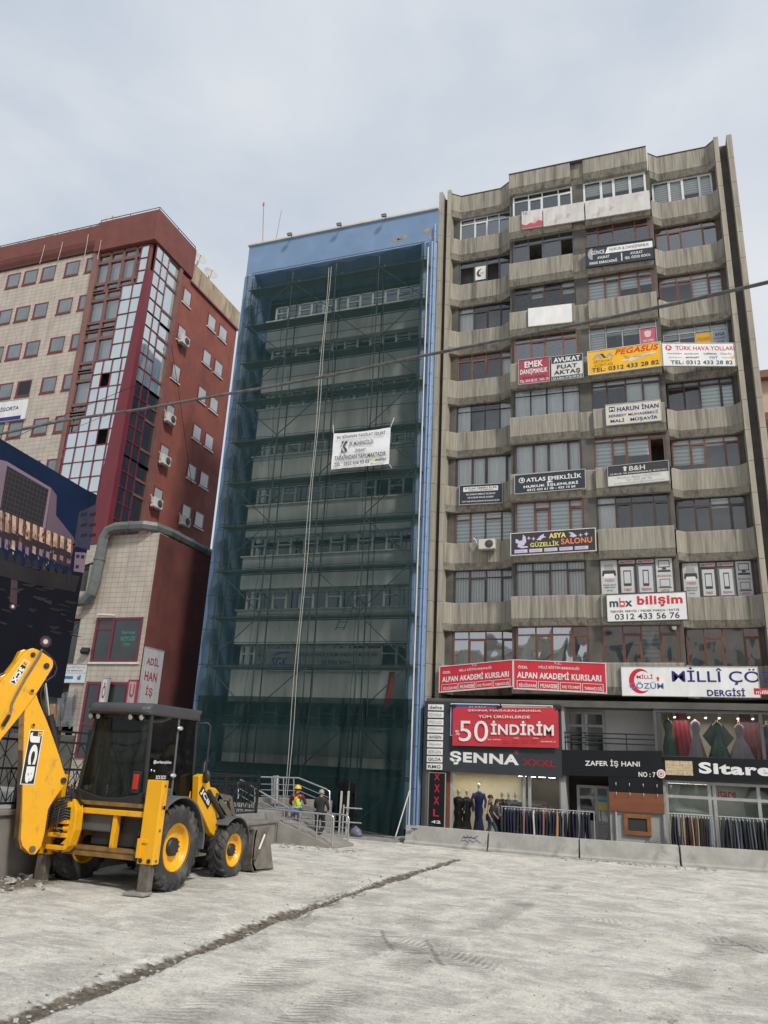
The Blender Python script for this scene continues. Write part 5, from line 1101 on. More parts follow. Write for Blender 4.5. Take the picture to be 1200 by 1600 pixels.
# --- unit one
psign('shop_fascia', 'wide slate grey fascia with large white lettering and small red letters, under sale banner', (664,1095), (876,1101), (660,1203), YF, SLT, thick=.22, px=[('ŞENNA',703,1173,811,1200,WHITE,.07),('XXXL',817,1186,868,1199,paint((.32,.015,.02)),.02),('®',804,1172,810,1179,REDI)])
G_ = 'white brand plates on the slate fascia'
for k, (t_, nm) in enumerate((('defne','first'),('EDHINA','second'),('PIDUO','third'),('MODAGLAM','fourth'),('AHSEN','fifth'),('Alpsoho','sixth'),('BERGEN','seventh'),('GILDA','eighth'),('RMG','ninth and lowest'))):
    y_ = 1100.3+k*11.55; x_ = 669-k*.28
    faint = t_ in ('EDHINA','PIDUO','MODAGLAM','Alpsoho','BERGEN')
    sign('brand_plate', 'small white brand plate, %s from the top of its column' % nm, aY(x_,y_,YF-.025), aY(x_+24.3,y_+.6,YF-.025), .215, WHITE, texts=[(t_,.10,.25,.90,.78 if not t_ == 'MODAGLAM' else .6,GREY if faint else INK,.02 if not faint else 0)], thick=.02, cat='sign', group=G_)
psign('vertical_sign', 'tall black strip sign with four red letters and number 42', (670.5,1207), (696,1208), (667,1293), YF, BLK, thick=.08, frame=GREY, fw=.02, px=[('X',679,1209,687,1219,RED,.03),('X',679,1225.5,687,1238,RED,.03),('X',678,1244.5,686,1257,RED,.03),('L',677,1264,686,1276,RED,.03),('42',674,1281.5,688.5,1287,WHITE,.06)])
psign('poster', 'blue poster with white border, mostly hidden behind the red sale banner', (705,1099.5), (780,1101), (705,1149), YF-.03, paint((.04,.10,.32)), thick=.02, frame=WHITE, fw=.03, px=[('ELBİSE',733,1103,760,1107,WHITE,.03)])
psign('poster', 'pale poster with white border, only its top edge above the red sale banner', (784,1101), (863,1103), (784,1150), YF-.03, paint((.45,.43,.36)), thick=.02, frame=WHITE, fw=.03, px=[('YENİ SEZON',800,1106,832,1108.5,INK),('33',855,1103,860,1107,INK)])
# sale banner, creased cloth
A_, B_, C_ = aY(708,1105,28.82), aY(872,1106,28.82), aY(708,1165,28.82); plb = Plane(A_, B_, A_.z-C_.z)
sb = thing('sale_banner', plb.p(0,1,0), 'creased red sale banner with large white 50 and İNDİRİM over the fascia', 'banner')
bz2 = lambda fx, fy: .02*noise.noise(Vector((fx*4+fy*3,fy*2,1))) + .014*abs(math.sin((fx*.9+fy*.55)*9))*math.exp(-fx*1.2)
b = MB(); vs=[]; fs=[]
for j in range(15):
    for i in range(31): vs.append(plb.p(i/30, j/14, bz2(i/30,j/14)))
for j in range(14):
    for i in range(30): fs.append((j*31+i,(j+1)*31+i,(j+1)*31+i+1,j*31+i+1))
b.add(vs,fs,True); b.build('fabric', mat('red_banner_cloth',(.50,.03,.045),.6,.08,1.5), sb)
def bpx(mb, s_, x0,y0,x1,y1, bold=.02, d=.045):
    f = lambda x_,y_: ((aY(x_,y_,28.82).x-A_.x)/plb.w, (A_.z-aY(x_,y_,28.82).z)/plb.h)
    a, c_ = f(x0,y0), f(x1,y1); text_on(mb, plb, s_, a[0],a[1],c_[0],c_[1], bold, 0, d)
b = MB()
bpx(b,'ŞENNA MAĞAZALARINDA',731.5,1108,846,1115); bpx(b,'TÜM ÜRÜNLERDE',748,1117.5,828.5,1124.5); bpx(b,'50',718,1126,763,1160,.0); bpx(b,'İNDİRİM',767.5,1127,866,1152,.05); bpx(b,'%',712,1141,718.5,1149,.0); bpx(b,"'ye varan",762,1154.5,783,1158.5,0); bpx(b,'sennaxxxl_tr',845,1159,869,1163,.0); bpx(b,'ÖZEL',803,1153.5,812,1156,0); bpx(b,'XXXL',833,1154,842,1156.5,0)
b.build('lettering', WHITE, sb); b = MB()
for k in range(8): bpx(b,('elbise','abiye','takım','tunik','bluz','ceket','gömlek','etek')[k],786+(k%4)*14.5,1158.3+(k//4)*3.6,797+(k%4)*14.5,1160.6+(k//4)*3.6,0)
b.build('lettering', paint((.2,.01,.02)), sb)
for fx in (0,.45,1): b = MB(); b.box(plb.p(fx,0).x-.09,plb.p(fx,0).x+.09,28.78,28.95,A_.z+.0,A_.z+.09); b.build('clamp', BLACK, sb)
# shop windows
def shopfront(x0, x1, z0, z1, Y, mull, parent, m_=ALU, gm_=SHOPGL, rails=()):
    f = MB()
    for x_ in (x0,)+tuple(mull)+(x1,): f.box(x_-.05,x_+.05,Y-.05,Y+.05,z0,z1)
    xs = (x0,)+tuple(mull)+(x1,)
    for z_ in (z0+.05,z1-.04)+tuple(rails):
        for a, c_ in zip(xs[:-1],xs[1:]): f.box(a+.05,c_-.05,Y-.045,Y+.045,z_-.045,z_+.045)
    w_ = f.build('shop_window', m_, parent); p_ = MB(); p_.add([(x0,Y,z0),(x1,Y,z0),(x1,Y,z1),(x0,Y,z1)],[(0,1,2,3)]); p_.build('pane', gm_, w_); return w_
xl, xm, xd_, xr = (aY(x_,1250,29.25).x for x_ in (706,819,828,877))
shopfront(xl, xr, .15, 2.45, 29.25, (xm,xd_), cb)
b = MB(); b.box(-8.3,xl-.05,29.2,29.3,.15,2.45); b.build('jamb', WOODP, cb)
def lamp_light(parent_name, loc, sx, sy, pw):
    l_ = bpy.data.lights.new(parent_name,'AREA'); l_.shape = 'RECTANGLE'; l_.size = sx; l_.size_y = sy; l_.energy = pw; l_.color = (1,.93,.80); o_ = bpy.data.objects.new(parent_name, l_); COL.objects.link(o_); o_.location = loc
lamp_light('shop_lamp_light',(-7.0,30.1,2.33),2.4,.5,26); lamp_light('shop_lamp_light',(-4.4,30.2,2.33),1.3,.6,14); lamp_light('display_lamp_light',(1.6,29.75,4.5),3.2,.3,20); lamp_light('corner_shop_lamp_light',(1.2,30.1,2.33),2.2,.5,22)
# lamps inside
k = 0
for row, (yy, n_) in enumerate(((29.7,4),(30.2,5),(30.7,5))):
    for q in range(n_):
        t = thing('ceiling_lamp', (-5.15+q*.36-.05*row, yy, 2.36), 'lit ceiling lamp in the clothes shop doorway, %s row, number %d from the left' % (('front','middle','back')[row], q+1), 'lamp', 'lit lamps on the clothes shop ceiling')
        x_ = -5.15+q*.36-.05*row; b = MB(); b.box(x_-.10,x_+.10,yy-.05,yy+.05,2.335,2.35); b.build('diffuser', LAMP, t); b = MB(); b.box(x_-.12,x_+.12,yy-.07,yy+.07,2.35,2.44); b.build('housing', BLACK, t)
for q in range(3):
    x_ = -7.9+q*1.0; t = thing('ceiling_lamp', (x_,30.2,2.36), 'lit lamp over the mannequins, %s of three' % ('left','middle','right')[q], 'lamp', 'lamps over the mannequins'); b = MB(); b.box(x_-.2,x_+.2,30.1,30.3,2.37,2.385); b.build('diffuser', LAMP, t); b = MB(); b.box(x_-.22,x_+.22,30.08,30.32,2.385,2.44); b.build('housing', GREY, t)
# --- unit two
psign('shop_fascia', 'black fascia with white capital lettering and number 7 over the lobby door', (877.5,1171.5), (1034,1173.5), (878,1211.5), YF, BLK, thick=.3, px=[('ZAFER İŞ HANI',914,1186,1000,1200,WHITE,.03),('NO : 7',997.5,1206,1024.5,1214.5,WHITE,.04)])
p_ = aY(1033,1209,28.9); b = MB(); b.cyl(p_, p_+Vector((0,.04,0)), .14, 24); b.cm=1; b.cyl(p_+Vector((0,-.004,0)), p_+Vector((0,.002,0)), .10, 20); b.cm=0; b.cyl(p_+Vector((0,-.007,0)), p_+Vector((0,.002,0)), .075, 20); b.cm=1; b.cyl(p_+Vector((0,-.010,0)), p_+Vector((0,.002,0)), .045, 16); tag(b.build('round_sign', [WHITE, paint((.5,.12,.12))]), 'round white plate with red ring beside number 7', 'sign')
b = MB(); b.box(-3.5,-.42,30.1,30.3,3.0,4.78); b.build('upper_wall', mat('pale_grey_wall',(0.45,0.44,0.43),.8,.08), cb); b = MB(); b.box(-3.5,-.42,29.1,30.1,2.9,3.05); b.build('balcony_slab', GWALL, cb)
a, c_ = aY(888,1140,30.08), aY(945,1168,30.08); w_ = shopfront(a.x,c_.x,3.1,4.7,30.06,((a.x+c_.x)/2-.1,),cb,mat('grey_door_frame',(.30,.30,.29),.5),GLD,(4.2,)); 
p_ = aY(986,1133,30.08); b = MB(); b.lathe([(.20,0),(.23,-.04),(.19,-.05),(.17,-.01),(0,-.01)],(0,0,0),(0,1,0),24); o = b.build('oval_window', [BLACK], cb); o.location = p_ - wl(cb) + Vector((0,-.0,0)); o.scale = (.85,1,1.1)
b = MB()
for z_ in (aY(960,1146.5,29.1).z, aY(960,1154,29.1).z, aY(960,1162,29.1).z): b.tube([(-3.5,29.1,z_),(-.42,29.1,z_)],.022,8)
for x_ in (-3.48,-2.4,-1.4,-.45): b.tube([(x_,29.12,3.05),(x_,29.12,aY(960,1146.5,29.1).z)],.018,8)
tag(b.build('balcony_rail', BLACK), 'thin black three-bar rail across the recess over the black fascia', 'railing')
p_ = aY(956,1168,29.4); b = MB(); b.sphere((p_.x,29.5,3.2),.22,.18,.17); tag(b.build('bag', OFFW), 'white round bundle on the ledge behind the thin black rail', 'bag')
b = MB(); b.sphere((aY(1001,1169,29.4).x,29.5,3.13),.24,.15,.09); b.sphere((aY(1006,1168,29.4).x,29.45,3.18),.12,.12,.08); tag(b.build('folded_cloth', paint((.03,.10,.30))), 'crumpled blue cloth on the ledge behind the thin black rail', 'cloth')
b = MB(); b.box(-3.5,-2.05,30.1,30.25,.14,2.9); b.build('lobby_back', SHOPDK, cb)
dl, dr = aY(904,1250,29.7).x, aY(951,1250,29.7).x
w_ = shopfront(dl,dr,.15,2.15,29.7,((dl+dr)/2+.1,),cb,mat('grey_door_frame',(.30,.30,.29),.5),glass('lobby_glass',.18,(.5,.52,.52),.03,.3),(.95,1.75))
b = MB(); b.box(dl+.06,dr-.06,29.68,29.72,.2,.9); b.build('door_panel', mat('grey_door_frame',(.30,.30,.29),.5), w_)
sign('poster','blue and yellow poster behind the grey lobby door glass',(dl+.55,29.66,1.85),(dl+1.0,29.66,1.85),.5,paint((.05,.25,.38)),rects=[(0,.45,1,1,paint((.5,.4,.15)))],thick=.01)
x0, x1 = aY(951,1230,28.98).x, aY(1036,1230,28.98).x; zA = aY(990,1239,28.98).z; zB = aY(990,1269,28.98).z; zC = aY(990,1215,28.98).z
b = MB(); b.box(x0,x1,29.02,29.3,.14,zB); b.build('booth_wall', GWALL, cb)
t = thing('shutter_board', ((x0+x1)/2,28.95,zB), 'brown timber board with row of hooks above it, under the black fascia', 'board'); b = MB(); b.box(x0,x1,28.93,29.0,zB,zA); b.build('board', WOODP, t, .006); b = MB(); b.box(x0,x1,28.96,29.0,zA+.003,zC+.05); b.build('backing', BLK, t)
for row in (0,1):
    for q in range(5): x_ = x0+.25+q*.44; z_ = (zA-.06) if row == 0 else zA+(zC-zA)*.5; b = MB(); b.tube([(x_,28.95,z_+.06),(x_,28.88,z_+.05),(x_,28.87,z_),(x_,28.90,z_-.03)],.01,6); b.build('hook', OFFW, t)
a, c_ = aY(974,1271,28.98), aY(1018.5,1307,28.98)
t = thing('framed_board', ((a.x+c_.x)/2,28.98,c_.z), 'dark board in thick timber frame on the pale booth wall', 'board'); b = MB(); w2 = .13
b.box(a.x,c_.x,28.93,29.02,c_.z,c_.z+w2); b.box(a.x,c_.x,28.93,29.02,a.z-w2,a.z); b.box(a.x,a.x+w2,28.932,29.02,c_.z+w2,a.z-w2); b.box(c_.x-w2,c_.x,28.932,29.02,c_.z+w2,a.z-w2); b.build('frame', WOODF, t, .01); b = MB(); b.box(a.x+w2,c_.x-w2,28.97,29.01,c_.z+w2,a.z-w2); b.build('board', mat('slate_board',(.03,.03,.03),.7,.1), t)
for px_, lab in ((963,'grey downpipe on the pale booth wall, left of the framed board'),(1038,'grey downpipe between the booth wall and the corner shop')):
    x_ = aY(px_,1290,28.95).x; b = MB(); b.tube([(x_,28.95,.14),(x_,28.95,zB-.02)],.04,8)
    for z_ in (.4,.9): b.tube([(x_,28.95,z_),(x_,28.95,z_+.06)],.052,8)
    tag(b.build('downpipe', GREY), lab, 'pipe')
# --- unit three
psign('shop_fascia', 'black fascia with big rounded white lettering at the right picture edge', (1036,1181.5), (1290,1190), (1038,1217), YF, BLK, thick=.3, px=[('Sitare',1091,1190.5,1206,1213,WHITE,.07)])
psign('poster', 'beige printed panel at the left end of the rounded-letter black fascia', (1039,1188.3), (1081.5,1189.5), (1039,1210.5), YF-.02, mat('beige_print',(.48,.38,.24),.6,.4,14), thick=.015)
ux0, ux1 = aY(1022,1140,29.1).x, 3.4
b = MB(); b.box(ux0,ux1,30.6,30.8,3.1,4.78); b.build('display_back', mat('display_wall',(.52,.48,.38),.8,.05), cb); b = MB(); b.box(ux0,ux1,29.1,30.6,3.02,3.14); b.build('display_floor', CREAM, cb)
shopfront(ux0+.05, ux1, 3.14, 4.75, 29.1, (aY(1190,1140,29.1).x,), cb, mat('dark_alu',(.08,.08,.08),.4))
for q, px_ in enumerate((1052,1074,1100,1121,1150,1173)):
    x_ = aY(px_,1106,29.8).x; t = thing('spot_lamp', (x_,29.8,4.6), 'white ceiling spot in the gown display, %s from the left' % ('first','second','third','fourth','fifth','sixth')[q], 'lamp', 'white spots in the gown display'); b = MB(); b.tube([(x_,29.8,4.76),(x_,29.78,4.66),(x_+.02,29.72,4.56)],[.02,.05,.055],10); b.build('housing', OFFW, t); b = MB(); b.cyl((x_+.021,29.717,4.557),(x_+.025,29.71,4.545),.045,10); b.build('bulb', glow('spot_glow',(1,.95,.85),2), t)
b = MB(); b.box(-.22,3.4,30.9,31.0,.14,2.9); b.build('shop_back_wall', mat('shop_teal_wall',(.20,.24,.23),.8,.3,.8), cb)
m1, m2, m3 = aY(1110,1260,29.3).x, aY(1118,1260,29.3).x, aY(1187,1260,29.3).x
shopfront(-.2, 3.4, .15, 2.45, 29.3, (m1,m2,m3), cb, ALU, glass('shop_glass_dim',.2,(.6,.62,.62),.02,.3), (1.95,))
plS = Plane((m2+.1,29.28,2.25),(m3-.3,29.28,2.25),.25); w_ = MB(); text_on(w_,plS,'itare',.0,.0,.6,1,.04); tag(w_.build('window_lettering', paint((.2,.03,.03))),'small dark red lettering on shop glass under the rounded-letter black fascia','lettering')
for q, (px_, y_) in enumerate(((1052,29.9),(1071,30.1),(1095,30.3))):
    x_ = aY(px_,1222,y_).x; t = thing('ceiling_lamp',(x_,y_,2.4),'lit strip lamp inside the corner shop, %s of three' % ('left','middle','right')[q],'lamp','lit lamps of the corner shop'); b = MB(); b.box(x_-.22,x_+.22,y_-.06,y_+.06,2.36,2.38); b.build('diffuser', LAMP, t); b = MB(); b.box(x_-.24,x_+.24,y_-.08,y_+.08,2.38,2.44); b.build('housing', GREY, t)
b = MB(); b.box(-.2,3.4,29.35,31,2.45,2.6); b.build('shop_ceiling', GWALL, cb)
# ---------------------------------------------------------------- gowns and mannequins
GOLD = mat('gold_form',(.50,.30,.08),.35,.1,2,metal=.6); SKINW = mat('mannequin_white',(.62,.58,.54),.5,.05)
def gown(px_, Y, z0, z1, col, label, form=GOLD, flare=.30, waist=.11, cat='gown', parentname='gown', grp=None, sleeves=False):
    x_ = aY(px_, 1140 if z0 > 2 else 1270, Y).x; t = thing(parentname, (x_,Y,z0), label, cat, grp); h = z1-z0
    prof = [(flare,0),(flare*.86,.12),(flare*.62,.35),(waist*1.25,.52),(waist,.60),(waist*1.15,.68),(waist*1.45,.80),(waist*1.3,.88),(waist*.6,.93)]
    seg = 28; vs=[]; fs=[]; n_ = len(prof)
    for k in range(seg):
        a = 2*math.pi*k/seg
        for q, (r, f_) in enumerate(prof):
            rr_ = r*(1+.10*math.sin(a*7+f_*5)*max(0,1-f_*1.7)); vs.append((x_+rr_*math.cos(a), Y+.62*rr_*math.sin(a), z0+h*f_))
    for k in range(seg):
        for q in range(n_-1): fs.append((k*n_+q,((k+1)%seg)*n_+q,((k+1)%seg)*n_+q+1,k*n_+q+1))
    b = MB(); b.add(vs,fs,True)
    if sleeves:
        for s_ in (-1,1): b.tube([(x_+s_*waist*1.3,Y,z0+h*.88),(x_+s_*waist*1.9,Y-.02,z0+h*.72),(x_+s_*waist*1.8,Y-.10,z0+h*.56)],[.055,.05,.04],8)
    b.build('dress' if cat == 'gown' else 'clothes', col, t)
    b = MB(); b.tube([(x_,Y,z0+h*.88),(x_,Y,z0+h*.95),(x_,Y,z0+h)],[.05,.035,.03],10)
    if form is not GOLD: b.sphere((x_,Y-.01,z0+h*1.06),.065,.075,.09)
    else: b.sphere((x_,Y,z0+h),.035,.035,.045)
    if sleeves:
        for s_ in (-1,1): b.tube([(x_+s_*waist*1.8,Y-.10,z0+h*.57),(x_+s_*waist*1.75,Y-.14,z0+h*.50)],[.03,.02],8)
    b.build('mannequin_form', form, t); return t
sat = lambda n_, c_: mat(n_, c_, .38, .2, 3, stretch=(6,6,.5))
GRN = sat('green_satin',(.012,.07,.05)); LIL = sat('lilac_satin',(.20,.17,.23)); DKB = sat('navy_satin',(.012,.016,.05)); BKC = sat('black_cloth',(.016,.016,.02))
gown(1044,29.6,3.2,4.55,GRN,'dark green gown on gold form, first at the left of the upper display')
gown(1087,29.7,3.2,4.55,LIL,'grey lilac gown on gold form between red cloth and green cape gown')
t = gown(1121,29.6,3.2,4.5,GRN,'green gown with spread sheer cape, on gold form in upper display',flare=.36)
x_ = aY(1121,1140,29.7).x; b = MB(); vs=[(x_-.5,29.68,3.95),(x_-.1,29.66,4.45),(x_,29.64,4.25),(x_+.1,29.66,4.45),(x_+.5,29.68,3.9),(x_+.25,29.72,3.6),(x_,29.7,3.75),(x_-.25,29.72,3.6)]; b.add(vs,[tuple(range(8))]); b.build('cape', sat('sheer_green',(.05,.09,.09)), t)
gown(1155,29.65,3.18,4.45,LIL,'grey lilac gown with flared hem before the maroon cloth',flare=.42)
gown(1199,29.6,3.2,4.45,DKB,'dark gown at the right end of the upper display, cut by picture edge')
def cloth_panel(px0, px1, z0, z1, Y, m_, label, sweep=0):
    a, c_ = aY(px0,1140,Y).x, aY(px1,1140,Y).x; vs=[]; fs=[]
    for j in range(11):
        for i in range(15): u, v = i/14, j/10; vs.append((a+(c_-a)*u+sweep*v*v*(.3+u), Y+.05*math.sin(u*22)*(.4+v*.6), z1-(z1-z0)*v))
    for j in range(10):
        for i in range(14): fs.append((j*15+i,(j+1)*15+i,(j+1)*15+i+1,j*15+i+1))
    b = MB(); b.add(vs,fs,True); tag(b.build('hanging_cloth', m_), label, 'cloth')
cloth_panel(1052,1076,3.25,4.7,30.0,sat('crimson_satin',(.22,.012,.03)),'long crimson cloth hung behind the gowns, left part of upper display',.15)
cloth_panel(1152,1186,3.2,4.7,30.1,sat('maroon_satin',(.12,.035,.045)),'wide dull maroon cloth hung behind the lilac gown at right',.05)
cloth_panel(1025,1034,3.2,4.7,29.5,sat('ivory_satin',(.5,.46,.34)),'narrow ivory curtain at the left edge of the upper display')
for px_, col, y_, lab in ((716,BKC,29.6,'black suited white mannequin, first from the left in the shop window'),(729,BKC,29.65,'black suited white mannequin, second from the left in the shop window'),(748,sat('royal_blue_satin',(.012,.03,.16)),30.0,'mannequin in royal blue dress set back in the shop window'),(784,BKC,29.7,'mannequin in black coat with white collar behind the walking man'),(794.5,DKB,29.6,'navy dressed white mannequin left of the shop door post, outer one'),(805,DKB,29.65,'navy dressed white mannequin nearest the shop door post')):
    gown(px_,y_,.3,1.62 if y_ < 29.9 else 1.85,col,lab,SKINW,.22,.14,'mannequin','mannequin','mannequins in the clothes shop window',True)
# ---------------------------------------------------------------- clothes rails
CLO = {n_: mat('cloth_'+n_.replace(' ','_'), c_, .9, .18, 4, stretch=(8,8,.6)) for n_, c_ in {'navy':(.016,.020,.045),'black':(.013,.013,.016),'charcoal':(.04,.042,.048),'grey':(.14,.145,.15),'dusty pink':(.26,.13,.12),'white':(.5,.5,.49),'slate blue':(.06,.08,.12),'tan':(.38,.20,.10),'burgundy':(.05,.014,.022),'camel':(.42,.28,.14),'plum':(.045,.022,.05)}.items()}
ORD = ['first','second','third','fourth','fifth','sixth','seventh','eighth','ninth','tenth','eleventh','twelfth','thirteenth','fourteenth','fifteenth','sixteenth','seventeenth','eighteenth','nineteenth','twentieth']
rg2 = random.Random(11)
def rail(x0, x1, Y, zt, colours, where, grp, hang, ln):
    t = thing('clothes_rail', ((x0+x1)/2,Y,.14), 'steel clothes rail %s' % where, 'clothes rail')
    b = MB(); b.tube([(x0-.1,Y,zt),(x1+.1,Y,zt)],.018,8); b.build('bar', ALU, t)
    for x_ in (x0-.08,x1+.08):
        b = MB(); b.tube([(x_,Y,.16),(x_,Y,zt+.01)],.016,8); b.build('post', ALU, t); b = MB(); b.tube([(x_,Y-.3,.16),(x_,Y+.3,.16)],.018,8); b.build('foot', ALU, t)
    n_ = len(colours); cnt = {}; tot = {c_: colours.count(c_) for c_ in colours}
    for k, c_ in enumerate(colours):
        cnt[c_] = cnt.get(c_,0)+1; i_ = cnt[c_]-1
        x_ = x0+(x1-x0)*(k+.5)/n_+rg2.uniform(-.015,.015); th = (x1-x0)/n_*rg2.uniform(.75,1.05); l_ = ln*rg2.uniform(.86,1.06); dp = rg2.uniform(.36,.46); ph = rg2.uniform(0,6)
        lab = ('%s %s %s, ' % (('only',c_,hang) if tot[c_] == 1 else (ORD[min(i_,19)],c_,hang))) + ('from the left on the rail %s' % where if tot[c_] > 1 else 'on the rail %s' % where)
        g = thing('garment', (x_,Y,zt-l_-.06), lab, hang.split()[-1], grp)
        vs=[]; fs=[]; rows = 9; ring = 12
        for j in range(rows):
            v = j/(rows-1); z_ = zt-.07-l_*v; wd = dp*(.62+.38*min(1,v*5)) * (1 if hang != 'trousers' else .8); tk = th*.5*(.55+.45*min(1,v*3))
            for q in range(ring):
                a = 2*math.pi*q/ring; vs.append((x_+tk*math.cos(a)*(1+.35*math.sin(a*3+ph+v*2))+.02*math.sin(v*3+ph), Y+wd*.5*math.sin(a), z_+.012*math.sin(q*2+ph)*(v>.9)))
        for j in range(rows-1):
            for q in range(ring): fs.append((j*ring+q,(j+1)*ring+q,(j+1)*ring+(q+1)%ring,j*ring+(q+1)%ring))
        fs.append(tuple(range(ring))); b = MB(); b.add(vs,fs,True); b.build('cloth', CLO[c_], g)
        b = MB(); b.tube([(x_,Y-.2,zt-.075),(x_,Y,zt-.045),(x_,Y+.2,zt-.075)],.012,6); b.tube([(x_,Y,zt-.045),(x_,Y-.01,zt+.015),(x_,Y+.02,zt+.025)],.006,5); b.build('hanger', OFFW if (k%3 == 0 or hang == 'trousers') else GREY, g)
YG = 28.35
zt = aY(800,1261,YG).z
cs = ['navy']*4+['charcoal','navy','dusty pink','navy','black','white','navy','navy','dusty pink','navy','navy','navy','tan','navy','grey']+['navy','black','navy','navy','charcoal','navy','black','navy']
rail(aY(788,1261,YG).x, aY(924,1267,YG).x, YG, zt, cs, 'before the clothes shop door', 'garments before the clothes shop door', 'coat', 1.02)
zt2 = aY(1080,1273,YG).z
rail(aY(1048,1272,YG).x, aY(1108,1274,YG).x, YG, zt2, ['black','slate blue','charcoal','grey','camel','black','burgundy','camel','plum','camel','black','burgundy','charcoal','slate blue'], 'left of the corner shop door', 'trousers left of the corner shop door', 'trousers', 1.05)
zt3 = aY(1160,1278,YG).z
rail(aY(1124,1276,YG).x, aY(1250,1282,YG).x, YG, zt3, (['charcoal','black','slate blue','charcoal','grey','slate blue','black','charcoal','slate blue','grey','black','charcoal']*2)[:22], 'at the right picture edge', 'trousers at the right picture edge', 'trousers', 1.1)
# ================================================================ STREET OBJECTS
BARC = mat('barrier_concrete',(0.34,0.335,0.31),.9,.2,1.5,.35,dirt=((.17,.165,.15),.56,2.2,(1,1,1)))
bx = [(-8.72,27.05),(-5.79,26.80),(-2.86,26.64),(0.10,26.92),(3.2,27.35),(6.2,27.6)]
labs = ['concrete barrier with purple scribble, nearest the blue building','plain concrete barrier right below the clothes shop window','concrete barrier below the brown boards, cracked and darker','concrete barrier at the right, its left end beside a dark gap','concrete barrier beyond the right picture edge']
for k in range(4):
    A, B = Vector(bx[k]+(0,)), Vector(bx[k+1]+(0,)); d_ = (B-A).normalized(); n_ = Vector((d_.y,-d_.x,0)); A = A+d_*.03; B = B-d_*.03
    t = thing('concrete_barrier', (A+B)/2, labs[k], 'barrier', 'concrete barriers along the shops')
    prof = [(-.02,0),(-.02,.09),(.06,.13),(.14,.60),(.36,.60),(.44,.13),(.52,.09),(.52,0)]
    b = MB(); b.prism([A - n_*y_ + Vector((0,0,z_-.02)) for y_, z_ in prof], B-A); o = fixn(b.build('body', BARC, t, .015))
    b = MB(); 
    for s_ in (.3,.7): p_ = A.lerp(B,s_) - n_*.25; b.tube([p_+Vector((-.07,0,.57)),p_+Vector((-.05,0,.64)),p_+Vector((.05,0,.64)),p_+Vector((.07,0,.57))],.012,6)
    b.build('lifting_loop', DARK, t)
    if k == 0:
        g = MB(); pf = lambda u, v: A.lerp(B,u) - n_*(.06+(.14-.06)*(v-.13)/.47) + n_*.006 + Vector((0,0,v-.02))
        for st in ([(.70,.30),(.73,.42),(.75,.33),(.77,.44),(.79,.34),(.81,.42),(.83,.36),(.86,.40),(.90,.45)],[(.69,.24),(.74,.29),(.78,.22),(.80,.30),(.84,.24),(.88,.31),(.93,.23)],[(.72,.36),(.80,.38),(.88,.35)]):
            g.tube([pf(u,v) for u, v in st],.008,5)
        g.build('graffiti', paint((.07,.03,.16)), t); g = MB(); g.box(A.x+.22,A.x+.42,A.y-.12,A.y-.02,.595,.60); g.tube([pf(.07,.50),pf(.15,.505)],.012,5); g.tube([pf(.11,.505),pf(.11,.44)],.012,5); g.build('paint_mark', BLACK, t)
# retaining wall with fence
WALLM = mat('old_wall_concrete',(0.20,0.19,0.175),.9,.25,1.2,.3,dirt=((.09,.085,.08),.52,1.4,(1,1,.6)))
t = thing('retaining_wall', (-12.2,16.5,0), 'low grey concrete retaining wall with coping behind the yellow digger', 'wall')
b = MB(); b.box(-12.4,-12.1,9.0,17.6,-.05,1.2); b.box(-12.4,-11.75,17.6,23.4,-.05,.62); b.build('wall_face', WALLM, t, .015); b = MB(); b.box(-12.45,-12.04,9.0,17.6,1.2,1.29); b.box(-12.45,-11.70,17.62,23.44,.62,.70); b.build('coping', WALLM, t, .01)
IRON = mat('black_iron',(.014,.014,.016),.5,.1)
def fence_panel(A, B, z0, z1, label, mid=None, grp='black iron fence panels', last=True):
    A, B = Vector(A), Vector(B); t = thing('iron_fence', (A+B)/2, label, 'fence', grp); up_ = lambda p_, z_: Vector((p_.x,p_.y,z_)); L_ = (B-A).length
    for p_ in ((A,B) if last else (A,)): b = MB(); b.bar(up_(p_,z0-.1),up_(p_,z1+.06),.07,.07,(1,0,0)); b.build('post', IRON, t)
    levels = [z0+.05]+([mid] if mid else [])+[z1-.25,z1-.03]
    for z_ in levels: b = MB(); b.bar(up_(A,z_),up_(B,z_),.035,.045); b.build('rail', IRON, t)
    b = MB(); n_ = max(3,int(L_/.42))
    for q in range(n_):
        p0 = A.lerp(B,(q+.5)/n_); e_ = (B-A)/n_*.5
        zl, zh = z0+.05, (mid or z1-.25); m_ = (zl+zh)/2
        b.bar(up_(p0,zl),up_(p0,zh),.016,.016,(1,0,0)); b.bar(up_(p0-e_,zl),up_(p0-e_,z1-.03),.018,.018,(1,0,0))
        for s_ in (-1,1):
            b.bar(up_(p0,zl+.03),up_(p0+e_*s_,m_),.014,.014,(1,0,0)); b.bar(up_(p0+e_*s_,m_),up_(p0,zh-.03),.014,.014,(1,0,0)); b.bar(up_(p0+e_*.5*s_,zl),up_(p0+e_*.5*s_,m_*.5+zl*.5),.012,.012,(1,0,0)); b.bar(up_(p0+e_*s_*.0,m_),up_(p0+e_*s_*.6,zh),.012,.012,(1,0,0))
            if mid: b.bar(up_(p0,mid+.03),up_(p0+e_*s_,(mid+z1-.25)/2),.013,.013,(1,0,0)); b.bar(up_(p0+e_*s_,(mid+z1-.25)/2),up_(p0,z1-.27),.013,.013,(1,0,0))
    b.build('lattice', IRON, t)
ys = [9.2,11.1,13.0,14.9,17.2]
for k in range(4): fence_panel((-12.3,ys[k],0),(-12.3,ys[k+1],0),1.35,2.85,'tall black iron fence panel on the wall, %s' % ('cut by the left picture edge','left of the yellow boom','right behind the yellow boom','behind the digger cab')[k],2.05,last=k==3)
ys = [19.2,21.3,23.35]
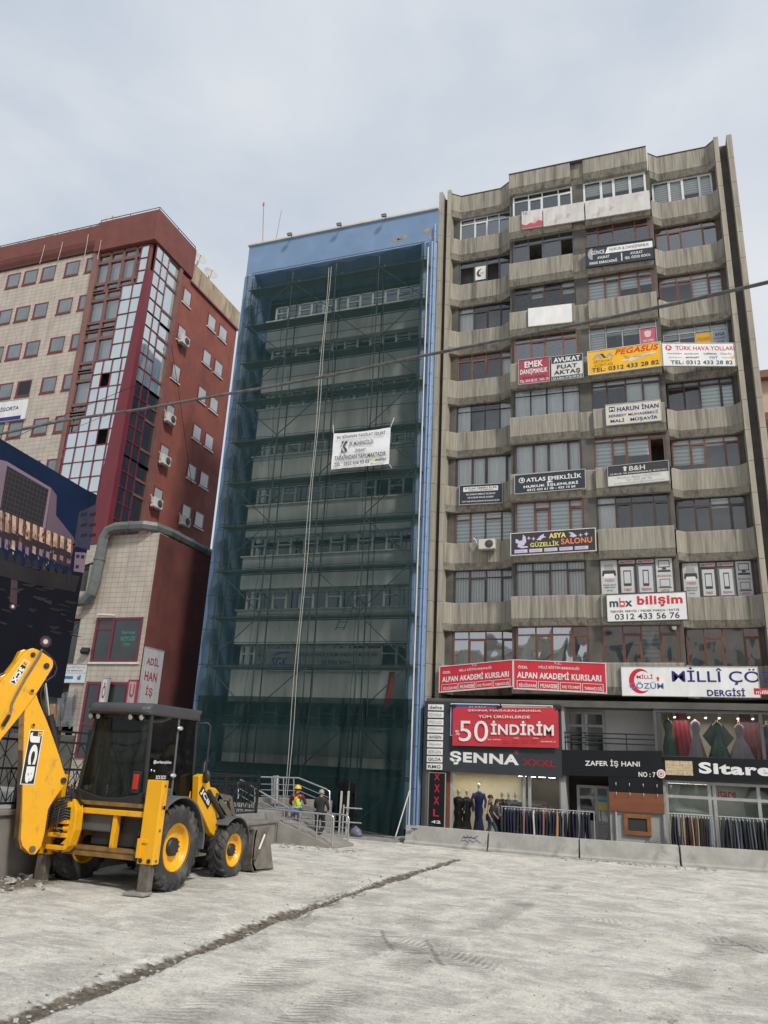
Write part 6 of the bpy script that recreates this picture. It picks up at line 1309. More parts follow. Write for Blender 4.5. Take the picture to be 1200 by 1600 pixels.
for k in range(2): fence_panel((-12.45,ys[k],0),(-12.45,ys[k+1],0),.85,1.98,'low black iron fence panel behind the loader bucket, %s' % ('nearer the cab','ending at thick post by the ramp')[k],last=k==1)
fence_panel((-14.6,23.5,0),(-12.55,23.4,0),.92,2.0,'black iron fence panel running back from the ramp corner',last=False)
# entrance ramp, landing, stairs
RMP = mat('ramp_stone',(0.24,0.225,0.205),.8,.2,2,.2)
t = thing('entrance_ramp', (-10.8,24.3,0), 'grey stone entrance ramp sloping down to the right before the blue building', 'ramp')
b = MB(); b.prism([(-11.72,23.5,-.05),(-11.72,23.5,.66),(-9.75,23.5,.05),(-9.75,23.5,-.05)],(0,1.6,0)); fixn(b.build('slope', RMP, t, .01)); b = MB(); b.box(-14.5,-11.74,23.5,28.2,-.05,.68); b.build('landing', RMP, t)
t2 = thing('stairs', (-12.6,26.2,.68), 'short grey stairs on the landing behind the ramp', 'stairs')
for q in range(3): b = MB(); b.box(-14.4,-11.9,26.4+.32*q,28.2,.685+.16*q,.685+.16*(q+1)-.004); b.build('step', RMP, t2)
STNL = mat('stainless_steel',(.55,.56,.57),.25,.05,2,metal=.85)
def handrail(label, pts, posts, mids, r=.028, grp='stainless handrails of the ramp'):
    t = thing('handrail', Vector(pts[0]), label, 'handrail', grp); b = MB(); b.tube(pts, r, 8); b.build('rail', STNL, t)
    for (p0, p1) in posts: b = MB(); b.tube([p0,p1], .022, 8); b.build('post', STNL, t)
    for (p0, p1) in mids: b = MB(); b.tube([p0,p1], .014, 6); b.build('rod', STNL, t)
def P(x,y,Y): return aY(x,y,Y)
Y1, Y2 = 23.55, 25.0
zr = lambda x_: .66+(x_+11.72)/(1.97)*(-.61)
a, e_ = P(405,1265,Y1), P(516,1274,Y1)
xs = [-11.55,-11.0,-10.4,-9.86]
pts = [(-12.5,Y1,1.0)]+[(-11.57,Y1,.99),(-10.0,Y1,.96),(-9.9,Y1,.93),(-9.86,Y1,.84),(-9.86,Y1,.05)]
handrail('front stainless handrail of the ramp, with rounded right end', pts, [((x_,Y1,zr(x_) if x_>-11.7 else .66),(x_,Y1,.97)) for x_ in xs[:3]], [((-11.57,Y1,z_),(-9.86,Y1,z_-.04)) for z_ in (.78,.62,.46)])
pts = [(-12.6,Y2,.98),(-11.0,Y2,.92),(-10.1,Y2,.89),(-9.98,Y2,.86),(-9.93,Y2,.78),(-9.93,Y2,.05)]
handrail('rear stainless handrail of the ramp, nearer the netting', pts, [((x_,Y2,.05),(x_,Y2,.93)) for x_ in (-12.0,-11.2,-10.55)], [((-12.5,Y2,z_),(-9.93,Y2,z_-.05)) for z_ in (.72,.55,.38)])
p3 = [P(372,1248,25.3),P(372,1222,25.3),P(376,1218,25.3),P(454,1264,25.3)]
handrail('slanting stainless handrail coming down from the landing, left of the worker', p3, [(P(398,1231,25.3),P(398,1262,25.3)),(P(430,1250,25.3),P(430,1275,25.3))], [(P(374,1232,25.3),P(450,1275,25.3)),(P(374,1242,25.3),P(446,1284,25.3))])
p4 = [P(408,1214,26.2),P(467,1215.5,26.2),P(510,1233,26.2),P(515,1237,26.2),P(515,1268,26.2)]
handrail('upper stainless handrail with long slanting end, behind worker and man in black', p4, [(P(x_,1215,26.2),P(x_,1256,26.2)) for x_ in (425,443,459)], [(P(408,y_,26.2),P(467,y_+1.5,26.2)) for y_ in (1225,1234,1243)]+[(P(467,y_+1.5,26.2),P(513,y_+21,26.2)) for y_ in (1225,1234,1243)])
p_ = P(431,1255,26.6); e_ = P(432,1212,26.6); b = MB(); b.tube([p_, e_],.11,12); b.tube([e_-Vector((0,0,.06)),e_],.13,12); tag(b.build('bollard', STNL), 'thick short steel post behind the upper handrail', 'post')
# entrance props behind the ramp
for px_, lab in ((530,'pale scaffold post at the entrance gap, left one'),(541,'pale scaffold post at the entrance gap, right one')):
    a, e_ = P(px_,1303,28.0), P(px_+4,1236,28.0); b = MB(); b.bar((a.x,28.0,.03),e_,.06,.06,(0,1,0)); b.bar((a.x-.12,28.0,.03),(a.x+.12,28.0,.03),.12,.03); tag(b.build('prop_post', mat('pale_pole',(.5,.5,.48),.5)), lab, 'post')
a, e_ = P(537,1262,27.9), P(566,1262,27.9); t = thing('gap_barrier', Vector((a.x,27.9,.05)), 'two-bar pale tube barrier across the entrance gap', 'barrier')
for z_ in (a.z, a.z-.48): b = MB(); b.tube([(a.x,27.9,z_),(e_.x,27.9,z_)],.025,8); b.build('bar', ALU, t)
b = MB(); b.tube([(a.x,27.9,.05),(a.x,27.9,a.z+.1)],.03,8); b.build('post', ALU, t)
p_ = P(556,1300,27.6); b = MB(); b.sphere((p_.x,27.6,.18),.22,.16,.18); b.sphere((p_.x+.12,27.55,.12),.16,.13,.12); b.sphere((p_.x-.02,27.62,.34),.07,.06,.06); tag(b.build('rubbish_bag', mat('purple_grey_bag',(.12,.11,.16),.5,.3)), 'small knotted purple grey bag on the ground by the netting', 'bag')
for px_, py_, Y in ((460,1300,28),): pass
# overhead cable
A_, B_ = ray(-150,707), ray(1400,385)
pts = []
for px_, py_ in ((-220,717),(-100,697),(0,678),(105,656),(217,640),(340,618),(400,608),(520,586),(650,558),(700,548),(830,522),(950,497),(1075,470),(1200,441),(1330,410),(1460,377)):
    d = ray(px_,py_); s_ = (px_+220)/1680; dist = 17.5-6.2*s_; q = d/d.length*dist + Vector((0,0,H)); pts.append(q)
b = MB(); b.tube(pts,[.029]*len(pts),8); b2 = [pts[0].lerp(pts[-1],0)]
tag(b.build('overhead_cable', mat('weathered_cable',(.10,.10,.098),.8,.45,9,.4)), 'thick weathered grey cable sagging across the whole street', 'cable')
for k, (pp, lab) in enumerate(((((268,540),(283,640),(300,760)),'thin black cable down the red side wall from an air conditioner'),((((0,693),(120,640),(217,600))),'thin dark wire crossing the tiled wall below the thick cable'))):
    b = MB(); b.tube([aX(x_,y_,-24.6) if k == 0 else aY(x_,y_,28.3) for x_,y_ in pp],.015,5); tag(b.build('thin_cable', BLACK), lab, 'cable')
# far house behind, at the right
fh = thing('far_house', (14,50,0), 'pale pink house with brown eaves far behind, at the right picture edge', 'house')
p_ = aY(1189,596,50); x0 = aY(1178,640,50).x
b = MB(); b.box(x0,x0+14,50,60,0,p_.z); b.build('wall', mat('pink_render',(.50,.36,.27),.8,.1,.5), fh)
b = MB(); b.box(x0-.4,x0+14.5,49.4,60.5,p_.z,p_.z+.5); b.build('roof', mat('house_roof',(.18,.10,.07),.8), fh)
b = MB(); a = aY(1186,672,49.6); b.prism([(a.x,48.6,a.z),(a.x+5,48.6,a.z),(a.x+5,50,a.z+1.1),(a.x,50,a.z+1.1)],(0,0,.25)); fixn(b.build('balcony_roof', mat('brown_eaves',(.12,.045,.035),.7), fh)); 
for k in range(6): b = MB(); z_ = p_.z-3.2-3.1*k; b.box(x0+1.0,x0+2.4,49.92,50.02,z_,z_+1.6); w_ = b.build('window', RFR, fh); b = MB(); b.box(x0+1.1,x0+2.3,49.88,49.93,z_+.1,z_+1.5); b.build('pane', PANEL, w_)
# ================================================================ BUILDINGS ACROSS THE STREET, seen only as reflections
for k, (x0, x1, y0, ht, col, lab) in enumerate(((-34,-9,-24,15,(.52,.49,.43),'pale stone building with arched ground floor across the street, mirrored in the shop glass'),(-8,12,-26,19,(.40,.36,.32),'beige office block across the street, mirrored in the lower windows'),(13,34,-23,13,(.55,.54,.52),'white low block across the street, mirrored in the lower right windows'))):
    t = thing('street_building', ((x0+x1)/2,y0-5,0), lab, 'building'); b = MB(); b.box(x0,x1,y0-10,y0,0,ht); b.build('wall', mat('far_render_%d' % k, col, .8, .15, .4), t)
    b = MB(); b.box(x0-.3,x1+.3,y0-10.3,y0+.35,ht,ht+.5); b.build('cornice', CONC_DK if k == 1 else OFFW, t)
    nf = int((ht-4)/3.1); n_ = int((x1-x0)/3)
    for f_ in range(nf):
        for q in range(n_):
            x_ = x0+(q+.5)*(x1-x0)/n_; z_ = 4.6+3.1*f_; b = MB(); b.box(x_-.75,x_+.75,y0,y0+.05,z_,z_+1.7); b.build('window', PANEL, t)
    for q in range(n_//2):
        x_ = x0+(q+.5)*(x1-x0)/(n_//2); pts = [(x_-1.8,y0,.2),(x_+1.8,y0,.2)]+[(x_+1.8*math.cos(a*.2618),y0,2.2+1.5*math.sin(a*.2618)) for a in range(13)]; b = MB(); b.prism(pts,(0,.06,0)); fixn(b.build('shop_arch', BLACK, t))
# ================================================================ BACKHOE LOADER
YELM = mat('digger_yellow', (0.78,0.385,0.006), .36, .05, 1.5, dirt=((.30,.175,.06), .565, 5.5, (1,1,.5)), coat=.15); YELW = mat('worn_yellow', (0.20,0.115,0.035), .6, .35, 5, dirt=((.05,.04,.03), .52, 4, (1,1,1)))
RUB = mat('tyre_rubber', (0.035,0.035,0.034), .85, .25, 5, .2, dirt=((.15,.145,.13), .50, 3.0, (1,1,1))); STLW = mat('worn_steel', (0.16,0.14,0.12), .55, .4, 5, .2, metal=.4, dirt=((.10,.055,.035), .55, 4, (1,1,.4)))
PLBK = mat('black_plastic', (0.022,0.023,0.025), .5, .15, 2); PLGR = mat('grey_plastic', (0.10,0.105,0.11), .5, .12, 2, .1); CHR = mat('chrome_rod', (.6,.6,.6), .15, .05, 2, metal=1.0); CABG = glass('cab_glass', .0, (.10,.125,.12), .04, .8, 1.35, .22, (.075,.09,.085)); CABG2 = glass('cab_side_glass', .0, (.05,.055,.055), .04, .3, 1.35, .15, (.05,.05,.05)); HOSE = mat('hose_rubber', (.02,.02,.022), .5, .2)
bh = thing('backhoe_loader', (-10.35,14.3,0), 'yellow and black backhoe loader seen from behind with raised folded boom', 'backhoe loader')
def wheel(cx_, cy_, r, w_, side, rr_, lugs):
    c = Vector((cx_,cy_,r-.015)); ax = Vector((side,0,0)); wroot = None
    b = MB(); hw = w_/2; ri = rr_
    prof = [(ri,-hw*.80),(ri+.03,-hw*.92),(r*.80,-hw),(r*.93,-hw*.94),(r*.955,-hw*.70),(r*.958,0),(r*.955,hw*.70),(r*.93,hw*.94),(r*.80,hw),(ri+.03,hw*.92),(ri,hw*.80)]
    b.lathe(prof, c, ax, 56)
    for k in range(lugs):
        for s_ in (-1,1):
            a0 = 2*math.pi*(k+(.5 if s_ > 0 else 0))/lugs; pts = []
            for (f_, da, rad_) in ((0.02,.0,1.0),(.45,.10,1.0),(.95,.15,.985),(1.02,.17,.90)):
                a = a0+da*22/lugs*1.6; d_ = Vector((0,math.cos(a),math.sin(a))); pts.append((c+ax*(s_*hw*f_), d_, rad_, Vector((0,-math.sin(a),math.cos(a)))))
            tk = math.pi*r/lugs*.52
            vs=[]
            for (p_, d_, q_, tn) in pts: vs += [p_+d_*r*.93*q_-tn*tk, p_+d_*r*.93*q_+tn*tk, p_+d_*r*q_+tn*tk*.75, p_+d_*r*q_-tn*tk*.75]
            fs=[]
            for i in range(3):
                for q in range(4): fs.append((i*4+q,i*4+(q+1)%4,(i+1)*4+(q+1)%4,(i+1)*4+q))
            fs += [(3,2,1,0),(12,13,14,15)]; b.add(vs,fs)
    e_ = empty('wheel', c - wl(bh)); e_.parent = bh
    fixn(b.build('tyre', RUB, e_))
    b = MB(); b.lathe([(ri+.02,hw*.90),(ri+.02,hw*.82),(ri-.03,hw*.80),(ri-.05,hw*.45),(ri-.07,hw*.28),(ri*.55,hw*.22),(ri*.42,hw*.30),(0,hw*.30)], c, ax, 40); b.lathe([(ri+.02,-hw*.9),(ri-.04,-hw*.8),(ri-.06,-hw*.1),(ri*.4,0)], c, ax, 32); fixn(b.build('rim', YELM, e_))
    b = MB(); b.lathe([(ri*.40,hw*.28),(ri*.38,hw*.62),(ri*.30,hw*.68),(0,hw*.68)], c, ax, 20)
    for k in range(10): a = k*.6283; d_ = Vector((0,math.cos(a),math.sin(a)))*ri*.34; b.cyl(c+ax*hw*.66+d_, c+ax*hw*.74+d_, .016, 6)
    fixn(b.build('hub', PLBK, e_)); return e_
for sx in (1,-1):
    wheel(-10.35+sx*1.06, 13.98, .775, .44, sx, .43, 22); wheel(-10.35+sx*1.10, 16.22, .565, .36, sx, .33, 18)
    b = MB()   # rear mudguard arc
    for r0, r1 in ((.86,.90),):
        n_ = 14; vs=[]
        for k in range(n_+1):
            a = rad(-8+142*k/n_); d_ = Vector((0,math.cos(a),math.sin(a)))
            for xx in (-.24,.26): vs += [Vector((-10.35+sx*1.03+xx*sx,13.98,.79))+d_*r0*(1 if k > 2 else 1.04), Vector((-10.35+sx*1.03+xx*sx,13.98,.79))+d_*r1*(1 if k > 2 else 1.04)]
        fs=[]
        for k in range(n_): i = 4*k; fs += [(i,i+2,i+6,i+4),(i+1,i+5,i+7,i+3),(i,i+4,i+5,i+1),(i+2,i+3,i+7,i+6)]
        fs += [(0,1,3,2),(4*n_,4*n_+2,4*n_+3,4*n_+1)]; b.add(vs,fs)
    fixn(b.build('mudguard', PLGR, bh, .01))
    b = MB(); n_ = 12; vs=[]   # front mudguard
    for k in range(n_+1):
        a = rad(5+125*k/n_); d_ = Vector((0,math.cos(a),math.sin(a)))
        for xx in (-.2,.2): vs += [Vector((-10.35+sx*1.08+xx,16.22,.565))+d_*.64, Vector((-10.35+sx*1.08+xx,16.22,.565))+d_*.67]
    fs=[]
    for k in range(n_): i = 4*k; fs += [(i,i+2,i+6,i+4),(i+1,i+5,i+7,i+3),(i,i+4,i+5,i+1),(i+2,i+3,i+7,i+6)]
    fs += [(0,1,3,2),(4*n_,4*n_+2,4*n_+3,4*n_+1)]; b.add(vs,fs); fixn(b.build('mudguard', PLGR, bh, .008))
    b = MB(); b.box(-10.35+sx*.62-.22,-10.35+sx*.62+.22,14.75,15.55,.45,.95); b.build('side_tank', PLBK, bh, .04); b = MB(); b.box(-10.35+sx*.98-.12,-10.35+sx*.98+.12,14.80,15.35,.50,.54); b.build('step', STLW, bh)
# chassis, axles, engine hood
b = MB(); b.box(-10.75,-9.95,13.7,17.0,.62,1.05); b.build('chassis', PLBK, bh, .02)
for y_, r in ((13.98,.14),(16.22,.11)): b = MB(); b.tube([(-11.2,y_,.70 if y_ < 15 else .55),(-9.5,y_,.70 if y_ < 15 else .55)],r,12); b.sphere((-10.35,y_,.65),.26,.3,.26); b.build('axle', PLBK, bh)
b = MB(); b.prism([(-10.78,15.1,1.0),(-10.78,15.1,1.95),(-10.78,16.6,1.78),(-10.78,17.0,1.55),(-10.78,17.0,1.0)],(.86,0,0)); fixn(b.build('engine_hood', YELM, bh, .05))
b = MB(); b.box(-10.76,-9.94,17.0,17.04,1.05,1.5); b.build('radiator_grille', PLBK, bh)
# cab
cx0, cx1, cy0, cy1 = -11.08, -9.60, 13.40, 15.02
b = MB(); b.prism([(cx0+.04,cy0+.05,1.25),(cx0+.04,cy0,1.66),(cx0+.04,cy1,1.45),(cx0+.04,cy1,1.05),(cx0+.04,14.5,1.0)],(cx1-cx0-.08,0,0)); fixn(b.build('cab_base', PLBK, bh, .03))
b = MB(); b.box(cx0+.1,cx1-.1,cy0+.1,cy1-.05,1.02,1.5); b.build('cab_floor', PLBK, bh)
post = {}
for nm, p0, p1, s_ in (('rl',(cx0-.06,13.40,1.62),(cx0+.16,13.36,3.22),.07),('rr',(cx1+.02,13.40,1.62),(cx1-.03,13.36,3.22),.07),('ml',(cx0,14.32,1.6),(cx0+.05,14.30,3.22),.06),('mr',(cx1,14.32,1.6),(cx1-.03,14.30,3.22),.06),('fl',(cx0,15.08,1.5),(cx0+.06,14.98,3.22),.06),('fr',(cx1,15.08,1.5),(cx1-.03,14.98,3.22),.06)):
    b = MB(); b.bar(p0,p1,s_,s_,(0,1,0)); b.build('cab_pillar', PLBK if nm[0] != 'm' else PLGR, bh, .015)
b = MB(); n_ = 12; vs=[]; fs=[]   # rear sill, curved down in the middle
for k in range(n_+1):
    u = k/n_; x_ = cx0-.02+(cx1-cx0+.04)*u; zt_ = 1.74-.14*math.sin(u*math.pi); vs += [(x_,13.33,1.50-.03*math.sin(u*3.14)),(x_,13.33,zt_),(x_,13.46,zt_),(x_,13.46,1.50)]
for k in range(n_):
    for q in range(4): fs.append((k*4+q,k*4+(q+1)%4,(k+1)*4+(q+1)%4,(k+1)*4+q))
fs += [(3,2,1,0),(4*n_,4*n_+1,4*n_+2,4*n_+3)]; b.add(vs,fs); fixn(b.build('rear_sill', PLBK, bh, .012))
b = MB(); b.bar((cx0+.06,13.37,3.17),(cx1,13.37,3.17),.06,.12); b.build('rear_header', PLBK, bh)
def pane(nm, pts, m_=CABG): b = MB(); b.add(pts,[tuple(range(len(pts)))]); return b.build(nm, m_, bh)
pane('rear_window', [(cx0-.03,13.38,1.66),(cx0+.4,13.37,1.60),(cx1-.4,13.37,1.60),(cx1-.02,13.38,1.66),(cx1-.06,13.36,3.12),(cx0+.18,13.36,3.12)])
pane('quarter_window', [(cx1+.012,13.44,1.86),(cx1+.012,14.29,1.80),(cx1-.012,14.27,3.2),(cx1-.022,13.40,3.2)], CABG2)
dr_ = pane('door', [(cx1+.014,14.36,1.80),(cx1+.014,14.62,1.52),(cx1+.014,15.04,1.52),(cx1-.02,14.95,3.2),(cx1-.012,14.33,3.2)], CABG2)
pane('quarter_window', [(cx0-.012,13.44,1.8),(cx0-.012,14.29,1.8),(cx0+.04,14.27,3.2),(cx0+.07,13.4,3.2)], CABG2); pane('door', [(cx0-.012,14.36,1.6),(cx0-.012,15.04,1.52),(cx0+.05,14.95,3.2),(cx0+.045,14.33,3.2)], CABG2)
pane('windscreen', [(cx0+.02,15.06,1.55),(cx1-.02,15.06,1.55),(cx1-.05,14.98,3.15),(cx0+.08,14.98,3.15)])
b = MB(); b.prism([(cx1+.02,13.47,1.50),(cx1+.02,13.47,1.86),(cx1+.02,14.3,1.80),(cx1+.02,14.3,1.50)],(-.06,0,0))
for k in range(4): b.box(cx1+.018,cx1+.035,13.52,14.26,1.57+.06*k,1.60+.06*k)
b.build('louvred_panel', PLGR, bh)
def fth(mb, s_, o, ex, ey, w_, h_, bold=.03):
    vs, fs, x0, x1, y0, y1 = glyphs(s_, bold); o, ex, ey = Vector(o), Vector(ex), Vector(ey)
    mb.add([o+ex*((v.x-x0)/(x1-x0)*w_)+ey*((v.y-y0)/(y1-y0)*h_) for v in vs], fs)
b = MB(); fth(b,'@serhannyldrm',(cx1+.022,13.56,2.26),(0,1,0),(0,0,1),.60,.075,.04); fth(b,'3CX ECO',(cx1+.022,13.70,1.98),(0,1,0),(0,0,1),.34,.07,.06); b.build('lettering', WHITE, bh)
for y_, z_, lb in ((14.30,2.98,0),(14.26,2.05,1)): b = MB(); b.sphere((cx1+.04,y_,z_),.04,.10,.045); b.build('side_lamp', mat('lamp_lens',(.62,.62,.60),.2,.05,metal=.5), bh)
for k in range(2): b = MB(); b.sphere((cx1+.02,13.52+.10*k,2.14-.01*k),.02,.03,.03); b.build('latch', CHR, bh)
# roof
b = MB(); b.levels([(cx0+.02,13.22),(cx0+.14,13.14),(cx1-.1,13.14),(cx1+.04,13.22),(cx1+.04,15.05),(cx1-.1,15.14),(cx0+.14,15.14),(cx0+.02,15.05)],[(3.17,.02),(3.22,-.02),(3.30,-.03),(3.40,.09)]); fixn(b.build('cab_roof', mat('dark_roof_plastic',(.05,.053,.056),.42,.15,2,.1,dirt=((.12,.115,.105),.6,3,(1,1,1))), bh, .06, 4))
for x_ in (cx0+.10,cx0+.28,cx1-.42,cx1-.16): 
    b = MB(); b.lathe([(0,.02),(.045,.02),(.06,0),(.055,-.06),(.03,-.08)],(x_,13.24,3.12),(0,-1,-.15),18); o = b.build('work_lamp', PLBK, bh); b = MB(); b.lathe([(0,.03),(.05,.022)],(x_,13.24,3.12),(0,-1,-.15),16); b.build('lens', mat('lamp_lens',(.62,.62,.60),.2,.05,metal=.5), o)
b = MB(); b.box(-9.80,-9.68,13.28,13.345,1.78,2.06); b.build('tail_lamp', paint((.45,.03,.015)), bh, .015); 
b = MB(); b.box(-9.83,-9.65,13.30,13.36,1.72,2.12); b.build('lamp_bezel', PLBK, bh)
b = MB(); b.tube([(cx1,15.0,3.12),(cx1+.22,15.05,3.14),(cx1+.26,15.1,3.08),(cx1+.26,15.12,2.0),(cx1+.1,15.12,1.75)],.022,8); b.build('mirror_arm', PLBK, bh)
b = MB(); b.sphere((cx1+.30,15.1,2.05),.09,.06,.14); o = b.build('mirror', PLBK, bh); 
# inside the cab
b = MB(); b.box(-10.62,-10.08,13.95,14.45,1.5,1.68); b.prism([(-10.6,14.42,1.66),(-10.6,14.52,2.45),(-10.6,14.62,2.45),(-10.6,14.56,1.66)],(.5,0,0)); b.build('seat', mat('seat_cloth',(.07,.07,.075),.9,.2), bh, .03)
b = MB(); b.lathe([(.19,-.012),(.205,0),(.19,.012),(.175,0)],(-10.35,14.85,2.15),(0,-.5,.85),20); b.tube([(-10.35,14.95,1.6),(-10.35,14.85,2.15)],.03,8); b.build('steering_wheel', PLBK, bh)
for x_ in (-10.72,-10.0): b = MB(); b.tube([(x_,13.7,1.5),(x_,13.66,1.95)],.014,6); b.sphere((x_,13.66,1.97),.03,.03,.03); b.build('lever', PLBK, bh)
b = MB(); b.prism([(-10.95,13.5,1.66),(-10.62,13.5,1.66),(-10.62,13.5,2.25),(-10.78,13.5,2.45)],(0,.02,0)); b.build('control_panel', mat('pale_green_plastic',(.16,.20,.18),.5), bh)
# rear frame with side-shift rails
b = MB(); b.box(-11.62,-9.02,13.26,13.42,1.46,1.53); b.build('upper_rail', YELW, bh); b = MB(); b.box(-11.62,-9.3,13.24,13.44,1.30,1.40); b.build('upper_rail', YELM, bh, .01); b = MB(); b.box(-11.62,-9.3,13.30,13.42,1.40,1.46); b.build('rail_groove', PLBK, bh)
b = MB(); b.box(-11.62,-9.3,13.24,13.44,.66,.72); b.build('lower_rail', YELW, bh); b = MB(); b.box(-11.62,-9.3,13.26,13.42,.55,.655); b.build('lower_rail', YELW, bh)
for x_ in (-10.08,-11.5): b = MB(); b.box(x_-.05,x_+.05,13.28,13.40,.72,1.30); b.build('frame_upright', YELM, bh, .008)
b = MB(); b.box(-10.7,-9.6,13.46,13.6,.75,1.3); b.build('rear_panel', PLBK, bh); b = MB(); b.box(-10.9,-10.2,13.36,13.46,.98,1.30); b.build('oil_tank', PLGR, bh, .03)
# stabilisers
for x_, ft in ((-9.19,.05),(-11.55,.03)):
    b = MB(); b.box(x_-.17,x_+.17,13.14,13.34,.52,1.98); b.build('stabiliser_leg', YELM, bh, .012)
    b = MB(); b.box(x_-.19,x_-.10,13.10,13.14,.62,.95); b.box(x_-.10,x_+.02,13.11,13.14,.88,.94); b.build('stabiliser_bracket', YELM, bh, .005)
    b = MB(); b.box(x_-.11,x_+.11,13.16,13.32,.03,.53); b.build('stabiliser_foot', STLW, bh, .01); b = MB(); b.obox((x_-.08,13.16,.03),(.20,.03,0),(0,.14,0),(0,0,.03)); b.build('foot_pad', mat('pad_stone',(.22,.215,.20),.9,.3), bh, .015)
    for z_ in (.58,1.1,1.5,1.88): b = MB(); b.cyl((x_+.17,13.24,z_),(x_+.182,13.24,z_),.025,8); b.build('bolt', STLW, bh)
    b = MB(); b.cyl((x_-.09,13.135,.58),(x_-.09,13.12,.58),.04,12); b.cyl((x_+.09,13.135,.58),(x_+.09,13.12,.58),.04,12); b.build('pin', PLBK, bh)
# kingpost carriage
b = MB(); b.prism([(-11.30,13.22,.62),(-10.95,13.22,.60),(-10.82,13.22,.72),(-10.76,13.22,1.0),(-10.78,13.22,1.35),(-10.86,13.22,1.55),(-10.95,13.22,1.56),(-10.90,13.22,1.2),(-10.93,13.22,.85),(-11.05,13.22,.72),(-11.30,13.22,.72)],(0,-.22,0)); fixn(b.build('kingpost_bracket', YELM, bh, .015))
for z0, z1 in ((.64,.72),(.86,.94),(1.10,1.17),(1.40,1.50)): b = MB(); b.box(-11.32,-10.90,12.95,13.22,z0,z1); b.build('kingpost_plate', YELM, bh, .01)
b = MB(); b.tube([(-11.2,12.98,1.02),(-10.98,13.05,1.02)],.028,8); b.build('slew_rod', CHR, bh); b = MB(); b.tube([(-11.02,13.03,1.02),(-10.82,13.08,1.02)],.06,10); b.build('slew_cylinder', YELM, bh); b = MB(); b.cyl((-10.98,13.0,.68),(-10.98,12.97,.68),.07,14); b.build('pin', PLBK, bh)
hz = random.Random(4); b = MB()
for k in range(9):
    z_ = 1.1+.05*k; b.tube([(-11.32,12.92,z_-.1),(-11.15,12.86,z_+.04*hz.random()),(-10.98,12.95,z_+.1),(-10.86,13.1,z_+.05),(-10.82,13.25,z_-.05)],.022,6)
for k in range(4): b.tube([(-11.05+.05*k,12.98,1.55),(-11.0+.05*k,12.9,1.75+.03*k),(-10.85+.03*k,12.98,1.68),(-10.80,13.15,1.45)],.02,6)
b.tube([(-11.12,12.95,1.5),(-11.05,12.85,1.30),(-11.1,12.9,1.0),(-10.95,12.9,.95)],.018,6); b.build('hydraulic_hoses', HOSE, bh)
# boom and dipper, in the slewed vertical plane
BN = Vector((.87,-.5,0)).normalized(); BU = Vector((-.5,-.87,0)).normalized(); BP = Vector((-11.15,13.0,0))
def bp(px_, py_, off=0.0):
    d = ray(px_,py_); o = Vector((0,0,H)); t_ = BN.dot(BP+BN*off-o)/BN.dot(d); return o+d*t_
z3 = lambda x_,y_,off=0.0: bp(x_/2.727, 1000+y_/2.727, off)
z5 = lambda x_,y_,off=0.0: bp(x_/7.5, 1000+y_/7.5, off)
bpoly = [(118,903),(128,914),(150,914),(176,880),(190,826),(206,722),(226,688),(274,620),(284,606),(284,588),(272,556),(252,490),(228,420),(200,345),(165,262),(150,215),(128,215),(112,250),(103,320),(100,450),(97,560),(95,700),(90,800),(88,850),(96,880)]
b = MB(); b.prism([z3(*q) for q in bpoly], -BN*.34); fixn(b.build('boom', YELM, bh, .012))
b = MB(); b.prism([z3(x_,y_,-.03) for x_,y_ in ((99,470),(99,560),(94,760),(88,850),(95,890),(88,890),(78,850),(90,700),(96,470))], -BN*.28); fixn(b.build('boom_wear_plate', YELW, bh))
dpoly = [(490,138),(520,160),(600,215),(622,245),(626,280),(616,325),(590,370),(412,655),(275,840),(0,1180),(-560,1870),(-640,1130),(-300,760),(0,500),(100,385),(240,200),(300,150),(340,108),(388,94),(430,108)]
b = MB(); b.prism([z5(x_,y_,.03) for x_,y_ in dpoly], -BN*.30); fixn(b.build('dipper', YELM, bh, .012))
b = MB(); b.prism([z5(x_,y_,-.10) for x_,y_ in ((0,430),(60,400),(180,250),(240,130),(285,108),(320,118),(240,200),(100,385),(0,500))], -BN*.22); fixn(b.build('dipper_ram_box', YELM, bh, .012))
for (x_,y_,r) in ((543,303,.055),(385,172,.045),(372,597,.05),(388,995,.04)):
    p_ = z5(x_,y_,.0 if y_ > 900 else .03); b = MB(); b.cyl(p_, p_+BN*.03, r, 16); b.build('pivot_boss', YELM if y_ > 500 else PLBK, bh); b = MB(); b.cyl(p_+BN*.02, p_+BN*.045, r*.62, 14); b.build('pin', PLBK, bh)
for (x_,y_) in ((270,598),(137,890)):
    p_ = z3(x_,y_); b = MB(); b.cyl(p_, p_+BN*.03, .055, 16); b.build('pin', PLBK if y_ < 700 else STLW, bh)
b = MB(); b.tube([z5(x_,y_,.07) for x_,y_ in ((492,108),(470,170),(300,440),(190,640),(140,745),(130,830),(110,880),(95,880))],.022,8); b.build('grease_pipe', mat('pipe_grey',(.16,.14,.12),.5,.2), bh); b = MB(); b.bar(z5(110,880,.07), z5(30,1010,.07), .05,.05,(1,0,0)); b.build('pipe_end', PLBK, bh)
b = MB(); b.tube([z5(x_,y_,-.12) for x_,y_ in ((490,110),(560,170),(640,260),(665,330),(640,410),(560,470),(500,520),(470,640),(490,760),(520,850))],.022,8); b.tube([z5(x_,y_,-.18) for x_,y_ in ((470,600),(455,680),(490,800),(560,900),(650,1060),(690,1180))],.02,8); b.tube([z5(x_,y_,-.2) for x_,y_ in ((-40,440),(20,400),(70,395),(130,410))],.03,8); b.build('hydraulic_hoses', HOSE, bh)
b = MB(); b.tube([z5(515,380,-.2), z5(575,890,-.2)],.03,10); b.build('ram_rod', CHR, bh); b = MB(); b.tube([z5(585,885,-.2), z5(665,1240,-.2)],.068,12); b.tube([z5(583,880,-.2), z5(586,895,-.2)],.075,12); b.build('ram_cylinder', PLBK, bh)
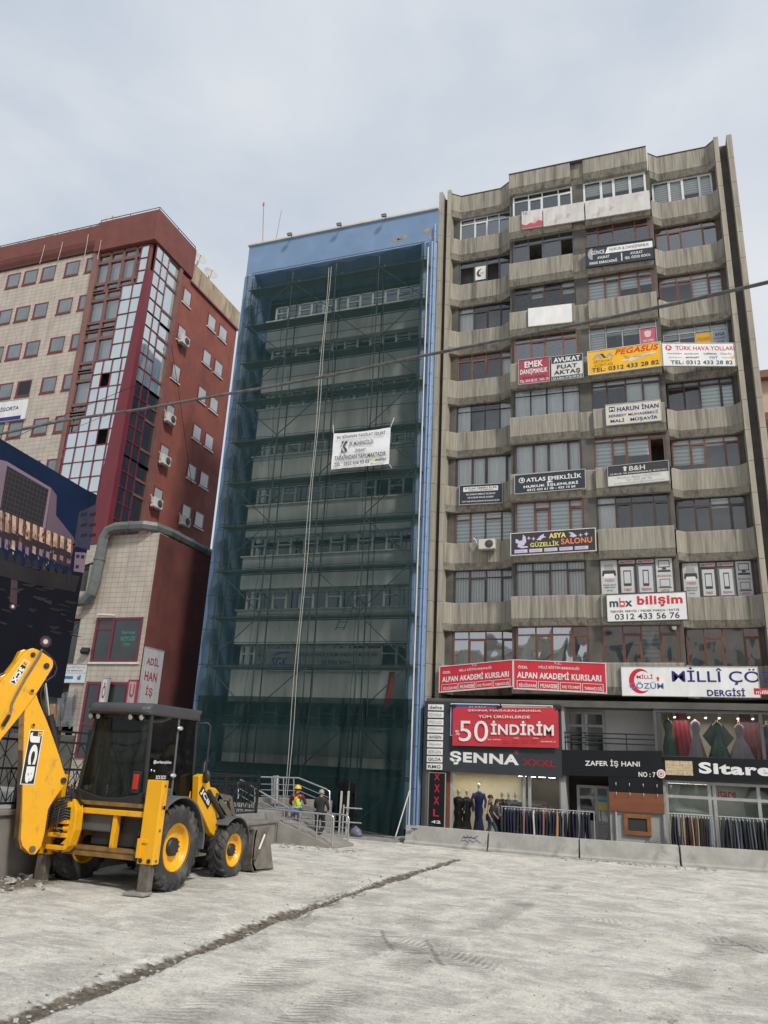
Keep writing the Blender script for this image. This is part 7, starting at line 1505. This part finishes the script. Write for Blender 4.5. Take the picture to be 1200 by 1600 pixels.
def decal(o, ex, ey, w_, h_, s_, tw=(0.05,.95), th=(.18,.82), logo=True):
    """black plate with white letters reading along ex, small yellow square at its start"""
    o, ex, ey = Vector(o), Vector(ex).normalized(), Vector(ey).normalized(); n_ = ex.cross(ey).normalized(); n_ = n_ if n_.dot(BN) > 0 else -n_
    b = MB(); q = [o, o+ex*w_, o+ex*w_+ey*h_, o+ey*h_]; b.add([p_+n_*.004 for p_ in q],[(0,1,2,3)]); d_ = b.build('decal', WHITE, bh)
    b = MB(); e_ = .015; b.add([p_+n_*.006 for p_ in (o+ex*e_+ey*e_, o+ex*(w_-e_)+ey*e_, o+ex*(w_-e_)+ey*(h_-e_), o+ex*e_+ey*(h_-e_))],[(0,1,2,3)]); b.build('print', BLACK, d_)
    b = MB(); fth(b, s_, o+ex*w_*tw[0]+ey*h_*th[0]+n_*.008, ex, ey, w_*(tw[1]-tw[0]), h_*(th[1]-th[0]), .12); b.build('lettering', WHITE, d_)
    if logo: b = MB(); a = o+ex*w_*logo[0]+ey*h_*logo[1]+n_*.010; s2 = h_*logo[2]; b.add([a,a+ex*s2,a+ex*s2+ey*s2,a+ey*s2],[(0,1,2,3)]); b.build('print', YELM, d_); b = MB(); fth(b,'J',a+ex*s2*.3+ey*s2*.25+n_*.002,ex,ey,s2*.4,s2*.5,.03); b.build('lettering', BLACK, d_)
A_, B_ = z3(127,382,.0), z3(129,612,.0); w_ = (A_-B_).length; R_ = (z3(188,378)-A_)
ex = Vector((0,0,-1)); ey = -BU
decal(A_+BN*.001, ex, ey, w_, R_.dot(ey), 'JCB', (.04,.97), (.10,.84), (.03,.62,.30))
A_, B_ = z5(282,222,.03), z5(108,492,.03); C_ = z5(352,262,.03); ex = (B_-A_).normalized(); ey = (C_-A_); ey = (ey-ex*ey.dot(ex))
decal(A_+BN*.001, ex, ey, (B_-A_).length, ey.length, '3CX', (.32,.95), (.14,.86), (.03,.14,.72))
# front loader
LX = -9.45
for sx in (1,-1):
    x_ = -10.35+sx*.82
    b = MB(); b.prism([(x_,14.92,2.06),(x_,15.10,2.10),(x_,15.35,1.98),(x_,15.9,1.05),(x_,17.05,.42),(x_,17.05,.26),(x_,16.85,.26),(x_,15.62,.92),(x_,15.0,1.5)],(.16*sx,0,0)); fixn(b.build('loader_arm', YELM, bh, .02))
    b = MB(); b.prism([(x_-.05*sx,14.85,1.15),(x_-.05*sx,15.0,1.75),(x_-.05*sx,15.3,1.5),(x_-.05*sx,15.6,1.0)],(-.1*sx,0,0)); fixn(b.build('loader_tower', YELM, bh, .01))
    b = MB(); b.tube([(x_+.2*sx,15.3,1.75),(x_+.2*sx,16.2,1.05)],.055,10); b.build('ram_cylinder', PLBK, bh); b = MB(); b.tube([(x_+.2*sx,16.2,1.05),(x_+.2*sx,16.75,.62)],.028,8); b.build('ram_rod', CHR, bh)
    b = MB(); b.bar((x_,16.0,1.62),(x_,16.9,1.02),.07,.14); b.bar((x_,16.0,1.62),(x_,15.95,1.0),.07,.12); b.bar((x_,16.55,1.58),(x_,16.95,.9),.07,.14); b.bar((x_,16.0,1.64),(x_,16.55,1.58),.07,.12); b.build('tipping_linkage', STLW, bh)
b = MB(); o = Vector((-9.53+.162,14.98,1.72)); ex = Vector((0,.78,-.62)); ey = Vector((0,.62,.78)); b.add([o,o+ex*.55,o+ex*.55+ey*.2,o+ey*.2],[(0,1,2,3)]); d_ = b.build('decal', BLACK, bh); b = MB(); fth(b,'JCB',o+ex*.04+ey*.03+Vector((.003,0,0)),ex,ey,.47,.14,.07); b.build('lettering', WHITE, d_)
prof = [(17.05,.92),(17.0,.75),(16.98,.45),(17.02,.18),(17.15,.03),(18.1,.0),(18.12,.03),(17.25,.08),(17.12,.2),(17.08,.45),(17.10,.72),(17.15,.92)]
b = MB(); b.prism([(-11.5,y_,z_) for y_,z_ in prof],(2.45,0,0)); fixn(b.build('loader_bucket', STLW, bh, .01))
for x_ in (-11.5,-9.09): b = MB(); b.prism([(x_,17.02,.95),(x_,17.0,.2),(x_,17.15,.01),(x_,18.12,.0),(x_,17.85,.6),(x_,17.72,.98)],(.04,0,0)); fixn(b.build('bucket_cheek', mat('bucket_cheek_steel',(.20,.18,.155),.5,.35,4,.15,metal=.3,dirt=((.09,.05,.035),.6,5,(1,1,.4))), bh, .006))
b = MB(); b.bar((-9.03,17.05,.28),(-9.03,17.6,.95),.05,.10,(1,0,0)); b.build('bucket_rib', STLW, bh); b = MB(); b.tube([(-9.0,17.2,.5),(-9.0,17.42,.8)],.025,6); b.build('bucket_handle', OFFW, bh)
b = MB(); b.box(-11.4,-9.1,16.9,17.0,.93,.99); b.build('bucket_lip', STLW, bh)
b = MB(); b.tube([(-10.0,16.1,1.7),(-10.0,16.1,2.3),(-10.0,16.2,2.38)],.045,10); b.build('exhaust', PLBK, bh)
# ================================================================ PEOPLE
SKIN = mat('skin', (.34,.19,.13), .55, .06, 6); HAIRB = mat('dark_hair', (.018,.014,.012), .7, .3, 30); HAIRG = mat('grey_hair', (.30,.29,.28), .7, .3, 30)
def skinned(chains, name, m_, parent, sub=1, root=None):
    """chains: list of [(point, radius)...]; chains that share a point join there"""
    bm = bmesh.new(); ly = bm.verts.layers.skin.verify(); idx = {}
    first = None
    for ch in chains:
        prev = None
        for p_, r in ch:
            k = tuple(round(a,4) for a in p_)
            if k not in idx:
                v = bm.verts.new(p_); idx[k] = v; v[ly].radius = (r[0],r[1]) if isinstance(r,tuple) else (r,r)
                if first is None: first = v
            v = idx[k]
            if prev is not None and prev is not v and not bm.edges.get((prev,v)): bm.edges.new((prev,v))
            prev = v
    first[ly].use_root = True
    me = bpy.data.meshes.new(name); bm.to_mesh(me); bm.free()
    o = bpy.data.objects.new(name, me); COL.objects.link(o)
    q = o.modifiers.new('skin','SKIN'); q.use_smooth_shade = True; q.branch_smoothing = .6
    if sub: s_ = o.modifiers.new('sub','SUBSURF'); s_.levels = sub; s_.render_levels = sub
    dg = bpy.context.evaluated_depsgraph_get(); dg.update(); m2 = bpy.data.meshes.new_from_object(o.evaluated_get(dg))
    bpy.data.objects.remove(o); return m2
def person(base, heading, pose, label, top, legs, hair, scale=1.0, sleeves='long', shoes=BLACK, vest=None, helmet=None):
    """pose: joint offsets in the figure's own frame (x right, y forward, z up)"""
    J = dict(pel=(0,0,.96), sp=(0,.0,1.12), ch=(0,0,1.32), nk=(0,0,1.48), hd=(0,.02,1.60), top=(0,.02,1.70),
             shl=(-.19,0,1.42), shr=(.19,0,1.42), ell=(-.25,-.02,1.14), elr=(.25,-.02,1.14), wrl=(-.26,.08,.90), wrr=(.26,.08,.90),
             hpl=(-.10,0,.92), hpr=(.10,0,.92), knl=(-.11,.02,.50), knr=(.11,.02,.50), anl=(-.11,-.02,.09), anr=(.11,-.02,.09), tol=(-.13,.16,.03), tor=(.13,.16,.03)); J.update(pose)
    V = lambda k: Vector(J[k])
    root = thing('person', base, label, 'person')
    def place(me, nm, m_, sm=True):
        me.materials.clear(); me.materials.append(m_)
        for p_ in me.polygons: p_.use_smooth = sm; p_.material_index = 0
        o = bpy.data.objects.new(nm, me); COL.objects.link(o); o.parent = root; return o
    root.rotation_euler = (0,0,heading); root.scale = (scale,)*3
    def hand(w, e, s_):
        w_, e_ = V(w), V(e); d_ = (w_-e_).normalized(); side = Vector((0,1,0)) - d_*d_.y; side.normalize(); out_ = d_.cross(side)
        palm = w_+d_*.075; ch = [[(tuple(w_),.026),(tuple(palm),(.036,.018))]]
        for q, ln in ((-1.2,.058),(-.4,.072),(.4,.075),(1.2,.065)):
            b0 = palm+side*(q*.017); b1 = b0+d_*ln*.55; b2 = b1+(d_*.75+out_*.5*s_)*ln*.5; ch.append([(tuple(palm),(.036,.018)),(tuple(b0+d_*.02),.009),(tuple(b1),.0085),(tuple(b2),.0075)])
        t0 = w_+d_*.03+side*.03; ch.append([(tuple(w_),.026),(tuple(t0),.012),(tuple(t0+d_*.04+side*.02),.010),(tuple(t0+d_*.07+side*.015),.008)])
        return ch
    body = [[(J['pel'],(.155,.115)),(J['sp'],(.140,.105)),(J['ch'],(.160,.115)),(J['nk'],.058),(tuple(V('nk').lerp(V('hd'),.5)),.055),(J['hd'],(.078,.092)),(J['top'],(.066,.075))]]
    for s_ in 'lr':
        body += [[(J['ch'],(.160,.115)),(J['sh'+s_],.062),(tuple(V('sh'+s_).lerp(V('el'+s_),.5)),.050),(J['el'+s_],.041),(tuple(V('el'+s_).lerp(V('wr'+s_),.4)),.040),(J['wr'+s_],.026)]] + hand('wr'+s_,'el'+s_,1 if s_ == 'r' else -1)
        body += [[(J['pel'],(.155,.115)),(J['hp'+s_],.092),(tuple(V('hp'+s_).lerp(V('kn'+s_),.5)),.076),(J['kn'+s_],.056),(tuple(V('kn'+s_).lerp(V('an'+s_),.35)),.056),(J['an'+s_],.038),(J['to'+s_],.034)]]
    place(skinned(body,'body',SKIN,root), 'body', SKIN)
    g = .018
    sh = [[(tuple(V('pel')+Vector((0,0,-.09))),(.185,.145)),(tuple(V('pel')+Vector((0,0,.03))),(.182,.14)),(J['sp'],(.170,.134)),(J['ch'],(.184,.140)),(tuple(V('nk')-Vector((0,0,.05))),(.125,.105)),(tuple(V('nk')+Vector((0,0,.03))),.078)]]
    for s_ in 'lr':
        a = [(J['ch'],(.184,.140)),(J['sh'+s_],.094),(tuple(V('sh'+s_).lerp(V('el'+s_),.5)),.066)]
        if sleeves == 'long': a += [(J['el'+s_],.056),(tuple(V('el'+s_).lerp(V('wr'+s_),.5)),.052),(tuple(V('el'+s_).lerp(V('wr'+s_),.92)),.042)]
        sh.append(a)
    place(skinned(sh,'shirt',top,root), 'shirt', top)
    tr = [[(J['pel'],(.166,.126))]]; tr = []
    for s_ in 'lr': tr.append([(J['pel'],(.166,.126)),(J['hp'+s_],.106),(tuple(V('hp'+s_).lerp(V('kn'+s_),.5)),.092),(J['kn'+s_],.074),(tuple(V('kn'+s_).lerp(V('an'+s_),.5)),.070),(tuple(V('kn'+s_).lerp(V('an'+s_),.95)),.062)])
    place(skinned(tr,'trousers',legs,root), 'trousers', legs)
    for s_ in 'lr': place(skinned([[(tuple(V('an'+s_)+Vector((0,-.03,-.02))),.048),(tuple(V('an'+s_).lerp(V('to'+s_),.5)),.048),(J['to'+s_],(.044,.034))]],'shoe',shoes,root), 'shoe', shoes)
    hd = V('hd'); up_ = (V('top')-V('nk')).normalized()
    def local(mb, nm, m_, par=root):
        me = bpy.data.meshes.new(nm); me.from_pydata([tuple(v) for v in mb.v],[],mb.f); me.materials.append(m_)
        for p_, s2 in zip(me.polygons, mb.sm): p_.use_smooth = s2
        o = bpy.data.objects.new(nm, me); COL.objects.link(o); o.parent = par; return o
    b = MB(); b.sphere(hd+Vector((0,-.018,.035)),.092,.108,.10,16,8,-.35); local(b,'hair',hair)
    b = MB(); b.sphere(hd+Vector((0,.088,-.015)),.016,.024,.026,8,6); b.sphere(hd+Vector((-.082,0,-.01)),.014,.026,.034,8,6); b.sphere(hd+Vector((.082,0,-.01)),.014,.026,.034,8,6); local(b,'nose_and_ears',SKIN)
    b = MB()
    for s_ in (-1,1): b.sphere(hd+Vector((s_*.032,.083,.012)),.014,.010,.008,8,5); b.box(hd.x+s_*.032-.018,hd.x+s_*.032+.018,.10,.106,hd.z+.026,hd.z+.031)
    b.box(-.026+hd.x,.026+hd.x,hd.y+.078,hd.y+.086,hd.z-.058,hd.z-.051); local(b,'facial_features',HAIRB)
    if vest:
        vv = [[(tuple(V('pel')+Vector((0,0,.02))),(.190,.150)),(J['sp'],(.178,.142)),(J['ch'],(.190,.146)),(tuple(V('nk')-Vector((0,0,.05))),(.10,.09))]]
        vo = place(skinned(vv,'vest',vest,root), 'hi_vis_vest', vest)
        OR = mat('hi_vis_orange',(.75,.16,.03),.6,.05); SV = mat('reflective_tape',(.5,.5,.48),.35,.05)
        b = MB(); sp, chh = V('sp'), V('ch'); n2 = 24
        for z_ in (1.03,): b.lathe([(.196,-.025),(.199,.025)],(sp.x*.5,sp.y,z_),(0,0,1),n2)
        for v in b.v: v.y = (v.y-sp.y)*.80+sp.y
        local(b,'reflective_band',SV,root)
        for a0, a1, nm in (((-.10,1.44),(.09,1.05),'brace'),((.10,1.44),(-.09,1.05),'brace')):
            b = MB(); pts=[]
            for k in range(9): t_ = k/8; x_ = a0[0]+(a1[0]-a0[0])*t_; z_ = a0[1]+(a1[1]-a0[1])*t_; yb = chh.y+(sp.y-chh.y)*t_; pts.append((x_+chh.x*.5, yb-math.sqrt(max(0,1-(x_/.20)**2))*.150-.008, z_))
            for p0, p1 in zip(pts[:-1],pts[1:]): b.bar(p0,p1,.026,.012,(0,1,0))
            local(b,'orange_brace',OR,root)
        b = MB(); b.box(.02,.08,-.13,-.12,.66,.92)
        local(b,'orange_strap',OR,root)
    if helmet:
        b = MB(); c_ = hd+Vector((0,-.01,.045)); b.sphere(c_,.118,.138,.125,18,8,0.0); b.lathe([(.116,0),(.145,-.012),(.145,-.004),(.116,.012)],c_,(0,0,1),20); b.bar(c_+Vector((0,-.10,.085)),c_+Vector((0,.10,.085)),.03,.03); local(b,'helmet',helmet)
    return root
# worker on the ramp, back to the camera
hv = mat('hi_vis_yellow',(.42,.70,.06),.6,.06,5)
p_ = aY(466,1226,24.6); zf = max(.05,.66+(p_.x+11.72)/1.97*(-.61))
fz = aY(466,1300,24.6).z
person((p_.x,24.6,.10),rad(8), dict(elr=(.28,.10,1.16),wrr=(.20,.32,1.14),ell=(-.27,.06,1.14),wrl=(-.20,.28,1.06),knr=(.11,.10,.50),anr=(.12,-.04,.09)), 'worker in yellow helmet and hi-vis vest with orange straps, back turned', mat('maroon_sleeve',(.10,.02,.035),.8,.15), mat('blue_jeans',(.075,.14,.24),.85,.2,6), HAIRB, .93, vest=hv, helmet=mat('helmet_yellow',(.72,.45,.01),.3,.04))
p_ = aY(503,1231,24.4)
person((p_.x,24.4,.04),rad(-6), dict(anr=(.11,-.32,.22),knr=(.11,.10,.52),tor=(.12,-.26,.06),anl=(-.11,.06,.09),elr=(.27,.08,1.14),wrr=(.16,.26,1.06),ell=(-.27,.08,1.14),wrl=(-.14,.26,1.06)), 'grey-haired man in black jacket and trousers walking away up the ramp', mat('black_jacket',(.022,.022,.026),.85,.2,6), mat('black_trousers',(.014,.014,.018),.85,.2,6), HAIRG, .93, shoes=mat('pale_sole_shoes',(.30,.29,.28),.7,.2))
p_ = aY(766,1244,28.0)
person((p_.x,28.0,.14),rad(-78), dict(anr=(.10,-.34,.14),knr=(.10,-.02,.52),tor=(.11,-.20,.05),anl=(-.10,.30,.09),knl=(-.10,.22,.52),tol=(-.11,.46,.06),elr=(.25,-.10,1.14),wrr=(.25,.02,.90),ell=(-.24,.06,1.14),wrl=(-.22,.22,.96)), 'dark-haired man in black t-shirt and jeans walking right past the shop window', mat('black_tshirt',(.014,.014,.017),.85,.15), mat('dark_jeans',(.02,.045,.085),.85,.2,6), HAIRB, .90, sleeves='short', shoes=mat('white_shoes',(.5,.5,.5),.6))
p_ = aY(777,1252,28.6)
person((p_.x,28.6,.14),rad(-60), dict(), 'person in grey jacket half hidden behind the man in black t-shirt', mat('grey_jacket',(.10,.095,.10),.85,.2), mat('black_trousers',(.014,.014,.018),.85), HAIRB, .82)
p_ = aY(851,1260,28.9)
person((p_.x,28.9,.14),rad(150), dict(), 'person in tan top standing behind the clothes rail in the shop doorway', mat('tan_top',(.26,.14,.08),.85,.2), mat('dark_jeans',(.02,.045,.085),.85), HAIRB, .78)
